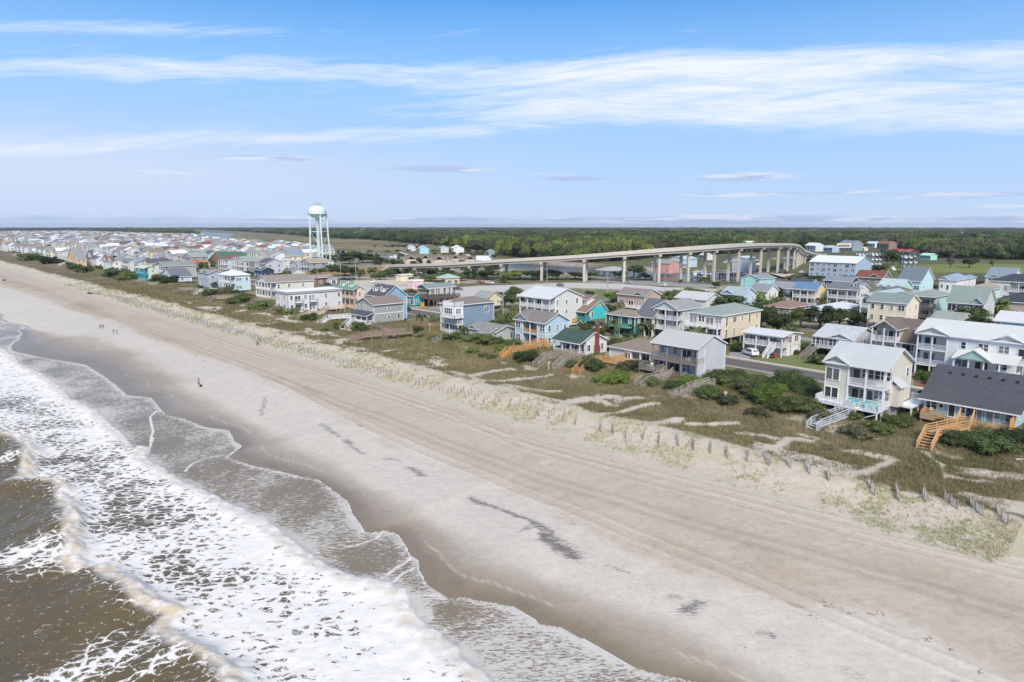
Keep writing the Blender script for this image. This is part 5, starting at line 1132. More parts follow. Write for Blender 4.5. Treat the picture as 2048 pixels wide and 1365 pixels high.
walkover('fresh orange timber walkover with a peaked landing at the light blue house', [(1006,718,2.4),(1019,702,3.5),(1058,699,3.6),(1076,687,4.6),(1089,685,4.7),(1105,700,3.0)], 1.6, NEWWOOD, 1)
walkover('small grey stairway beside the sage bungalow terrace', [(870,690,2.4),(884,679,3.1),(914,675,3.1)], 1.3, WGW)
walkover('long brown public boardwalk curving towards the tower house', [(697,681,2.4),(723,673,3.0),(767,668,3.7),(824,664,3.8)], 2.0, BRW)
walkover('brown boardwalk ramp descending to the junction of the public walkway', [(790,664,3.8),(770,658,3.4),(750,650,3.0)], 1.8, BRW)
walkover('reddish-brown fenced boardwalk running to the road past the tower house', [(790,657,2.6),(812,651,2.8),(882,650,2.6)], 2.4, paint('#8f7564', 'wood'))
walkover('white stairway at the corner of the grey-green house', [(685,659,2.4),(704,642,3.5),(716,640,3.6)], 1.4, WHW)
walkover('white walkover with picket sides left of the grey-green house', [(647,646,2.4),(657,637,3.2),(702,634,3.4)], 1.4, WHW)
walkover('beige walkover with two flights left of the peach house', [(602,637,2.4),(615,628,3.3),(643,628,3.4),(653,618,4.3),(688,615,4.4)], 1.6, BEW, 0)
walkover('small beige stairway under the end of the flat-roofed condo', [(538,625,2.3),(548,617,3.1),(563,617,3.1)], 1.3, WGW, 0)
walkover('grey walkover left of the flat-roofed condo', [(501,614,2.3),(511,603,3.3),(545,600,3.4)], 1.4, WGW, 0)
walkover('long weathered walkover in front of the pale aqua house', [(417,606,2.3),(427,597,3.1),(468,596,3.2),(495,588,3.8),(514,588,3.8)], 1.4, WGW, 0)
walkover('white walkover reaching the pale aqua house', [(390,590,2.3),(398,583,3.3),(456,581,3.4)], 1.5, WHW, 0)
walkover('dark grey walkover below the low blue-gabled cottage', [(349,586,2.3),(357,580,3.1),(395,580,3.2)], 1.4, WGW, 0)
for lab, q in (('thin grey walkover near the pale green house', (286, 574)), ('faint grey walkover left of the pale green house', (262, 568)), ('white walkover below the chimney-towered house', (214, 552)), ('white walkover by the yellow-orange house', (118, 533)), ('white far walkover left of the yellow-orange house', (84, 527)), ('short white walkover near the left edge', (28, 513))):
    walkover(lab, [(q[0], q[1], 2.2), (q[0] + 8, q[1] - 5, 3.1), (q[0] + 30, q[1] - 5, 3.1)], 1.5, WHW if 'white' in lab else WGW, 0)

# ------------------------------------------------------------------ sand fences
def near_what(x, y):
    px = pj(x, y, 3)[0]; names = [(2040, 'at the right picture edge'), (1890, 'below the dark bush mass'), (1790, 'below the orange stairway'), (1700, 'left of the orange stairway foot'), (1600, 'below the pale grey walkway'), (1500, 'below the green thicket'), (1400, 'below the thicket head'), (1310, 'at the path mouth below the grey house'), (1220, 'below the grey house'), (1130, 'below the orange walkover'), (1050, 'below the brick chimney'), (960, 'below the light blue house'), (880, 'below the slate tower house'), (790, 'below the public boardwalk'), (700, 'below the boardwalk foot'), (620, 'below the beige walkover'), (500, 'below the flat-roofed condo'), (350, 'below the aqua house'), (100, 'at the far left')]
    return min(names, key=lambda q: abs(q[0] - px))[1]
FW = paint('#cdc6ba', 'wood')
def fence_proto(seed, L):
    r = random.Random(seed); m = MB(); n = int(L / .14)
    for i in range(n):
        y = -L / 2 + L * i / n; le = r.uniform(-.04, .04); hh = .78 + r.uniform(-.08, .06)
        if r.random() < .07: continue
        m.box(-.012, .012, y + le, y + .05 + le, -.3, hh)
    p = MB()
    for i in range(3): y = -L / 2 + L * i / 2; p.bar((.04, y, -.4), (.04 + r.uniform(-.05, .05), y, 1.05), .09)
    w = MB(); w.bar((0.02, -L / 2, .35), (0.02, L / 2, .35), .02); w.bar((0.02, -L / 2, .8), (0.02, L / 2, .8), .02)
    return m.mesh('pickets', FW), p, w.mesh('wire', FW), L
FP = [fence_proto(i, 2.5 + .25 * (i % 3)) for i in range(5)]
PM_ = [f[1].mesh('stakes', GREYWOOD) for f in FP]
y = 9.0; i = 0
fence_x = curve([(2040,1045),(1890,1005),(1730,972),(1600,938),(1500,918),(1200,848),(1100,822),(930,780),(800,748),(600,694),(300,610)], 2.9)
while y < 330:
    x = float(fence_x(y)) + random.uniform(-.3, .3); p = FP[i % 5]
    fx_px = pj(x, y, 3)[0]
    gap = float(bare_at(np.array([x + 1.5]), np.array([y]))[0])
    if gap < .5 or i % 3 == 0:
        a = R(-58 + random.uniform(-9, 9)); t = empty('sand_fence', (x, y, ground_z(x, y)), a)
        side = ('nearest' if y < 30 else 'near' if y < 70 else 'middle' if y < 140 else 'far')
        lean = random.uniform(-.10, .10); t.rotation_euler = (0, lean, a)
        setp(t, 'slatted grey sand fence panel, %s stretch, %s' % (side, near_what(x, y)), 'sand fence', 'slatted sand fence panels along the dune foot')
        inst('slats', p[0], t, (0, 0, 0)); inst('stakes', PM_[i % 5], t, (0, 0, 0)); inst('wire', p[2], t, (0, 0, 0))
        t.children[0]['kind'] = 'stuff'; t.children[1]['kind'] = 'stuff'; i += 1
    y += 2.45 + random.uniform(-.15, .2) + (0.3 if y > 150 else 0)
# ------------------------------------------------------------------ vegetation
def leafmat(name, c1, c2, rough=.75):
    m, nt, b = new_mat(name); oi = nt.nodes.new('ShaderNodeObjectInfo'); r = E(nt, oi.outputs['Random']); p = pos(nt)
    n1 = noise(nt, p, .55, 4, .65); n2 = noise(nt, p, 2.6, 3, .6)
    c = mixc(nt, (n1 * .9 + n2 * .5 + r * .5 - .45).clamp(), c1, c2)
    nt.links.new(scalec(nt, c, r * .60 + n2 * .5 + .46), b.inputs['Base Color']); b.inputs['Roughness'].default_value = rough
    b.inputs['Specular IOR Level'].default_value = .25
    return m
L_PINE = leafmat('foliage_dark', (.030, .050, .018), (.080, .110, .034)); L_OAK = leafmat('foliage_mid', (.052, .078, .024), (.130, .160, .048)); L_LIME = leafmat('foliage_bright', (.075, .120, .024), (.180, .235, .048))
L_OLIVE = leafmat('foliage_olive', (.060, .070, .034), (.150, .140, .075)); L_PALM = leafmat('palm_leaf', (.050, .068, .022), (.13, .145, .06)); BARK = paint('#6a5c50', 'wood')
def foliage(seed, lumps, n, size, flat=.75, spread=1.0, up=0.0):
    """leaf clumps scattered over a heap of lumps inside a unit-wide crown; returns verts, quads"""
    r = np.random.default_rng(seed); C_ = []; 
    for i in range(lumps):
        a = r.uniform(0, 2 * math.pi); q = math.sqrt(r.uniform(0, 1)) * .34 * spread; C_.append((q * math.cos(a), q * math.sin(a), r.uniform(.12, .62) * flat + up * (1 - q), r.uniform(.13, .24)))
    C_ = np.array(C_); w = C_[:, 3] ** 2; k = r.choice(lumps, n, p=w / w.sum())
    d = r.normal(size=(n, 3)); d /= np.linalg.norm(d, axis=1)[:, None]; d[:, 2] = np.where(d[:, 2] < -.35, -d[:, 2], d[:, 2])
    rad = C_[k, 3] * r.uniform(.78, 1.12, n); P = C_[k, :3] + d * rad[:, None] * np.array([1, 1, .85])
    P[:, 2] = np.maximum(P[:, 2], .02)
    nrm = d + r.normal(size=(n, 3)) * .55; nrm /= np.linalg.norm(nrm, axis=1)[:, None]
    t1 = np.cross(nrm, r.normal(size=(n, 3))); t1 /= np.linalg.norm(t1, axis=1)[:, None]; t2 = np.cross(nrm, t1)
    s = size * r.uniform(.6, 1.35, n)[:, None]
    V = np.stack([P - t1 * s, P - t2 * s * .7, P + t1 * s, P + t2 * s * .7], 1).reshape(-1, 3); F = np.arange(4 * n).reshape(n, 4)
    # dark inner cores so that light does not leak straight through
    cv = []; cf = []
    for cx, cy, cz, rr in C_:
        b0 = len(cv); q = rr * .80
        cv += [(cx - q, cy, cz), (cx, cy - q, cz), (cx + q, cy, cz), (cx, cy + q, cz), (cx, cy, cz + q * .8), (cx, cy, max(cz - q, 0))]
        for a, b_ in ((0, 1), (1, 2), (2, 3), (3, 0)): cf += [(b0 + a, b0 + b_, b0 + 4, b0 + 4), (b0 + b_, b0 + a, b0 + 5, b0 + 5)]
    V2 = np.array(cv); F2 = np.array(cf) + len(V)
    return np.concatenate([V, V2]), np.concatenate([F, F2])
def fol_mesh(name, mat, *a, **k):
    V, F = foliage(*a, **k); me = bpy.data.meshes.new(name)
    me.from_pydata(V.tolist(), [], [tuple(f) if f[2] != f[3] else tuple(f[:3]) for f in F.tolist()]); me.materials.append(mat); me.update(); return me
MATS = {'d': L_PINE, 'm': L_OAK, 'l': L_LIME, 'o': L_OLIVE}
SH = {k: [fol_mesh('foliage', MATS[k], 10 + i, 10 + 2 * i, 1500, .030, flat=.62, spread=1.25) for i in range(3)] for k in 'dmlo'}
TR = {k: [fol_mesh('crown', MATS[k], 50 + i, 13 + 2 * i, 1300, .036, flat=.95, spread=1.1) for i in range(4)] for k in 'dmlo'}
TINY = {k: [fol_mesh('crown', MATS[k], 80 + i, 7, 170, .085, flat=.9) for i in range(3)] for k in 'dmlo'}
BIGSH = {k: [fol_mesh('foliage', MATS[k], 90 + i, 22, 3800, .020, flat=.55, spread=1.35) for i in range(2)] for k in 'dmlo'}
trunk_me = MB().bar((0, 0, -.3), (.02, .01, .75), .07).bar((.01, 0, .4), (.2, .1, .85), .035).bar((.01, 0, .35), (-.19, .06, .8), .035).bar((0, 0, .45), (.03, -.2, .82), .03).mesh('trunk', BARK)
tone = {'d': 'dark green', 'm': 'mid green', 'l': 'bright yellow-green', 'o': 'olive'}
def shrub(px, py, wpx, k='m', hr=.55, label=None, zb=None, world=None, group='shrubs on the back of the dunes'):
    x, y = world or gp(px, py, 2.6); z = ground_z(x, y) - .1; w = (wpx / FPX * math.hypot(x, y) if not world else wpx)
    n = 'shrub'; t = empty(n, (x, y, z), random.uniform(0, 6.28), label, 'shrub', group)
    ms = BIGSH if w > 3.2 and math.hypot(x, y) < 170 else SH
    o = inst('foliage', random.choice(ms[k]), t, (0, 0, 0), 0, (w * 1.05, w * random.uniform(.85, 1.1), w * hr / .62)); return t
def tree(px, py, wpx, hpx, k='m', label=None, zb=2.0, world=None, group='trees among the houses', small=False):
    x, y = gp(px, py, zb) if not world else world; D = math.hypot(x, y); w = wpx / FPX * D if not world else wpx; h = hpx / FPX * D if not world else hpx
    t = empty('tree', (x, y, ground_z(x, y) if world is None or x > 0 else zb), random.uniform(0, 6.28), label, 'tree', group)
    inst('trunk', trunk_me, t, (0, 0, 0), 0, (min(w, 7), min(w, 7), h * .75))
    inst('crown', random.choice((TINY if small else TR)[k]), t, (0, 0, h * .22), 0, (w, w * .95, h * .92)); return t
SHR = [(1195,668,46,'m','left of the teal house'),(1226,662,44,'o','under the teal house stairs'),(1250,694,56,'m','behind the brown bungalow'),(1212,694,44,'o','shaggy beside the brick chimney cottage'),(1170,655,30,'m','below the turquoise house'),(870,640,34,'m','by the road, right of the grey-green house'),(1380,692,40,'m','behind the grey balconied house'),(1012,642,56,'m','above the sage bungalow roof'),(990,652,40,'d','at the slate blue house corner'),(936,664,36,'m','below the slate blue house wall'),(1606,690,34,'l','yellowish right of the small white house'),(1625,700,40,'m','between small white and lilac houses'),(1590,704,26,'d','at the small white house wall'),(1478,694,30,'l','garden patch beside the yellow house'),(1470,686,26,'m','behind the white car'),(1140,664,28,'m','right of the light blue house'),(1262,676,34,'o','before the slate lean-to'),(1330,682,40,'m','between lean-to and grey house'),(1800,792,30,'m','at the cream house road side'),(1352,784,52,'m','at the foot of the grey walkover'),(1386,774,60,'l','under the weathered walkover head'),(1422,764,62,'m','left of the parked dark bushes'),(1462,776,64,'m','low between the bushes below the road'),(1500,792,66,'o','mounded, silvery, below the road'),(1492,768,56,'m','behind the mounded silvery shrub'),(1532,806,72,'l','in the middle of the green thicket'),
       (1566,776,62,'d','right of the thicket, tallest of the bushes'),(1596,772,60,'d','against the roadside right of the thicket'),(1612,788,46,'m','in front of the cream house corner'),(1578,756,56,'d','at the road edge'),(1545,786,50,'l','yellowish in the thicket'),(1412,796,56,'m','right beside the short walkover'),(1446,806,48,'o','front edge of the thicket'),
       (1600,828,70,'m','low mat at the thicket tail'),(1640,846,50,'o','by the foot of the pale walkway'),(1566,824,58,'m','front of the thicket tail'),(1520,832,44,'o','thin at the thicket front'),(1470,752,48,'d','behind the thicket beside the driveway'),(1516,762,44,'d','dark along the roadside'),
       (1716,872,54,'o','below the pale grey walkway'),(1755,866,48,'m','below the cream house deck'),(1752,838,40,'o','yellowish under the cream deck stairs'),(1796,848,54,'m','right of the cream house'),(1838,838,44,'d','between cream house and orange stairs'),(1878,856,34,'m','behind the orange stairs'),(1925,889,76,'d','round dark mass right of the orange stairs'),(1985,898,96,'d','broad dark mass right of the orange stairs'),(2040,900,70,'d','dark mass at the right edge'),
       (1700,842,40,'m','beside the pale walkway'),(1860,755,46,'l','round yellow-green near the grey dormer house'),(1848,737,30,'m','small by the parked car'),(1888,738,34,'m','near the mulch bed'),(1636,722,46,'m','round by the lilac house stairs'),(1650,705,26,'o','at the lilac house wall'),(1955,730,56,'o','shaggy in front of the large white house'),
       (1056,724,54,'d','dark beside the grey walkover'),(960,692,54,'m','in front of the sage bungalow'),(988,690,40,'d','right of the bungalow front'),(945,704,26,'l','small yellowish left of the bungalow front'),(968,710,24,'m','small round on the dune'),(984,716,22,'d','lowest of the bungalow bushes'),(1002,702,32,'l','by the orange walkover foot'),(1026,694,40,'m','under the light blue house'),
       (1184,740,56,'d','behind the light timber walkover'),(1146,736,34,'m','between two stairways'),(1270,752,62,'o','grey-green beside the grey house'),(1238,762,56,'l','lime on the dune crest'),(1208,764,46,'l','lime behind the timber walkover foot'),(1300,772,44,'m','below the grey deck'),(1196,722,34,'m','near the brown bungalow wall'),
       (840,676,16,'d','single small one on the open dune'),(868,682,26,'m','by the small stairway'),(905,686,34,'d','left of the bungalow terrace'),(830,668,34,'m','beside the public boardwalk end'),(716,660,40,'m','under the white porch'),(680,655,34,'l','between the white walkovers'),(650,662,20,'m','small left of the white walkover'),(620,640,36,'m','below the beige walkover'),
       (575,628,40,'m','under the condo balconies'),(520,618,46,'m','by the grey walkover'),(480,606,44,'m','in front of the porched building'),(450,590,40,'o','along the white walkover'),(420,592,30,'m','left of the white walkover'),(340,570,34,'d','below the long grey house'),(318,566,30,'m','left of the low cottage'),(256,560,40,'m','under the pale green house'),(280,561,30,'d','at the turquoise porch'),
       (168,545,30,'d','far row, below the white towers'),(150,538,30,'m','by the yellow-orange house'),(100,528,34,'d','far left row'),(60,521,30,'m','near the left edge'),(232,556,40,'d','below the cream house')]
for px, py, w, k, d_ in SHR: shrub(px, py, w, k, .34 if px > 1900 and py > 880 else .5, '%s shrub %s' % (tone[k], d_))
TRE = [(1600,652,44,42,'d','leftmost of the dark pines'),(1640,655,60,50,'d','broad, among the dark pines'),(1678,655,52,44,'d','third of the dark pines'),(1716,652,50,38,'d','rightmost of the dark pines'),(1580,690,30,50,'m','narrow, right of the small white house'),(1450,624,100,38,'m','wide low canopy behind the yellow house'),(1495,612,90,40,'l','bright canopy behind the yellow house'),(1540,622,56,36,'m','left of the brown bungalow'),
       (1522,655,60,60,'d','dark, right of the yellow house'),(1555,668,56,56,'d','shadowy, beside the yellow house wall'),(1566,608,40,40,'d','upright beside the yellow two-porch house'),(1420,606,60,34,'m','behind the slate roof'),(1380,592,40,24,'m','near the lawn'),(1350,600,40,26,'d','by the tan house'),(1930,655,66,46,'m','behind the large white house'),(1985,640,70,44,'m','right of the bungalow'),(1950,668,54,40,'d','near the sky blue house'),
       (1900,660,40,26,'l','small before the grey-green roof'),(1050,620,44,40,'m','left of the white three-storey house'),(1010,612,44,36,'d','over the tower house roof'),(985,606,40,30,'m','beside the small cream house'),(1030,600,40,34,'d','behind the cream house'),(1130,618,30,20,'m','between white and turquoise houses'),(1180,600,26,24,'d','on the lawn edge'),(1220,625,30,24,'m','below the tan house'),(1230,602,44,26,'l','next to the tan house'),
       (1190,712,60,0,'x','')]
for px, py, w, h_, k, d_ in TRE:
    if k != 'x': tree(px, py + 4, w, h_, k, '%s tree %s' % (tone[k], d_))
TRE2 = [(860,563,44,18,'m','before the first low pier'),(915,562,36,16,'o','behind the peach shop'),(1065,561,46,20,'d','right of the light poles under the bridge'),(1115,560,44,20,'m','on the canal bank behind the white house'),(1150,558,36,16,'o','at the canal left of the pavilion'),(1180,558,34,16,'m','at the pavilion left side'),(1238,557,30,18,'d','behind the pavilion'),(1410,566,30,14,'m','near the covered dock'),(1462,566,30,16,'o','before the turquoise restaurant'),(1590,566,40,18,'m','left of the light blue condo block'),(1630,562,34,16,'d','at the light blue condo block front'),(1690,562,34,16,'m','at the condo block right corner'),(1600,590,34,22,'m','between yellow and navy houses'),(1742,590,26,18,'d','beside the olive craftsman house'),(1845,620,36,24,'m','behind the pale yellow house'),(1700,628,40,26,'d','beside the low hip-roofed house'),(1480,640,50,34,'d','in the pine clump behind the yellow house, left'),(1500,652,46,34,'m','in the pine clump behind the yellow house, front'),(1330,612,40,22,'m','behind the gabled porch house'),(1290,610,36,22,'o','behind the slate lean-to'),(1060,606,40,26,'d','left behind the white three-storey house'),(960,618,40,20,'m','behind the tower house terrace'),(760,560,30,12,'m','at the embankment foot'),(600,560,34,12,'d','left of the brick restaurant'),(655,520,30,12,'m','right of the water tower feet'),(1760,548,34,18,'m','before the middle boat rack'),(1870,575,26,12,'o','at the marsh edge, left'),(1960,570,26,12,'m','at the marsh edge, right'),(700,528,60,24,'d','left end of the clump by the tower'),(735,526,44,20,'d','middle of the clump by the tower'),(752,524,30,16,'m','right end of the clump by the tower'),(690,552,50,24,'d','beside the embankment'),(665,548,40,20,'m','behind the brick restaurant'),(640,552,40,16,'m','in front of the water tower'),(900,560,50,22,'m','under the low end of the bridge'),(935,558,44,20,'d','below the first bridge spans'),(975,560,50,22,'m','between bridge piers'),(1040,560,60,20,'l','behind the crossing'),
        (1090,560,50,22,'m','by the canal under the bridge'),(1268,556,50,28,'d','bushy cedar beside the picnic pavilion'),(1290,560,34,16,'m','right of the cedar by the pavilion'),(1360,568,14,11,'d','round one alone by the road'),(1775,536,44,36,'d','tall one before the boat racks'),(1800,535,40,30,'d','second before the boat racks'),(1785,530,30,20,'l','bright, in the boat yard'),(570,560,40,14,'m','behind the navy house'),(600,548,34,12,'m','right of the navy house'),(620,510,34,10,'m','under the tower'),
        (845,520,30,8,'m','marina shore'),(720,560,14,20,'m','thin by the embankment'),(830,590,60,14,'m','hedge-like behind the blue house'),(880,572,20,16,'m','near the peach shop'),(1010,566,26,18,'m','by the palm island'),(1430,577,20,14,'d','in the restaurant yard'),(1900,536,14,20,'o','lone bare one on the bright field'),(1938,536,26,22,'o','wide bare one on the bright field'),(1985,534,14,12,'o','small bare one on the bright field')]
for px, py, w, h_, k, d_ in TRE2: tree(px, py, w, h_, k, '%s tree %s' % (tone[k], d_), small=w < 20)

# palms
def frond(m, a, L, droop, w=.32):
    p = Vector((0, 0, 0)); dz = .75 - droop * .25; prev = None
    for i in range(5):
        t = i / 4; q = Vector((math.cos(a) * L * t, math.sin(a) * L * t, L * (dz * t - droop * t * t))); s = Vector((-math.sin(a), math.cos(a), 0)) * w * (1 - abs(t - .45) * 1.3)
        cur = (q - s - Vector((0, 0, .12)), q, q + s - Vector((0, 0, .12)))
        if prev: m.quad(tuple(prev[0]), tuple(cur[0]), tuple(cur[1]), tuple(prev[1])); m.quad(tuple(prev[1]), tuple(cur[1]), tuple(cur[2]), tuple(prev[2]))
        prev = cur
def palm_proto(seed):
    r = random.Random(seed); m = MB()
    for i in range(34): frond(m, r.uniform(0, 6.28), r.uniform(1.3, 1.9), r.uniform(.2, 1.5), r.uniform(.2, .34))
    return m.mesh('palm_crown', L_PALM)
PALM = [palm_proto(i) for i in range(3)]
ptr = lathe([(.22, -.3), (.16, .4), (.15, .8), (.17, 1.0)], 8)
pmt = bpy.data.meshes.new('palm_trunk'); pmt.from_pydata(*[ptr[0], [], ptr[1]]); pmt.materials.append(BARK)
def palm(px, py, h, label, s=1.0, z=2.0):
    x, y = gp(px, py, z + h); gz = ground_z(x, y); t = empty('palm_tree', (x, y, gz), random.uniform(0, 6), label, 'palm tree', 'cabbage palms between the houses')
    inst('trunk', pmt, t, (0, 0, 0), 0, (1, 1, h)); inst('crown', random.choice(PALM), t, (0, 0, h - .1), 0, (s, s, s))
for px, py, h, s, d_ in [(1285,648,5.5,1.15,'left one of the pair before the slate lean-to'),(1298,650,5.0,1.15,'right one of the pair before the slate lean-to'),(1386,662,4.4,1.2,'left front of the yellow house'),(1398,658,4.8,1.2,'middle front of the yellow house'),(1405,664,4.0,1.1,'right front of the yellow house'),(1228,642,4.5,1.2,'at the teal house corner'),(1242,606,4,1.1,'below the tan house'),
        (950,645,3.4,1.2,'beside the slate blue house wall'),(978,643,3.4,1.2,'second beside the slate blue house wall'),(926,660,2.6,1.2,'low, before the slate blue house'),(842,632,3,1.3,'by the road left of the tower house'),(1028,612,4,1.2,'left of the white three-storey house'),(1105,622,3.5,1.2,'behind the light blue house roof'),
        (1683,590,4.5,1.5,'dark, before the double-porch house'),(1643,598,4,1.4,'beside the yellow house end wall'),(1270,682,2,1.6,'low clump left of the teal house'),(1245,684,1.6,1.6,'second low clump left of the teal house'),(1232,678,1.6,1.5,'third low clump left of the teal house'),(810,582,3.5,1.3,'behind the turquoise cottage'),(682,572,4,1.2,'beside the lot, left'),(694,572,4,1.2,'beside the lot, right'),
        (822,555,4.5,1.2,'left of the pink shop'),(842,557,4.5,1.2,'before the pink shop'),(848,553,4.5,1.2,'right of the pink shop'),(1000,545,5,1.6,'on the traffic island'),(1006,548,4.5,1.4,'second on the traffic island'),(428,568,3.2,1.1,'by the twin-gabled house'),(490,534,4,1.1,'in front of the orange-tiled house'),(1960,690,3,1.3,'at the large white house')]:
    palm(px, py, h, 'cabbage palm ' + d_, s)

# ------------------------------------------------------------------ dune grass (nobody could count it)
def blades(x, y, n_bl, hgt, wid, lean, seed):
    r = np.random.default_rng(seed); n = len(x); k = n * n_bl
    X = np.repeat(x, n_bl) + r.normal(0, .14, k); Y = np.repeat(y, n_bl) + r.normal(0, .14, k); Zg = ground_zv(X, Y) - .03
    H = np.repeat(hgt, n_bl) * r.uniform(.6, 1.25, k); a = r.uniform(0, 2 * math.pi, k); lx = r.normal(0.10, lean, k) * H; ly = r.normal(0.05, lean, k) * H
    w = np.repeat(wid, n_bl); sx, sy = np.cos(a) * w / 2, np.sin(a) * w / 2
    V = np.stack([np.stack([X - sx, Y - sy, Zg], -1), np.stack([X + sx, Y + sy, Zg], -1), np.stack([X + lx + sx * .35, Y + ly + sy * .35, Zg + H], -1), np.stack([X + lx - sx * .35, Y + ly - sy * .35, Zg + H], -1)], 1).reshape(-1, 3)
    return V, np.arange(4 * k).reshape(k, 4)
def grassmat(name, a_, b_, c_):
    m, nt, b = new_mat(name); p = pos(nt); n1 = noise(nt, p, .12, 4, .6); n2 = noise(nt, p, 1.1, 3, .6); n3 = noise(nt, p, 7.0, 2, .6)
    c = mixc(nt, n1.smooth(.35, .65), a_, b_); c = mixc(nt, n2.smooth(.5, .72) * .7, c, c_)
    nt.links.new(scalec(nt, c, n3 * .8 + .6), b.inputs['Base Color']); b.inputs['Roughness'].default_value = .9; b.inputs['Specular IOR Level'].default_value = .1; return m
GM = grassmat('dune_grass', (.165, .152, .072), (.270, .228, .128), (.118, .138, .042)); GM2 = grassmat('beach_grass', (.33, .32, .17), (.42, .39, .25), (.21, .24, .09))
def scatter(n, x0, x1, y0, y1, prob, seed):
    r = np.random.default_rng(seed); u = r.uniform(0, 1, n); yy = y0 * (y1 / y0) ** u; xx = r.uniform(x0, x1, n); k = r.uniform(0, 1, n) < prob(xx, yy); return xx[k], yy[k]
gx, gy = scatter(56000, 80, 123, 14, 420, lambda x, y: veg_at(x, y) * .98, 3)
V, F = blades(gx, gy, 4, .34 + .22 * fbm(gx, gy, 6, 2, 9) + gy * .0005, .035 + gy * .00055, .28, 4)
setp(link(bpy.data.objects.new('dune_grass', np_mesh('dune_grass', V, F, [GM]))), kind='stuff', label='olive and straw-brown grass covering the dunes', cat='grass')
# sparse pale tufts seaward of the fences, broken by the beach accesses
acc = [gp(px, py, 2)[1] for px, py in ((1060,880),(790,800),(1580,990),(590,730),(420,680),(1340,960))]
def strip(x, y):
    p = sstep(x, 70.5, 73) * (1 - sstep(x, 79.5, 82.5)) * (0.25 + .9 * sstep(fbm(x, y, 2.2, 3, 301), .42, .6))
    for a in acc: p = p * sstep(np.abs(y - a - (x - 76) * .35), 1.0 + a * .012, 2.2 + a * .02)
    return p * .8
gx, gy = scatter(15000, 68, 84, 12, 420, strip, 5)
V, F = blades(gx, gy, 5, .26 + gy * .0006, .035 + gy * .0006, .38, 6)
V2, F2 = blades(*scatter(5200, 80, 96, 14, 330, lambda x, y: (1 - veg_at(x, y)) * .5 * (1 - bare_at(x, y)), 8), 5, .28, .045, .35, 9) if False else (V[:0], F[:0])
setp(link(bpy.data.objects.new('beach_grass', np_mesh('beach_grass', V, F, [GM2]))), kind='stuff', label='pale yellow-green beach grass tufts in front of the sand fences', cat='grass')
gx, gy = scatter(9000, 81, 100, 14, 330, lambda x, y: (1 - veg_at(x, y)) * .55 * (1 - bare_at(x, y)), 8)
V, F = blades(gx, gy, 5, .3 + gy * 0, .04 + gy * .0005, .35, 9)
setp(link(bpy.data.objects.new('sparse_grass', np_mesh('sparse_grass', V, F, [GM]))), kind='stuff', label='thin grass on the bare sand patches of the dunes', cat='grass')
# low bushes crowding the back of the dune and the yards
r = random.Random(4); nb = 0
ylist = []
yy = 215.0
while yy < 900:
    ylist.append(yy); yy += r.uniform(7, 13) * (1 + yy / 700)
for yy in ylist:
    k = r.choice('dmmdo'); shrub(0, 0, r.uniform(4, 8), k, .42, '%s low shrub mat on the far dune %s' % (tone[k], 'by the tan-roofed condo' if yy < 270 else 'by the aqua house' if yy < 340 else 'by the long grey house' if yy < 430 else 'by the pale green house' if yy < 520 else 'by the white gabled houses' if yy < 640 else 'at the distant end'), world=(r.uniform(110, 121), yy))
r = random.Random(9)
yards = []
for i in range(150):
    x = r.uniform(143, 330); y = r.uniform(25, 175); 
    yards.append((x, y))
HX = [(o.location.x, o.location.y) for o in COL.objects if o.type == 'EMPTY' and o.get('category') in ('house', 'apartment building', 'restaurant', 'cottage', 'hall', 'shop', 'garage', 'motel')]
def free(x, y, rad): return all(not (hx - rad < x < hx + rad + 10 and hy - rad < y < hy + rad + 6) for hx, hy in HX)
nk = 0
for x, y in yards:
    if nk > 60 or not free(x, y, 4) or (173 < x < 188) or (219 < x < 233): continue
    k = r.choice('ddmmmlo'); nk += 1
    shrub(0, 0, r.uniform(2.2, 4.8), k, .7, '%s yard bush %s' % (tone[k], 'beside the houses just across the beach road' if x < 180 else 'between the middle rows of inland houses' if x < 240 else 'among the houses nearest the marsh'), world=(x, y), group='bushes in the inland yards')
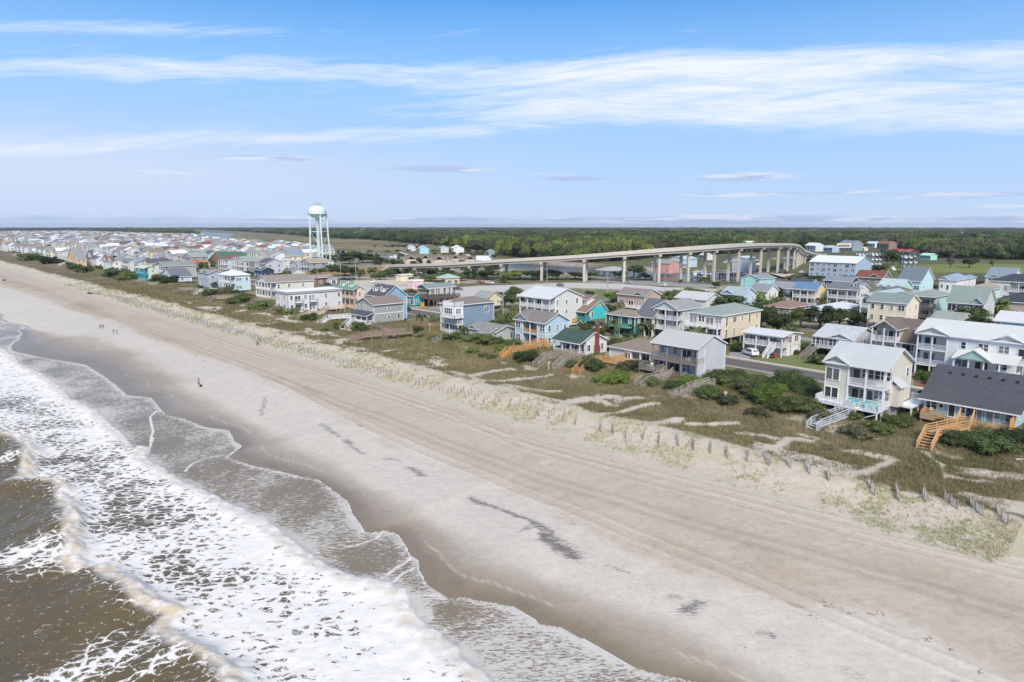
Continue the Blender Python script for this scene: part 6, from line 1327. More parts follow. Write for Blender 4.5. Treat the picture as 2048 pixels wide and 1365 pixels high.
# ------------------------------------------------------------------ woodland on the mainland
def instancer(name, P, S, RZ, IDX, srcs, label, cat):
    me = bpy.data.meshes.new(name); me.vertices.add(len(P)); me.vertices.foreach_set('co', np.asarray(P, np.float32).ravel())
    a = me.attributes.new('iscale', 'FLOAT_VECTOR', 'POINT'); a.data.foreach_set('vector', np.asarray(S, np.float32).ravel())
    a = me.attributes.new('irot', 'FLOAT_VECTOR', 'POINT'); a.data.foreach_set('vector', np.stack([0 * RZ, 0 * RZ, RZ], -1).astype(np.float32).ravel())
    a = me.attributes.new('iidx', 'INT', 'POINT'); a.data.foreach_set('value', np.asarray(IDX, np.int32))
    o = link(bpy.data.objects.new(name, me)); setp(o, label, cat, None, 'stuff')
    ng = bpy.data.node_groups.new(name, 'GeometryNodeTree'); ng.interface.new_socket('Geometry', in_out='INPUT', socket_type='NodeSocketGeometry'); ng.interface.new_socket('Geometry', in_out='OUTPUT', socket_type='NodeSocketGeometry')
    gi = ng.nodes.new('NodeGroupInput'); go = ng.nodes.new('NodeGroupOutput'); ip = ng.nodes.new('GeometryNodeInstanceOnPoints'); j = ng.nodes.new('GeometryNodeJoinGeometry')
    for s in srcs[::-1]:
        n = ng.nodes.new('GeometryNodeObjectInfo'); n.inputs['Object'].default_value = s; n.inputs['As Instance'].default_value = True; n.transform_space = 'ORIGINAL'; ng.links.new(n.outputs['Geometry'], j.inputs[0])
    def na(nm, dt):
        n = ng.nodes.new('GeometryNodeInputNamedAttribute'); n.data_type = dt; n.inputs['Name'].default_value = nm; return n.outputs['Attribute']
    ng.links.new(gi.outputs[0], ip.inputs['Points']); ng.links.new(j.outputs[0], ip.inputs['Instance']); ip.inputs['Pick Instance'].default_value = True
    ng.links.new(na('iidx', 'INT'), ip.inputs['Instance Index']); ng.links.new(na('iscale', 'FLOAT_VECTOR'), ip.inputs['Scale'])
    ng.links.new(na('irot', 'FLOAT_VECTOR'), ip.inputs['Rotation']); ng.links.new(ip.outputs[0], go.inputs[0])
    md = o.modifiers.new('scatter', 'NODES'); md.node_group = ng; return o
FRONTL = [(-400,460.5),(0,462),(150,463),(300,467),(450,474),(560,478),(700,482),(770,488),(850,500),(960,507),(1060,518),(1130,524),(1220,525),(1290,519),(1400,511),(1480,507),(1560,503),(1620,500),(1700,497),(1790,495),(1830,505),(1850,513),(1900,518),(2048,521),(2500,526)]
flx = [a for a, _ in FRONTL]; fly = [b for _, b in FRONTL]
FX_, FY_, FS_ = [], [], []
rg = np.random.default_rng(21)
def pjv(x, y, z):
    X = np.stack([x, y, z - CZ + 0 * x], -1); k = X @ _fw; return CX + FPX * (X @ _rt) / k, CY - FPX * (X @ _up) / k
for r0, r1 in ((330, 700), (700, 1100), (1100, 1700), (1700, 2800), (2800, 5000), (5000, 9500)):
    s = max(8.0, .0088 * (r0 + r1) / 2); n = int(0.75 * (r1 * r1 - r0 * r0) / s ** 2 * 1.0)
    r = np.sqrt(rg.uniform(r0 * r0, r1 * r1, n)); a = AZ + rg.uniform(-.72, .72, n); x = r * np.sin(a); y = r * np.cos(a)
    px, py = pjv(x, y, 2.0 + 0 * x); ok = py < np.interp(px, flx, fly) + rg.normal(0, .6, n)
    ok &= ~inpoly(x, y, CANAL) & ~inpoly(x, y, MARSH) & ~inpoly(x, y, LAWN2)
    FX_.append(x[ok]); FY_.append(y[ok]); FS_.append(np.full(ok.sum(), s))
fx = np.concatenate(FX_); fy = np.concatenate(FY_); fs = np.concatenate(FS_)
fw_ = fs * rg.uniform(1.15, 1.9, len(fx)); fh = np.clip(rg.normal(14.5, 2.6, len(fx)), 8, 21) * (.8 + .5 * fbm(fx, fy, 160, 3, 7)); fh = np.where(np.hypot(fx, fy) < 620, fh * .8, fh)
sp = fbm(fx, fy, 130, 4, 401) * 1.5 - .25 + rg.normal(0, .07, len(fx)); idx = np.digitize(sp, [.40, .53, .66])      # dark, mid, olive, bright
kinds = 'dmol'
D_ = np.hypot(fx, fy); order = np.argsort(D_); near = order[:230]; rest = order[230:]
src = []
used = {}
for i_, q in enumerate(near):
    k = kinds[idx[q]]; x, y = float(fx[q]), float(fy[q]); bx, by = pj(x, y, 2)
    where = min([(850, 'behind the aqua marina building'), (930, 'behind the tiny white shed'), (1000, 'behind the lorry on the bridge'), (1060, 'above the light blue house'), (1120, 'above the crossing lamps'), (1190, 'above the turquoise house'), (1240, 'above the picnic pavilion'), (1290, 'above the cedar'), (1340, 'above the salmon building'), (1400, 'above the low yard building'), (1460, 'above the grey boat shed'), (1540, 'above the bridge crest'), (1620, 'above the bridge end'), (1690, 'above the light blue condo block'), (1780, 'above the red roofs'), (1850, 'above the mint pavilion'), (1910, 'behind the lone bare tree'), (1990, 'above the dark hut'), (2060, 'at the right edge')], key=lambda q_: abs(q_[0] - bx))[1]
    size = 'tall' if fh[q] > 14 else 'mid-sized' if fh[q] > 11 else 'low'; row_ = 'front edge' if by > np.interp(bx, flx, fly) - 3 else 'second rank'
    t = empty('tree', (x, y, ground_z(x, y)), float(rg.uniform(0, 6)), '%s %s woodland tree, %s, %s' % (size, tone[k], row_, where), 'tree', 'woodland trees on the mainland shore')
    w = min(float(fw_[q]), 15); inst('trunk', trunk_me, t, (0, 0, 0), 0, (5, 5, float(fh[q]) * .8)); inst('crown', TR[k][i_ % 4], t, (0, 0, float(fh[q]) * .12), 0, (w, w, float(fh[q])))
SRC = []
for k in kinds:
    for v_ in range(3):
        o = next((c for c in COL.objects if c.name.startswith('crown') and c.data in (TR[k][v_],)), None); SRC.append(o)
SRC = [s if s is not None else SRC[0] for s in SRC]
P = np.stack([fx[rest], fy[rest], 2.0 + fh[rest] * .05], -1); S = np.stack([fw_[rest], fw_[rest], fh[rest] * 1.05], -1)
instancer('woodland', P, S, rg.uniform(0, 6.28, len(rest)), idx[rest] * 3 + rg.integers(0, 3, len(rest)), SRC, 'unbroken mixed green woodland filling the mainland to the horizon', 'woodland')
# shrubs of the marsh islands and the canal edge
n = 1500; x = rg.uniform(330, 620, n); y = rg.uniform(250, 1500, n); mk = (fbm(x, y, 60, 3, 55) > .56) & inpoly(x, y, MARSH); x, y = x[mk], y[mk]
xs2 = np.concatenate([x]); ys2 = np.concatenate([y]); nn_ = len(xs2)
instancer('marsh_thicket', np.stack([xs2, ys2, np.full(nn_, .6)], -1), np.stack([rg.uniform(5, 11, nn_), rg.uniform(5, 11, nn_), rg.uniform(2.5, 5, nn_)], -1), rg.uniform(0, 6, nn_), rg.choice([3, 4, 5, 6, 7, 8], nn_), SRC, 'low dark thickets scattered over the marsh across the canal', 'thicket')

# ------------------------------------------------------------------ the dense town to the left
WC = [('white', '#dedddb'), ('cream', '#e0d8bf'), ('pale grey', '#c3c4c4'), ('light blue', '#bccad2'), ('mint', '#bfd2c8'), ('beige', '#cdbfa8'), ('pale yellow', '#dfd6b4'), ('lilac-grey', '#c5c2cc'), ('white', '#dcdcd8'), ('white', '#e6e5e2'), ('white', '#d5d8da'), ('grey', '#a3a6a6')]
RC = [('grey', '#8b8e90'), ('dark grey', '#55595e'), ('brown', '#84766b'), ('pale metal', '#c9cdcf'), ('white', '#dcdedd'), ('blue-grey', '#848f97'), ('tan', '#a1917e'), ('red-brown', '#7d564a'), ('sage', '#8d988d')]
def far_house(x, y, w, d, h, wc, rc, rt, lab, grp):
    t = empty('house', (x, y, 2.0), random.uniform(-.03, .03), lab, 'house', grp); pit = random.uniform(.34, .55); o = .5
    m = MB(); m.box(0, d, 0, w, 1.8, h); r_ = MB(); 
    if rt == 0:
        zr = h + pit * d / 2
        for yy in (.02, w - .02): m.tri((0, yy, h), (d, yy, h), (d / 2, yy, zr))
        r_.slab([(-o, -o, h - pit * o + .1), (d / 2, -o, zr + .1), (d / 2, w + o, zr + .1), (-o, w + o, h - pit * o + .1)], .2); r_.slab([(d + o, -o, h - pit * o + .1), (d + o, w + o, h - pit * o + .1), (d / 2, w + o, zr + .1), (d / 2, -o, zr + .1)], .2)
    elif rt == 1:
        zr = h + pit * w / 2
        for xx in (.02, d - .02): m.tri((xx, 0, h), (xx, w, h), (xx, w / 2, zr))
        r_.slab([(-o, -o, h - pit * o + .1), (d + o, -o, h - pit * o + .1), (d + o, w / 2, zr + .1), (-o, w / 2, zr + .1)], .2); r_.slab([(-o, w + o, h - pit * o + .1), (-o, w / 2, zr + .1), (d + o, w / 2, zr + .1), (d + o, w + o, h - pit * o + .1)], .2)
    else:
        q = min(w, d) / 2; zr = h + pit * q; a = [(-o, -o, h), (d + o, -o, h), (d + o, w + o, h), (-o, w + o, h)]
        if d > w: r1, r2 = (q, w / 2, zr), (d - q, w / 2, zr); r_.slab([a[0], a[1], r2, r1], .2); r_.slab([a[1], a[2], r2], .2); r_.slab([a[2], a[3], r1, r2], .2); r_.slab([a[3], a[0], r1], .2)
        else: r1, r2 = (d / 2, q, zr), (d / 2, w - q, zr); r_.slab([a[0], a[1], r1], .2); r_.slab([a[1], a[2], r2, r1], .2); r_.slab([a[2], a[3], r2], .2); r_.slab([a[3], a[0], r1, r2], .2)
    m.obj('wall', paint(wc), t); r_.obj('roof', [paint(rc, 'shingle'), TRIM], t, fixn=True)
    g = MB(); fl = 2 if h > 6 else 1
    for s in range(fl):
        z0 = (2.7 if fl == 2 else 2.7) + s * 2.9
        for i in range(3): yy = w * (i + .5) / 3; g.box(-.06, 0, yy - .75, yy + .75, z0, z0 + 1.6)
        for i in range(2): xx = d * (i + .5) / 2; g.box(xx - .55, xx + .55, -.06, 0, z0, z0 + 1.4)
    setp(g.obj('windows', GLASS, t), kind='stuff')
    if random.random() < .6:
        for s in range(fl): MB().box(-1.8, -.07, .2, w - .2, 1.7 + 2.9 * s, 1.95 + 2.9 * s).box(-1.8, -1.7, .2, w - .2, 2.8 + 2.9 * s, 2.95 + 2.9 * s).obj('balcony', TRIM, t)
        p = MB()
        for i in range(4): p.box(-1.8, -1.6, .2 + (w - .6) * i / 3, .4 + (w - .6) * i / 3, 0, h - .2)
        setp(p.obj('posts', TRIM, t), kind='stuff')
    return t
cand = []
HXY = [(o.location.x, o.location.y) for o in COL.objects if o.type == 'EMPTY' and o.get('category') in ('house', 'apartment building', 'restaurant', 'motel', 'garage', 'cottage', 'shop', 'water tower', 'bridge')]
nearx = lambda y: np.interp(y, [c[1] for c in CANAL_N[::-1]], [c[0] for c in CANAL_N[::-1]])
ri = 0
for row_i, xr0 in enumerate([121, 172, 199, 231, 263, 297, 330, 362, 394, 426, 458, 490, 522, 556, 590]):
    y = 330 + row_i * 3
    while y < 3800:
        x = xr0 + (y > 1000) * (y - 1000) * .03 * (row_i > 0) + random.uniform(-2, 2); w = random.uniform(8, 12); 
        if row_i == 0 and y < 450: y += 12; continue
        vis = x > math.tan(AZ - .66) * y - 20
        if vis and x < nearx(y) - 16 and not (pj(x, y, 2)[0] > 655) and all(abs(x - hx) > 17 or abs(y - hy) > 15 for hx, hy in HXY) and math.hypot(x - tx, y - ty) > 26: cand.append((x, y, w, row_i))
        y += w + random.uniform(3.2, 8) + (random.random() < .13) * 16
cand.sort(key=lambda c: math.hypot(c[0], c[1]))
rown = ['in the beachfront row', 'in the first row behind the beach road', 'in the second row behind the beach road', 'in the third inland row', 'in the fourth inland row', 'in the fifth inland row', 'in the sixth inland row', 'near the canal', 'near the canal bend', 'near the canal bend', 'at the far canal side', 'at the far canal side', 'at the far canal side', 'at the far canal side', 'at the far canal side']
prevn = 'white'
for i, (x, y, w, ri) in enumerate(cand[:225]):
    wn_, wc = random.choice(WC); rn_, rc = random.choice(RC + RC[:1] * 3 + RC[2:4] * 2 + RC[6:7]); h = random.choice([7.6, 8.2, 8.6, 5.6]); rt = random.choice([0, 0, 1, 1, 2])
    band_ = 'just past the tower' if y < 520 else 'well past the tower' if y < 680 else 'far down the island' if y < 900 else 'near the distant end'
    far_house(x, y, w, random.uniform(9, 14), h, wc, rc, rt, '%s %s house, %s %s roof, %s, %s' % ('tall' if h > 6 else 'low', wn_, rn_, ('gable', 'front-gable', 'hip')[rt], rown[ri].replace('in the ', '').replace('behind the beach road', 'inland'), band_), 'houses of the dense town to the left')
# what lies beyond is one mass of roofs
MASS = {}
for (x, y, w, ri) in cand[225:]:
    wn_, wc = random.choice(WC); rn_, rc = random.choice(RC + RC[:1] * 3 + RC[2:4] * 2 + RC[6:7] * 2); h = random.uniform(6, 9.5); d = random.uniform(9, 14)
    m = MASS.setdefault('b', MB()); a = WC.index((wn_, wc)); b_ = len(WC) + RC.index((rn_, rc))
    m.box(x, x + d, y, y + w, 2, 2 + h, a)
    if random.random() < .5:
        zr = 2 + h + d * .22; m.quad((x - .4, y - .4, 1.9 + h), (x + d / 2, y - .4, zr), (x + d / 2, y + w + .4, zr), (x - .4, y + w + .4, 1.9 + h), b_); m.quad((x + d / 2, y - .4, zr), (x + d + .4, y - .4, 1.9 + h), (x + d + .4, y + w + .4, 1.9 + h), (x + d / 2, y + w + .4, zr), b_); m.tri((x, y, 2 + h), (x + d, y, 2 + h), (x + d / 2, y, zr - .1), a)
    else:
        zr = 2 + h + w * .24; m.quad((x - .4, y - .4, 1.9 + h), (x + d + .4, y - .4, 1.9 + h), (x + d + .4, y + w / 2, zr), (x - .4, y + w / 2, zr), b_); m.quad((x - .4, y + w / 2, zr), (x + d + .4, y + w / 2, zr), (x + d + .4, y + w + .4, 1.9 + h), (x - .4, y + w + .4, 1.9 + h), b_); m.tri((x, y, 2 + h), (x, y + w / 2, zr - .1), (x, y + w, 2 + h), a)
    for s in range(2):
        for i in range(2): m.box(x - .08, x, y + w * (.2 + .4 * i), y + w * (.4 + .4 * i), 4.2 + 2.9 * s, 5.8 + 2.9 * s, len(WC) + len(RC))
setp(MASS['b'].obj('distant_houses', [paint(c) for _, c in WC] + [paint(c, 'shingle') for _, c in RC] + [GLASS]), 'mass of small pale houses at the far end of the island', 'houses', None, 'stuff')
# trees between the town houses
n = 4200; x = rg.uniform(126, 560, n); y = rg.uniform(340, 3000, n) ; ok = (x < nearx(y) - 8) & (fbm(x, y, 50, 3, 66) > .36)
cx_arr = np.array([c[0] for c in cand]); cy_arr = np.array([c[1] for c in cand])
ok2 = np.array([(np.min(np.maximum(np.abs(cx_arr + 5 - a), np.abs(cy_arr + 5 - b_))) > 8) for a, b_ in zip(x, y)]); ok &= ok2
x, y = x[ok], y[ok]; o_ = np.argsort(np.hypot(x, y)); x, y = x[o_], y[o_]
pla = [(430,531),(365,522),(345,520),(470,539),(395,530),(300,520),(250,512),(180,495),(230,492),(265,492),(215,492),(150,500),(120,498),(60,505),(35,500),(495,545),(560,520),(612,515),(325,528),(150,520)]
for i, (px, py) in enumerate(pla): tree(px, py, 26 if i % 3 else 40, 12, 'dmo'[i % 3], '%s town tree %s' % (tone['dmo'[i % 3]], ['left of the lodge roof', 'above the long grey house', 'by the steep dark roof', 'right of the orange-roofed house', 'in front of the orange-roofed house', 'left of the grey house', 'over the cream house roof', 'in the dark grove mid-left', 'in the grove, right part', 'at the grove end', 'in the grove centre', 'among far roofs', 'left of the grove', 'over the dark far roofs', 'near the left edge', 'beside the navy house', 'by the coral roof', 'by the mint house', 'above the low cottage', 'over the yellow-orange house'][i]), small=True)
instancer('town_greenery', np.stack([x, y, np.full(len(x), 2.0)], -1), np.stack([rg.uniform(4, 9, len(x)), rg.uniform(4, 9, len(x)), rg.uniform(3, 8, len(x))], -1), rg.uniform(0, 6, len(x)), rg.choice([0, 1, 2, 3, 4, 5, 9], len(x)), SRC, 'small dark bushes and trees between the crowded town houses', 'greenery')

# ------------------------------------------------------------------ small buildings along the canal and on the mainland
sb = [(815,500,24,'#c9cdcf','#c9cdcf','grey-roofed canal house on stilts left of the marina'),(838,505,30,'#9fd0d8','#c4d6d8','aqua marina building with pale roof'),(880,503,26,'#c8cac8','#b6babb','small grey marina house among the docks'),(905,506,34,'#d9dcdb','#dfe4e6','long white marina building'),(933,512,12,'#e6e6e3','#d8dadb','tiny white shed on the far shore lawn'),(975,510,26,'#93a29f','#8fa39e','green-grey far shore house behind the bridge'),
      (1258,513,20,'#dcdcd8','#cfd2d3','white house among the trees behind the bridge'),(1405,520,26,'#d5d2c6','#c9ccc9','low white yard building behind the piers'),(1620,503,30,'#d4d9da','#dfe2e3','pale workshop right of the bridge end'),(1655,505,24,'#aebcc6','#b6c5cd','blue-grey workshop right of the bridge end'),(1690,502,36,'#8e98a0','#7f8890','long store with a dark roof before the woods'),(1722,502,14,'#d9d6cc','#d9d6cc','square cream sign-like block'),
      (1740,496,22,'#d6dde0','#cfe0e2','white house by the boat racks'),(1812,482,22,'#b9dbe0','#a3cbd2','aqua lookout house standing above the trees'),(1850,520,22,'#a6d6c0','#b7ddc9','small mint pavilion at the red roofs'),(1895,516,30,'#dde1dc','#b9c7b4','low white and green house before the woods'),(1920,514,24,'#d5d6d4','#9aa0a3','grey-roofed house half in the trees'),(1990,517,18,'#5e5f60','#4b4e50','dark hut under the big tree'),
      (1928,476,18,'#e2e2de','#d8dad9','white roof poking out of the woods'),(1966,476,14,'#e6e4df','#dcdcda','smaller white roof in the woods'),(1765,499,28,'#9a8074','#8f5a50','brick-red store before the red roofs'),(740,510,0,'',''  ,''),(705,475,20,'#d9cdd0','#cfc9cc','pinkish villa at the far marsh edge')]
for px, py, wp, wc, rc, lab in sb:
    if not wp: continue
    x, y = gp(px, py, 2); w = wp / FPX * math.hypot(x, y); t = empty('house', (x, y, ground_z(x, y) if ground_z(x, y) > .3 else .6), -AZ * .0 + R(-30), lab, 'building', 'buildings on the mainland shore')
    h = w * .36; m = MB().box(0, w * .6, -w / 2, w / 2, 0, h); m.tri((0, -w / 2 + .02, h), (w * .6, -w / 2 + .02, h), (w * .3, -w / 2 + .02, h + w * .14)); m.obj('wall', paint(wc), t); r_ = MB()
    r_.slab([(-.5, -w / 2 - .5, h - .2), (w * .3, -w / 2 - .5, h + w * .15), (w * .3, w / 2 + .5, h + w * .15), (-.5, w / 2 + .5, h - .2)], .2); r_.slab([(w * .6 + .5, -w / 2 - .5, h - .2), (w * .6 + .5, w / 2 + .5, h - .2), (w * .3, w / 2 + .5, h + w * .15), (w * .3, -w / 2 - .5, h + w * .15)], .2)
    r_.obj('roof', [paint(rc, 'shingle'), TRIM], t, fixn=True)
    for i in range(4): MB().box(-.08, 0, -w / 2 + w * (i + .3) / 4, -w / 2 + w * (i + .7) / 4, h * .3, h * .75).obj('window', GLASS, t)
x, y = gp(1815, 508, 2); t = empty('long_building', (x, y, 1.2), R(-35), 'long building with bright red roofs behind the boat racks', 'building')
L_ = 84 / FPX * math.hypot(x, y); MB().box(0, 10, -L_ / 2, L_ / 2, 0, 3.4).obj('wall', paint('#d8cfc4'), t); m = MB()
for i in range(4): a = -L_ / 2 + L_ * i / 4; m.slab([(-.6, a + .4, 3.3), (5, a + .4, 5.6), (5, a + L_ / 4 - .4, 5.6), (-.6, a + L_ / 4 - .4, 3.3)], .2); m.slab([(10.6, a + .4, 3.3), (10.6, a + L_ / 4 - .4, 3.3), (5, a + L_ / 4 - .4, 5.6), (5, a + .4, 5.6)], .2)
m.obj('roof', [paint('#c04a44', 'metal'), TRIM], t, fixn=True)
# brown-roofed marina condos at the canal, left of the bridge
for i, (px, py, wp) in enumerate([(812,530,30),(842,528,34),(868,531,30),(902,528,34),(930,530,26)]):
    x, y = gp(px, py, 2); w = wp / FPX * math.hypot(x, y); t = empty('condo', (x, y, 1.6), R(-10 + 8 * (i % 2)), ['leftmost brown-roofed canal condo with small gables', 'second brown-roofed canal condo', 'middle brown-roofed canal condo over the bridge rail', 'fourth brown-roofed canal condo', 'rightmost brown-roofed canal condo'][i], 'apartment building', 'brown-roofed condos by the canal')
    h = 4.5; MB().box(0, 9, 0, w, 0, h).obj('wall', paint('#cfc0aa'), t); r_ = MB(); r_.slab([(-.5, -.5, h - .2), (4.5, -.5, h + 3), (4.5, w + .5, h + 3), (-.5, w + .5, h - .2)], .2); r_.slab([(9.5, -.5, h - .2), (9.5, w + .5, h - .2), (4.5, w + .5, h + 3), (4.5, -.5, h + 3)], .2)
    for q in (.25, .72):
        yc = w * q; dd = 1.6
        for sg in (-1, 1): r_.slab([(-.7, yc + sg * dd, h), (-.7, yc, h + 2), (3.5, yc, h + 2), (1.0, yc + sg * dd, h)][::sg], .15)
    r_.obj('roof', [paint('#7d6b5e', 'shingle'), TRIM], t, fixn=True)
    for q in (.25, .72): m = MB(); m.tri((-.55, w * q - 1.5, h), (-.55, w * q + 1.5, h), (-.55, w * q, h + 1.8)); m.box(-.5, 0, w * q - 1.5, w * q + 1.5, 1, h); m.obj('gable', paint('#dfd6c6'), t)

# ------------------------------------------------------------------ vehicles
TY = paint('#1b1b1c', 'asphalt'); RIM = paint('#a7a9ab', 'gloss'); CG = glassmat((.015, .018, .02))
def cyl(m, c, r, w, n=14, mi=0):
    b0 = len(m.v)
    for s in (-w / 2, w / 2):
        for i in range(n): a = 2 * math.pi * i / n; m.v.append((c[0] + r * math.cos(a), c[1] + s, c[2] + r * math.sin(a)))
    for i in range(n): j = (i + 1) % n; m.f.append((b0 + i, b0 + j, b0 + n + j, b0 + n + i)); m.mi.append(mi)
    m.f.append(tuple(b0 + i for i in range(n))[::-1]); m.f.append(tuple(b0 + n + i for i in range(n))); m.mi += [mi, mi]; return m
wheel_me = cyl(MB(), (0, 0, 0), .34, .22).mesh('tyre', TY); rim_me = cyl(MB(), (0, 0, 0), .21, .24, 10).mesh('rim', RIM)
def body_mesh(kind, matl):
    # side profile lofted across the width, narrower at the roof
    if kind == 'suv': lo = [(-2.25, .35), (-2.3, .8), (-2.2, 1.05), (2.05, .35), (2.2, .6), (2.15, .85), (1.25, 1.02)]; prof = [(-2.28, .38), (-2.32, .85), (-2.2, 1.02), (-1.9, 1.62), (-1.6, 1.7), (.3, 1.7), (.55, 1.62), (1.15, 1.06), (2.1, .9), (2.25, .65), (2.2, .36)]
    elif kind == 'pickup': prof = [(-2.7, .5), (-2.72, 1.08), (-.75, 1.1), (-.6, 1.75), (-.3, 1.82), (.75, 1.82), (1.3, 1.15), (2.5, 1.05), (2.65, .8), (2.6, .45)]
    else: prof = [(-2.2, .35), (-2.25, .8), (-1.7, .95), (-1.1, 1.38), (-.7, 1.44), (.35, 1.42), (1.1, .95), (2.1, .78), (2.2, .55), (2.15, .33)]
    m = MB(); n = len(prof)
    def hw(z): return .9 if z < 1.0 else .9 - (z - 1.0) * .30
    for s in (-1, 1): m.v += [(x, s * hw(z), z) for x, z in prof]
    for i in range(n): j = (i + 1) % n; m.f.append((i, j, n + j, n + i)); m.mi.append(0)
    m.f.append(tuple(range(n))[::-1]); m.f.append(tuple(range(n, 2 * n))); m.mi += [0, 0]; me = m.mesh('body', matl)
    bm = bmesh.new(); bm.from_mesh(me); bmesh.ops.recalc_face_normals(bm, faces=bm.faces[:]); bmesh.ops.bevel(bm, geom=bm.edges[:], offset=.05, segments=2, affect='EDGES'); bm.to_mesh(me); bm.free(); return me
def glass_mesh(kind):
    m = MB(); S = {'suv': [(-1.85, 1.12), (-1.72, 1.56), (.35, 1.56), (.95, 1.12)], 'pickup': [(-.55, 1.2), (-.45, 1.68), (.7, 1.68), (1.15, 1.2)], 'car': [(-1.35, 1.0), (-1.0, 1.32), (.3, 1.32), (.85, 1.0)]}[kind]
    for s in (-1, 1):
        hw = lambda z: .915 - max(0, z - 1.0) * .30
        m.v += [(x, s * hw(z), z) for x, z in S]; b0 = len(m.v) - 4; m.f.append((b0, b0 + 1, b0 + 2, b0 + 3)); m.mi.append(0)
    return m.mesh('side_window', CG)
def screen_mesh(kind):
    m = MB(); P_ = {'suv': ((.52, 1.66), (1.12, 1.12), (-1.92, 1.58), (-2.18, 1.1)), 'pickup': ((.78, 1.80), (1.27, 1.22), (-.62, 1.7), (-.73, 1.2)), 'car': ((.40, 1.40), (1.04, 1.02), (-1.1, 1.36), (-1.62, 1.02))}[kind]
    (x0, z0), (x1, z1), (x2, z2), (x3, z3) = P_
    m.quad((x0 + .03, -.62, z0), (x0 + .03, .62, z0), (x1 + .03, .74, z1), (x1 + .03, -.74, z1)); m.quad((x2 - .03, -.6, z2), (x2 - .03, .6, z2), (x3 - .03, .72, z3), (x3 - .03, -.72, z3)); return m.mesh('windscreen', CG)
VB = {}
HL = MB().box(-.03, .05, -.2, .2, -.09, .09).mesh('headlight', paint('#e8e8e2', 'gloss'))
def car(kind, colr, x, y, z, rz, label, s=1.0, cat='car'):
    k = (kind, colr)
    if k not in VB: VB[k] = (body_mesh(kind, paint(colr, 'gloss')), glass_mesh(kind), screen_mesh(kind))
    t = empty({'pickup': 'pickup_truck', 'suv': 'parked_car', 'car': 'parked_car'}[kind], (x, y, z), rz, label, 'pickup truck' if kind == 'pickup' else cat, 'vehicles parked and driving around the town'); t.scale = (s, s, s)
    inst('body', VB[k][0], t, (0, 0, 0)); inst('side_windows', VB[k][1], t, (0, 0, 0)); inst('windscreen', VB[k][2], t, (0, 0, 0))
    wb = {'suv': 1.4, 'pickup': 1.75, 'car': 1.35}[kind]
    for a in (-wb, wb):
        for b_ in (-.82, .82): w_ = inst('tyre', wheel_me, t, (a, b_, .34)); inst('rim', rim_me, w_, (0, 0, 0))
    for b_ in (-.62, .62): inst('headlight', HL, t, ({'suv': 2.22, 'pickup': 2.62, 'car': 2.17}[kind], b_, .72))
    return t
for kind, colr, px, py, z, rz, lab in [('suv', '#e6e6e4', 1500, 711, 2.03, 60, 'white sport utility car parked on the grey drive of the small white house'), ('car', '#2b2c2e', 1836, 727, 2.03, 10, 'dark car parked under the grey house with the dormer'), ('suv', '#b9bcbe', 1257, 567, 2.05, 80, 'silver car driving below the bridge'), ('suv', '#dfdfdd', 1306, 560.5, 2.03, 60, 'white car by the bridge pier near the cedar'),
        ('pickup', '#e6e6e6', 980, 568.5, 2.05, -95, 'white pickup truck at the crossing behind the red truck'), ('pickup', '#b5452f', 962, 567, 2.05, -95, 'red and black truck leading at the crossing'), ('pickup', '#8f9391', 972, 556.5, 2.05, -80, 'grey truck under the bridge'), ('car', '#2f3133', 688, 561, 2.03, 20, 'dark car left in the embankment lot'), ('car', '#35383c', 698, 561, 2.03, 25, 'second dark car in the embankment lot'), ('car', '#3c4148', 706, 560, 2.03, 15, 'third dark car in the embankment lot'),
        ('car', '#33465e', 655, 571, 2.03, 90, 'navy car before the brick restaurant'), ('suv', '#dddddb', 902, 592, 2.03, 20, 'white car behind the timber pavilion'), ('car', '#c9cbcc', 914, 594, 2.03, 20, 'silver car behind the timber pavilion'), ('car', '#d8d8d6', 738, 535, 2.03, 0, 'white car near the marina gate'), ('car', '#44484d', 1562, 546, 2.0, 0, 'dark car in the yard under the bridge, left'), ('car', '#27292b', 1572, 547, 2.0, 10, 'black car in the yard under the bridge, right'), ('suv', '#dfe0df', 1604, 547, 2.0, 0, 'white car beside the light blue condo block'), ('car', '#9a9fa4', 1712, 541, 2.0, 0, 'grey car at the condo block corner'),
        ('car', '#d4d5d5', 903, 563, 2.05, 10, 'pale car by the peach shop'), ('suv', '#5b6066', 1120, 573, 2.05, 80, 'dark grey car on the light road'), ('car', '#c2c4c6', 1004, 523, 0, 0, ''), ('suv', '#dfdfdd', 1325, 573, 2.05, 80, 'white car on the road beside the lawn')]:
    if not lab: continue
    x, y = gp(px, py, z); car(kind, colr, x, y, z + (.02), R(rz), lab)
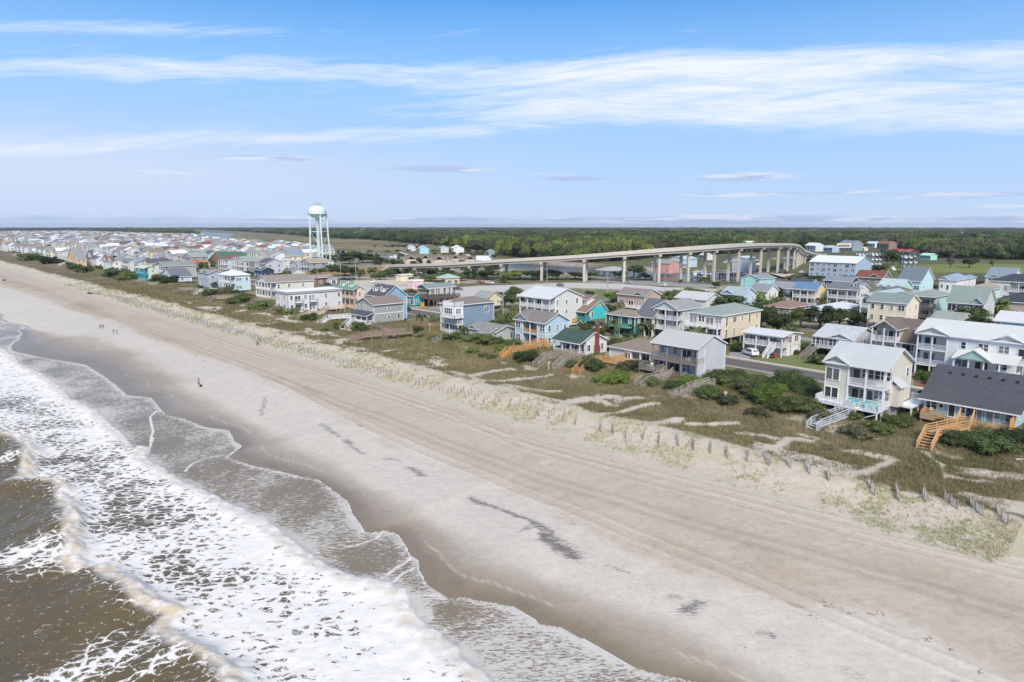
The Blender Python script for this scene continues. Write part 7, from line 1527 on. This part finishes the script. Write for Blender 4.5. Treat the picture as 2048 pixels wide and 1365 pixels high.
cars_ = [('suv', '#cfd0d0', 172, 52, 90, 'silver car parked on the side street behind the dormer house'), ('car', '#6b1f22', 181, 68, 95, 'dark red car on the side street before the narrow peach-porched house'), ('suv', '#2f3a4a', 177, 92, 88, 'dark blue car on the side street near the pines'), ('pickup', '#dcdcda', 150.5, 57, 0, 'white pickup beside the lilac-grey house'), ('car', '#8a8f94', 148, 100, 10, 'grey car in front of the pale yellow three-storey house'), ('suv', '#e4e4e2', 150, 124, 5, 'white car at the turquoise house stairs'),
         ('car', '#3b3e42', 138.8, 205, 92, 'dark car driving on the beach road past the tower house'), ('suv', '#b8babc', 141.5, 262, 95, 'silver car on the beach road level with the condo'), ('car', '#e2e2e0', 151, 345, 95, 'white car on the beach road in the distance'), ('suv', '#31445a', 224, 72, 90, 'blue car on the inner street behind the mint house'), ('car', '#dadada', 227, 96, 90, 'white car on the inner street by the navy house'), ('pickup', '#3a3d40', 228, 122, 92, 'dark pickup on the inner street by the blue gabled house'),
         ('car', '#c8c9ca', 190, 300, 0, 'silver car on the dirt lot'), ('suv', '#e6e6e4', 196, 318, 20, 'white car on the dirt lot near the motel'), ('car', '#54585c', 203, 255, -60, 'grey car crossing the concrete area')]
for kind, colr, x, y, rz, lab in cars_: car(kind, colr, x, y, 2.05, R(rz), lab)
# lorry on the bridge
bi = min(range(len(BR)), key=lambda i: abs(pj(BR[i][0], BR[i][1], BR[i][2] + 1)[0] - 966)); bx, by, bz = BR[bi]; rz = math.atan2(BR[bi + 1][1] - by, BR[bi + 1][0] - bx)
t = empty('box_truck', (bx, by, bz + .02), rz, 'white box lorry driving over the low end of the bridge', 'lorry'); MB().box(-5.2, 2.4, -1.2, 1.2, .9, 3.7).obj('cargo_box', TRIM, t); MB().box(2.5, 4.4, -1.1, 1.1, .6, 2.5).obj('cab', TRIM, t); MB().box(4.38, 4.44, -.95, .95, 1.5, 2.3).obj('windscreen', CG, t); MB().box(-5.1, 4.3, -.5, .5, .5, .88).obj('chassis', BLACK, t)
for a in (-4, -2.9, 3.3):
    for b_ in (-1, 1): inst('wheel', wheel_me, t, (a, b_, .48), 0, (1.4, 1.2, 1.4))

# ------------------------------------------------------------------ boats, racks, docks
def hull(L, matl):
    m = MB(); S = [(-.5, .42, .0), (-.2, .45, 0), (.15, .42, .02), (.36, .26, .06), (.5, .02, .14)]; V = []
    for x, w, z in S: V += [(x * L, -w * L * .38, z * L + L * .13), (x * L, -w * L * .24, z * L * .4), (x * L, w * L * .24, z * L * .4), (x * L, w * L * .38, z * L + L * .13)]
    m.v = V
    for i in range(4):
        for k in range(3): m.f.append((i * 4 + k, i * 4 + k + 1, i * 4 + k + 5, i * 4 + k + 4)); m.mi.append(0)
        m.f.append((i * 4, i * 4 + 4, i * 4 + 7, i * 4 + 3)); m.mi.append(0)
    m.f.append((3, 2, 1, 0)); m.mi.append(0); me = m.mesh('hull', matl); bm = bmesh.new(); bm.from_mesh(me); bmesh.ops.recalc_face_normals(bm, faces=bm.faces[:]); bm.to_mesh(me); bm.free(); return me
HW_ = hull(7, paint('#e8e8e6', 'gloss')); HB_ = hull(7, paint('#4b5d78', 'gloss')); cab = MB().box(-1.0, .9, -.7, .7, .9, 1.9).mesh('cabin', paint('#d5d8da', 'gloss')); top_ = MB().box(-1.2, 1.0, -.8, .8, 2.35, 2.45).bar((-1, -.7, .9), (-1, -.7, 2.4), .06).bar((-1, .7, .9), (-1, .7, 2.4), .06).bar((.9, -.7, .9), (.9, -.7, 2.4), .06).bar((.9, .7, .9), (.9, .7, 2.4), .06).mesh('canopy', paint('#c8cccf', 'gloss'))
def boat(x, y, z, rz, label, s=1.0, h=HW_, grp='boats at the marina'):
    t = empty('boat', (x, y, z), rz, label, 'boat', grp); t.scale = (s, s, s); inst('hull', h, t, (0, 0, 0)); inst('cabin', cab, t, (0, 0, 0)); inst('canopy', top_, t, (0, 0, 0)); return t
def rack(px, py, wpx, levels, label, nb):
    x, y = gp(px, py, 1.5); w = wpx / FPX * math.hypot(x, y); t = empty('boat_rack', (x, y, 1.5), -AZ, label, 'boat rack'); m = MB()
    for i in range(nb + 1): a = -w / 2 + w * i / nb; m.bar((a, 0, 0), (a, 0, levels * 3.2), .3); m.bar((a, 6, 0), (a, 6, levels * 3.2), .3)
    for l in range(levels): m.bar((-w / 2, 0, .3 + l * 3.2), (w / 2, 0, .3 + l * 3.2), .25); m.bar((-w / 2, 6, .3 + l * 3.2), (w / 2, 6, .3 + l * 3.2), .25)
    m.obj('frame', paint('#5b6468', 'gloss'), t)
    c_, s_ = math.cos(-AZ), math.sin(-AZ)
    for l in range(levels):
        for i in range(nb):
            a = -w / 2 + w * (i + .5) / nb; boat(x + a * c_ - 3 * s_, y + a * s_ + 3 * c_, 1.9 + l * 3.2, R(90) - AZ, 'white boat on %s shelf of the %s, %s' % (['the lowest', 'the second', 'the third', 'the top'][min(l, 3)], label.split(' of ')[0].replace('tall ', ''), 'slot %s' % ['left', 'mid-left', 'middle', 'mid-right', 'right'][min(i * 5 // nb, 4)]), .85, HW_ if (i + l) % 5 else HB_, 'boats stored on the dry racks')
rack(1726, 541, 20, 4, 'left dry rack of stacked boats beside the light blue condo', 3); rack(1752, 540, 20, 4, 'middle dry rack of stacked boats behind the trees', 3); rack(1820, 548, 26, 4, 'right dry rack of stacked boats near the marsh', 3)
for i, (px, py, s, lab) in enumerate([(1393,549,1.3,'white cabin boat moored left at the covered dock'),(1404,550,1.4,'white cruiser moored beside the cabin boat'),(1418,551,1.0,'small boat at the covered dock'),(1452,550,1.2,'dark-canopied boat at the right of the dock'),(790,521,1.4,'boat moored below the marina house'),(868,522,1.5,'white motor yacht behind the brown condos'),(757,510,1.1,'boat at the far pier, left'),(1262,560,1.0,'small boat on the bank under the bridge'),(1490,553,1.1,'boat on a trailer by the turquoise restaurant'),(1507,536,1.2,'boat in the dry yard behind the piers'),(1455,531,1.2,'white boat in the dirt yard'),(1760,545,1.2,'boat on a trailer by the racks'),(1785,546,1.1,'tarped white boat beside the racks')]):
    x, y = gp(px, py, .3); boat(x, y, max(.15, ground_z(x, y) + (.3 if ground_z(x, y) > .1 else 0)) if ground_z(x, y) > -.5 else .05, R(20 + 31 * i), lab, s, HB_ if i == 3 else HW_)
def dock(label, pts, w, roof=False, z=1.2, matl=GREYWOOD):
    P = [Vector((*gp(px, py, z), z)) for px, py in pts]; t = empty('dock', P[0], 0, label, 'dock'); o = P[0]; m = MB(); p = MB()
    for a, b_ in zip(P[:-1], P[1:]):
        m.bar(a - o, b_ - o, w, .25); n = max(1, int((b_ - a).length / 3)); s = Vector((-(b_ - a).y, (b_ - a).x, 0)).normalized() * w / 2
        for i in range(n + 1):
            for k in (-1, 1): q = a.lerp(b_, i / n) - o + s * k; p.bar(q - Vector((0, 0, 3)), q + Vector((0, 0, 3.4 if roof else .7)), .3)
    m.obj('planking', matl, t); p.obj('piles', DKWOOD, t)
    if roof:
        r_ = MB()
        for a, b_ in zip(P[:-1], P[1:]): r_.bar(a - o + Vector((0, 0, 3.5)), b_ - o + Vector((0, 0, 3.5)), w * 1.3, .2)
        r_.obj('roof', paint('#c9cccc', 'metal'), t)
dock('covered boat dock with dark piles under the high bridge spans', [(1384,556),(1440,557),(1470,555)], 7, True); dock('second row of dock piles in front of the covered dock', [(1382,561),(1442,562)], 2.5)
dock('long wooden pier in the canal left of the marina', [(700,513),(770,509),(800,512)], 2.2); dock('pier with white boathouse before the aqua marina building', [(800,512),(815,517)], 3, True); dock('weathered pier behind the condos by the bridge', [(935,520),(1000,522),(1045,524)], 2.2)

# ------------------------------------------------------------------ billboards, poles and lamps
for px, py, ptop, wpx, lab, c_, st_ in [(1497, 505, 480, 25, 'white and green billboard on a pole behind the bridge crest', '#e6ebe6', '#8fbf8a'), (1687, 508, 483, 26, 'billboard with a photo-like brown picture strip on a brown pole', '#d7d4cc', '#9a6f52')]:
    x, y = gp(px, py, 2); D = math.hypot(x, y); w = wpx / FPX * D; h = 8 / FPX * D; z1 = CZ - (ptop - HOR) / FPX * D
    t = empty('billboard', (x, y, 2), -AZ, lab, 'billboard'); MB().box(-w / 2, w / 2, 0, .5, z1 - h - 2, z1 - 2).obj('panel', paint(c_, 'gloss'), t); MB().bar((0, .6, 0), (0, .6, z1 - h - 2), .9).obj('pole', paint('#6b5a4e', 'gloss'), t); MB().box(-w / 2 + 1, w / 2 - 2, -.03, -.005, z1 - h * .75 - 2, z1 - h * .35 - 2).obj('printed_strip', paint(st_, 'gloss'), t)
PG = paint('#a9aaa8', 'gloss')
for px, py, h, lab in [(682, 559, 9, 'light pole left of the embankment'), (712, 561, 11, 'tall light pole at the embankment foot'), (934, 556, 8, 'street lamp under the bridge, left'), (985, 557, 10, 'street lamp under the bridge, middle'), (1094, 575, 9, 'street lamp at the light road'), (1215, 588, 8, 'lamp post at the lawn edge'), (1330, 587, 8, 'lamp post right along the lawn'), (1715, 500, 12, 'tall lamp by the sign-like block'), (1006, 640, 9, 'white flag pole by the cream house')]:
    x, y = gp(px, py, 2); t = empty('lamp_post', (x, y, 2), 0, lab, 'lamp post', 'lamp posts around the crossing'); MB().bar((0, 0, 0), (0, 0, h), .22).obj('pole', PG, t)
    if 'flag' not in lab: MB().bar((0, 0, h), (-1.6, -.6, h + .1), .16).obj('arm', PG, t); MB().box(-2.0, -1.4, -.85, -.45, h - .05, h + .15).obj('lamp_head', PG, t)
UP = paint('#7a6b5c', 'wood'); ups = []
for i, yv in enumerate(range(262, 900, 38)):
    x = float(np.interp(yv, [p[1] for p in RD], [p[0] for p in RD])) + 7.2; t = empty('utility_pole', (x, yv, 2), 0, 'wooden utility pole along the beach road, %s' % ('nearest stretch' if yv < 80 else 'by the small white house stretch' if yv < 130 else 'level with the blue houses' if yv < 220 else 'level with the condo' if yv < 330 else 'in the far stretch'), 'utility pole', 'utility poles along the beach road'); MB().bar((0, 0, -.5), (0, 0, 9.5), .26).obj('pole', UP, t); MB().bar((-1, 0, 8.9), (1, 0, 8.9), .12).obj('crossarm', UP, t)

# ------------------------------------------------------------------ garden furniture, bins, flag
def chair(parent_house, x, y, z, rz, c_, label):
    mw = parent_house.matrix_basis @ Vector((x, y, z)); t = empty('garden_chair', mw, parent_house.rotation_euler.z + rz, label, 'chair', 'garden chairs on the decks'); M_ = paint(c_, 'gloss')
    MB().box(-.3, .35, -.3, .3, .38, .44).obj('seat', M_, t); m = MB()
    for i in range(4): m.bar((-.28, -.24 + .16 * i, .4), (-.55, -.24 + .16 * i, 1.05), .11, .03)
    m.obj('backrest', M_, t)
    for s in (-1, 1): MB().box(-.35, .4, s * .38 - .06, s * .38 + .06, .62, .66).obj('armrest', M_, t); MB().box(.3, .37, s * .36 - .04, s * .36 + .04, 0, .62).obj('leg', M_, t); MB().box(-.35, -.28, s * .36 - .04, s * .36 + .04, 0, .62).obj('leg', M_, t)
bpy.context.view_layer.update()
for i, y in enumerate((.9, 2.0, 3.6, 4.6)): chair(hB, -1.2, y, 2.7, R(180), '#4fc3bd', 'turquoise deck chair, %s on the cream house deck' % ['rightmost', 'second from right', 'third from right', 'leftmost'][i])
for i, y in enumerate((.8, 2.2, 4.0)): chair(hd, 1.2, y, 2.4, R(180), '#c23a32', 'red chair, %s on the small white house balcony' % ['rightmost', 'middle', 'leftmost'][i])
for i, (x, y, z) in enumerate(((.9, 1.6, 1.5), (.9, 3.4, 1.5), (.9, 2.6, 4.55), (-1.4, 9.6, 2.6))): chair(hC, x, y, z, R(180), '#e4e4e2', 'white chair %s' % ['at the right of the grey house lower deck', 'at the middle of the grey house lower deck', 'on the grey house upper balcony', 'on the grey house side terrace'][i])
for i, y in enumerate((3.4, 5.0)): chair(hA, -1.3, y, 1.4, R(180), '#3fa6b4', 'blue-green chair %s under the charcoal roof' % ['right', 'left'][i])
chair(hd, -1.5, .8, 0, R(200), '#c23a32', 'red chair on the ground under the small white house')
x, y = gp(1894, 748, 2); t = empty('wheeled_bin', (x, y, 2.03), .3, 'blue wheeled bin beside the large white house', 'bin'); MB().box(-.35, .35, -.35, .35, 0, 1.0).obj('body', paint('#1f4fa3', 'gloss'), t); MB().box(-.4, .4, -.38, .38, 1.0, 1.1).obj('lid', paint('#1f4fa3', 'gloss'), t)
x, y = gp(1545, 717, 2); t = empty('barbecue', (x, y, 2.02), .3, 'black barbecue grill on the lawn of the small white house', 'grill'); MB().box(-.6, .6, -.35, .35, .7, 1.25).obj('hood', BLACK, t)
for a in (-.5, .5):
    for b_ in (-.3, .3): MB().box(a - .04, a + .04, b_ - .04, b_ + .04, 0, .7).obj('leg', BLACK, t)
x, y = gp(845, 614, 2); t = empty('utility_box', (x, y, 2.02), 0, 'yellow utility box by the road left of the tower house', 'box'); MB().box(-.5, .5, -.5, .5, 0, 1.5).obj('cabinet', paint('#e0a52e', 'gloss'), t); MB().box(-.55, .55, -.55, .55, 1.5, 1.6).obj('lid', paint('#e0a52e', 'gloss'), t)
x, y = gp(1384, 764, 2.4); gzf = ground_z(x, y); t = empty('flag', (x, y, gzf), R(-47), 'small striped red, white and blue flag on a pole before the grey house', 'flag'); MB().bar((0, 0, 0), (0, 0, 2.6), .07).obj('pole', GREYWOOD, t)
fl = MB()
for i in range(13): fl.box(.05 if i > 6 else .62 if True else 0, 1.5, -.015, .015, 2.5 - (i + 1) * .065, 2.5 - i * .065, i % 2)
for i in range(7, 13): pass
fo_ = fl.obj('cloth', [paint('#b3202c'), paint('#e8e8e8')], t); MB().box(.05, .62, -.018, .018, 2.5 - 7 * .065, 2.5).obj('canton', paint('#2b3560'), t)
stars = MB()
for a in range(5):
    for b_ in range(4): stars.box(.11 + a * .105, .14 + a * .105, -.025, .025, 2.12 + b_ * .095, 2.15 + b_ * .095)
setp(stars.obj('stars', TRIM, t), kind='stuff')
for px, py, lab in ((1097, 741, 'pale wooden marker post with a box top by the grey walkover'), (1450, 808, 'pale wooden marker post at the green thicket'), (860, 668, 'marker post by the public boardwalk'), (1860, 842, 'pale post left of the orange stairway')):
    x, y = gp(px, py, 2.5); g_ = ground_z(x, y); t = empty('marker_post', (x, y, g_), 0, lab, 'post'); MB().bar((0, 0, -.3), (0, 0, 1.7), .14).obj('post', PALEWOOD, t); MB().box(-.22, .22, -.18, .18, 1.7, 2.1).obj('box', PALEWOOD, t)
x, y = gp(2030, 922, 2.6); g_ = ground_z(x, y); setp(MB().bar((x, y, g_ + .2), (x + .9, y - .9, g_ + .25), .22, .08).obj('plank', TRIM), 'white plank lying on the dune grass at the right edge', 'plank')

# ------------------------------------------------------------------ people on the beach
SKIN = paint('#b98a6d', 'gloss')
def person(px, py, label, shirt, legs, rz=0.0, stride=.25, hgt=1.75, pose='walk', carry=None):
    x, y = gp(px, py, 1.0); g_ = ground_z(x, y); s = hgt / 1.75
    if pose == 'walk': J = dict(p=(0, 0, .95), c=(.02, 0, 1.25), n=(.03, 0, 1.47), h=(.05, 0, 1.62), lk=(stride * .55, .10, .52), lf=(stride * .8, .11, .06), lt=(stride * .8 + .14, .11, .03), rk=(-stride * .2, -.10, .50), rf=(-stride, -.11, .07), rt=(-stride + .13, -.11, .03), ls=(.02, .19, 1.40), le=(-.10, .25, 1.13), lh=(-.02, .26, .88), rs=(.02, -.19, 1.40), re=(.08, -.25, 1.13), rh=(.22, -.25, .92))
    else: J = dict(p=(0, 0, .42), c=(-.05, 0, .72), n=(-.06, 0, .93), h=(-.04, 0, 1.08), lk=(.42, .12, .50), lf=(.50, .12, .08), lt=(.64, .12, .04), rk=(.42, -.12, .50), rf=(.48, -.12, .08), rt=(.62, -.12, .04), ls=(-.04, .19, .88), le=(.05, .25, .64), lh=(.28, .20, .55), rs=(-.04, -.19, .88), re=(.05, -.25, .64), rh=(.28, -.20, .55))
    names = list(J); E_ = [('p', 'c'), ('c', 'n'), ('n', 'h'), ('p', 'lk'), ('lk', 'lf'), ('lf', 'lt'), ('p', 'rk'), ('rk', 'rf'), ('rf', 'rt'), ('n', 'ls'), ('ls', 'le'), ('le', 'lh'), ('n', 'rs'), ('rs', 're'), ('re', 'rh')]
    Rr = dict(p=.15, c=.14, n=.07, h=.105, lk=.07, lf=.045, lt=.04, rk=.07, rf=.045, rt=.04, ls=.065, le=.045, lh=.035, rs=.065, re=.045, rh=.035)
    t = empty('person', (x, y, g_), rz, label, 'person'); t.scale = (s, s, s)
    def skin(nm, keys, edges, mat, grow=0.0):
        me = bpy.data.meshes.new(nm); me.from_pydata([J[k] for k in keys], [(keys.index(a), keys.index(b_)) for a, b_ in edges], []); me.materials.append(mat); o = link(bpy.data.objects.new(nm, me), t)
        md = o.modifiers.new('skin', 'SKIN'); me.skin_vertices[0]
        for i_, k in enumerate(keys): r = Rr[k] + grow; me.skin_vertices[0].data[i_].radius = (r, r)
        me.skin_vertices[0].data[0].use_root = True; o.modifiers.new('sub', 'SUBSURF').levels = 1; return o
    skin('body', names, E_, SKIN); skin('shirt', ['c', 'p', 'n', 'ls', 'le', 'rs', 're'], [('p', 'c'), ('c', 'n'), ('n', 'ls'), ('ls', 'le'), ('n', 'rs'), ('rs', 're')], paint(shirt), .022); skin('trousers', ['p', 'lk', 'rk'], [('p', 'lk'), ('p', 'rk')], paint(legs), .03)
    hh = lathe_obj('hair', [(.02, .13), (.08, .11), (.115, .04), (.11, -.04), (.06, -.06)], paint('#3b2c22'), t, 10, Vector(J['h']) + Vector((-.015, 0, .03)))
    if carry: 
        cl, cn, cc = carry; b_ = empty(cn, (x + .25, y - .3, g_), 0, cl, 'bag'); MB().box(-.22, .22, -.13, .13, 0, .4).obj('bag_body', paint(cc), b_); MB().bar((-.12, 0, .4), (0, 0, .6), .03).bar((.12, 0, .4), (0, 0, .6), .03).obj('handle', paint(cc), b_)
    return t
person(398, 771, 'person in blue top and dark shorts walking up the lower beach beside a dark bag', '#6d8aa8', '#3a3f4a', R(70), carry=('dark bag standing on the sand next to the walking person', 'beach_bag', '#2d3a3a'))
person(228, 673, 'person in green top wading along the far beach, left of the pair', '#3d9a6c', '#4a5a52', R(40), hgt=1.5); person(235, 673, 'person in teal top, right of the pair on the far beach', '#3d8f9a', '#5a4a42', R(-140), hgt=1.4)
person(202, 659, 'person in dark clothing sitting low on the far beach', '#3a3f49', '#33363c', R(200), pose='sit'); person(207, 660, 'person in red-brown top sitting at the right of the seated two', '#7a4038', '#2e3238', R(200), pose='sit')
person(516, 697, 'person in dark blue sitting by the dune grass edge', '#2f4350', '#2d3033', R(210), pose='sit')
for px, py, lab in ((9, 560, 'dark beach buggy-like bundle on the far left sand'), (180, 588, 'dark bundle on the sand near the dune foot')):
    x, y = gp(px, py, 1.8); g_ = ground_z(x, y); t = empty('beach_gear', (x, y, g_), .4, lab, 'beach gear'); MB().box(-1.0, .8, -.5, .5, 0, .6).obj('bundle', BLACK, t); MB().bar((-.8, 0, .6), (.5, .1, 1.3), .12).obj('folded_umbrella', paint('#39424c'), t)
# twigs and weed cast up on the sand
r = random.Random(5); m = MB()
for px, py in ((1655,1195),(1660,1200),(1652,1190),(1692,1208),(1700,1211),(1630,1213),(1750,1214),(1763,1213),(1850,1262),(1905,1280),(1960,1325),(1490,1265),(1865,1264)):
    x, y = gp(px, py, 1.7); g_ = ground_z(x, y)
    for i in range(3): a = r.uniform(0, 3.1); q = r.uniform(.06, .22); ox, oy = r.uniform(-.35, .35), r.uniform(-.35, .35); m.bar((x + ox - q * math.cos(a), y + oy - q * math.sin(a), g_ + .02), (x + ox + q * math.cos(a), y + oy + q * math.sin(a), g_ + .04), .02)
setp(m.obj('driftwood_twigs', paint('#6b4330', 'wood')), 'small reddish twigs and weed scattered on the dry sand', 'driftwood', None, 'stuff')

# ------------------------------------------------------------------ air
HAZE = 0.00006
hz = MB().box(-600, 11500, -600, 12500, -8, 70).obj('haze', [])
hm = bpy.data.materials.new('haze'); hm.use_nodes = True; nt = hm.node_tree; nt.nodes.clear(); pv_ = nt.nodes.new('ShaderNodeVolumePrincipled'); pv_.inputs['Color'].default_value = (.80, .88, 1, 1); pv_.inputs['Density'].default_value = HAZE; pv_.inputs['Anisotropy'].default_value = .2
oo = nt.nodes.new('ShaderNodeOutputMaterial'); nt.links.new(pv_.outputs[0], oo.inputs['Volume']); hz.data.materials.append(hm); setp(hz, kind='stuff')
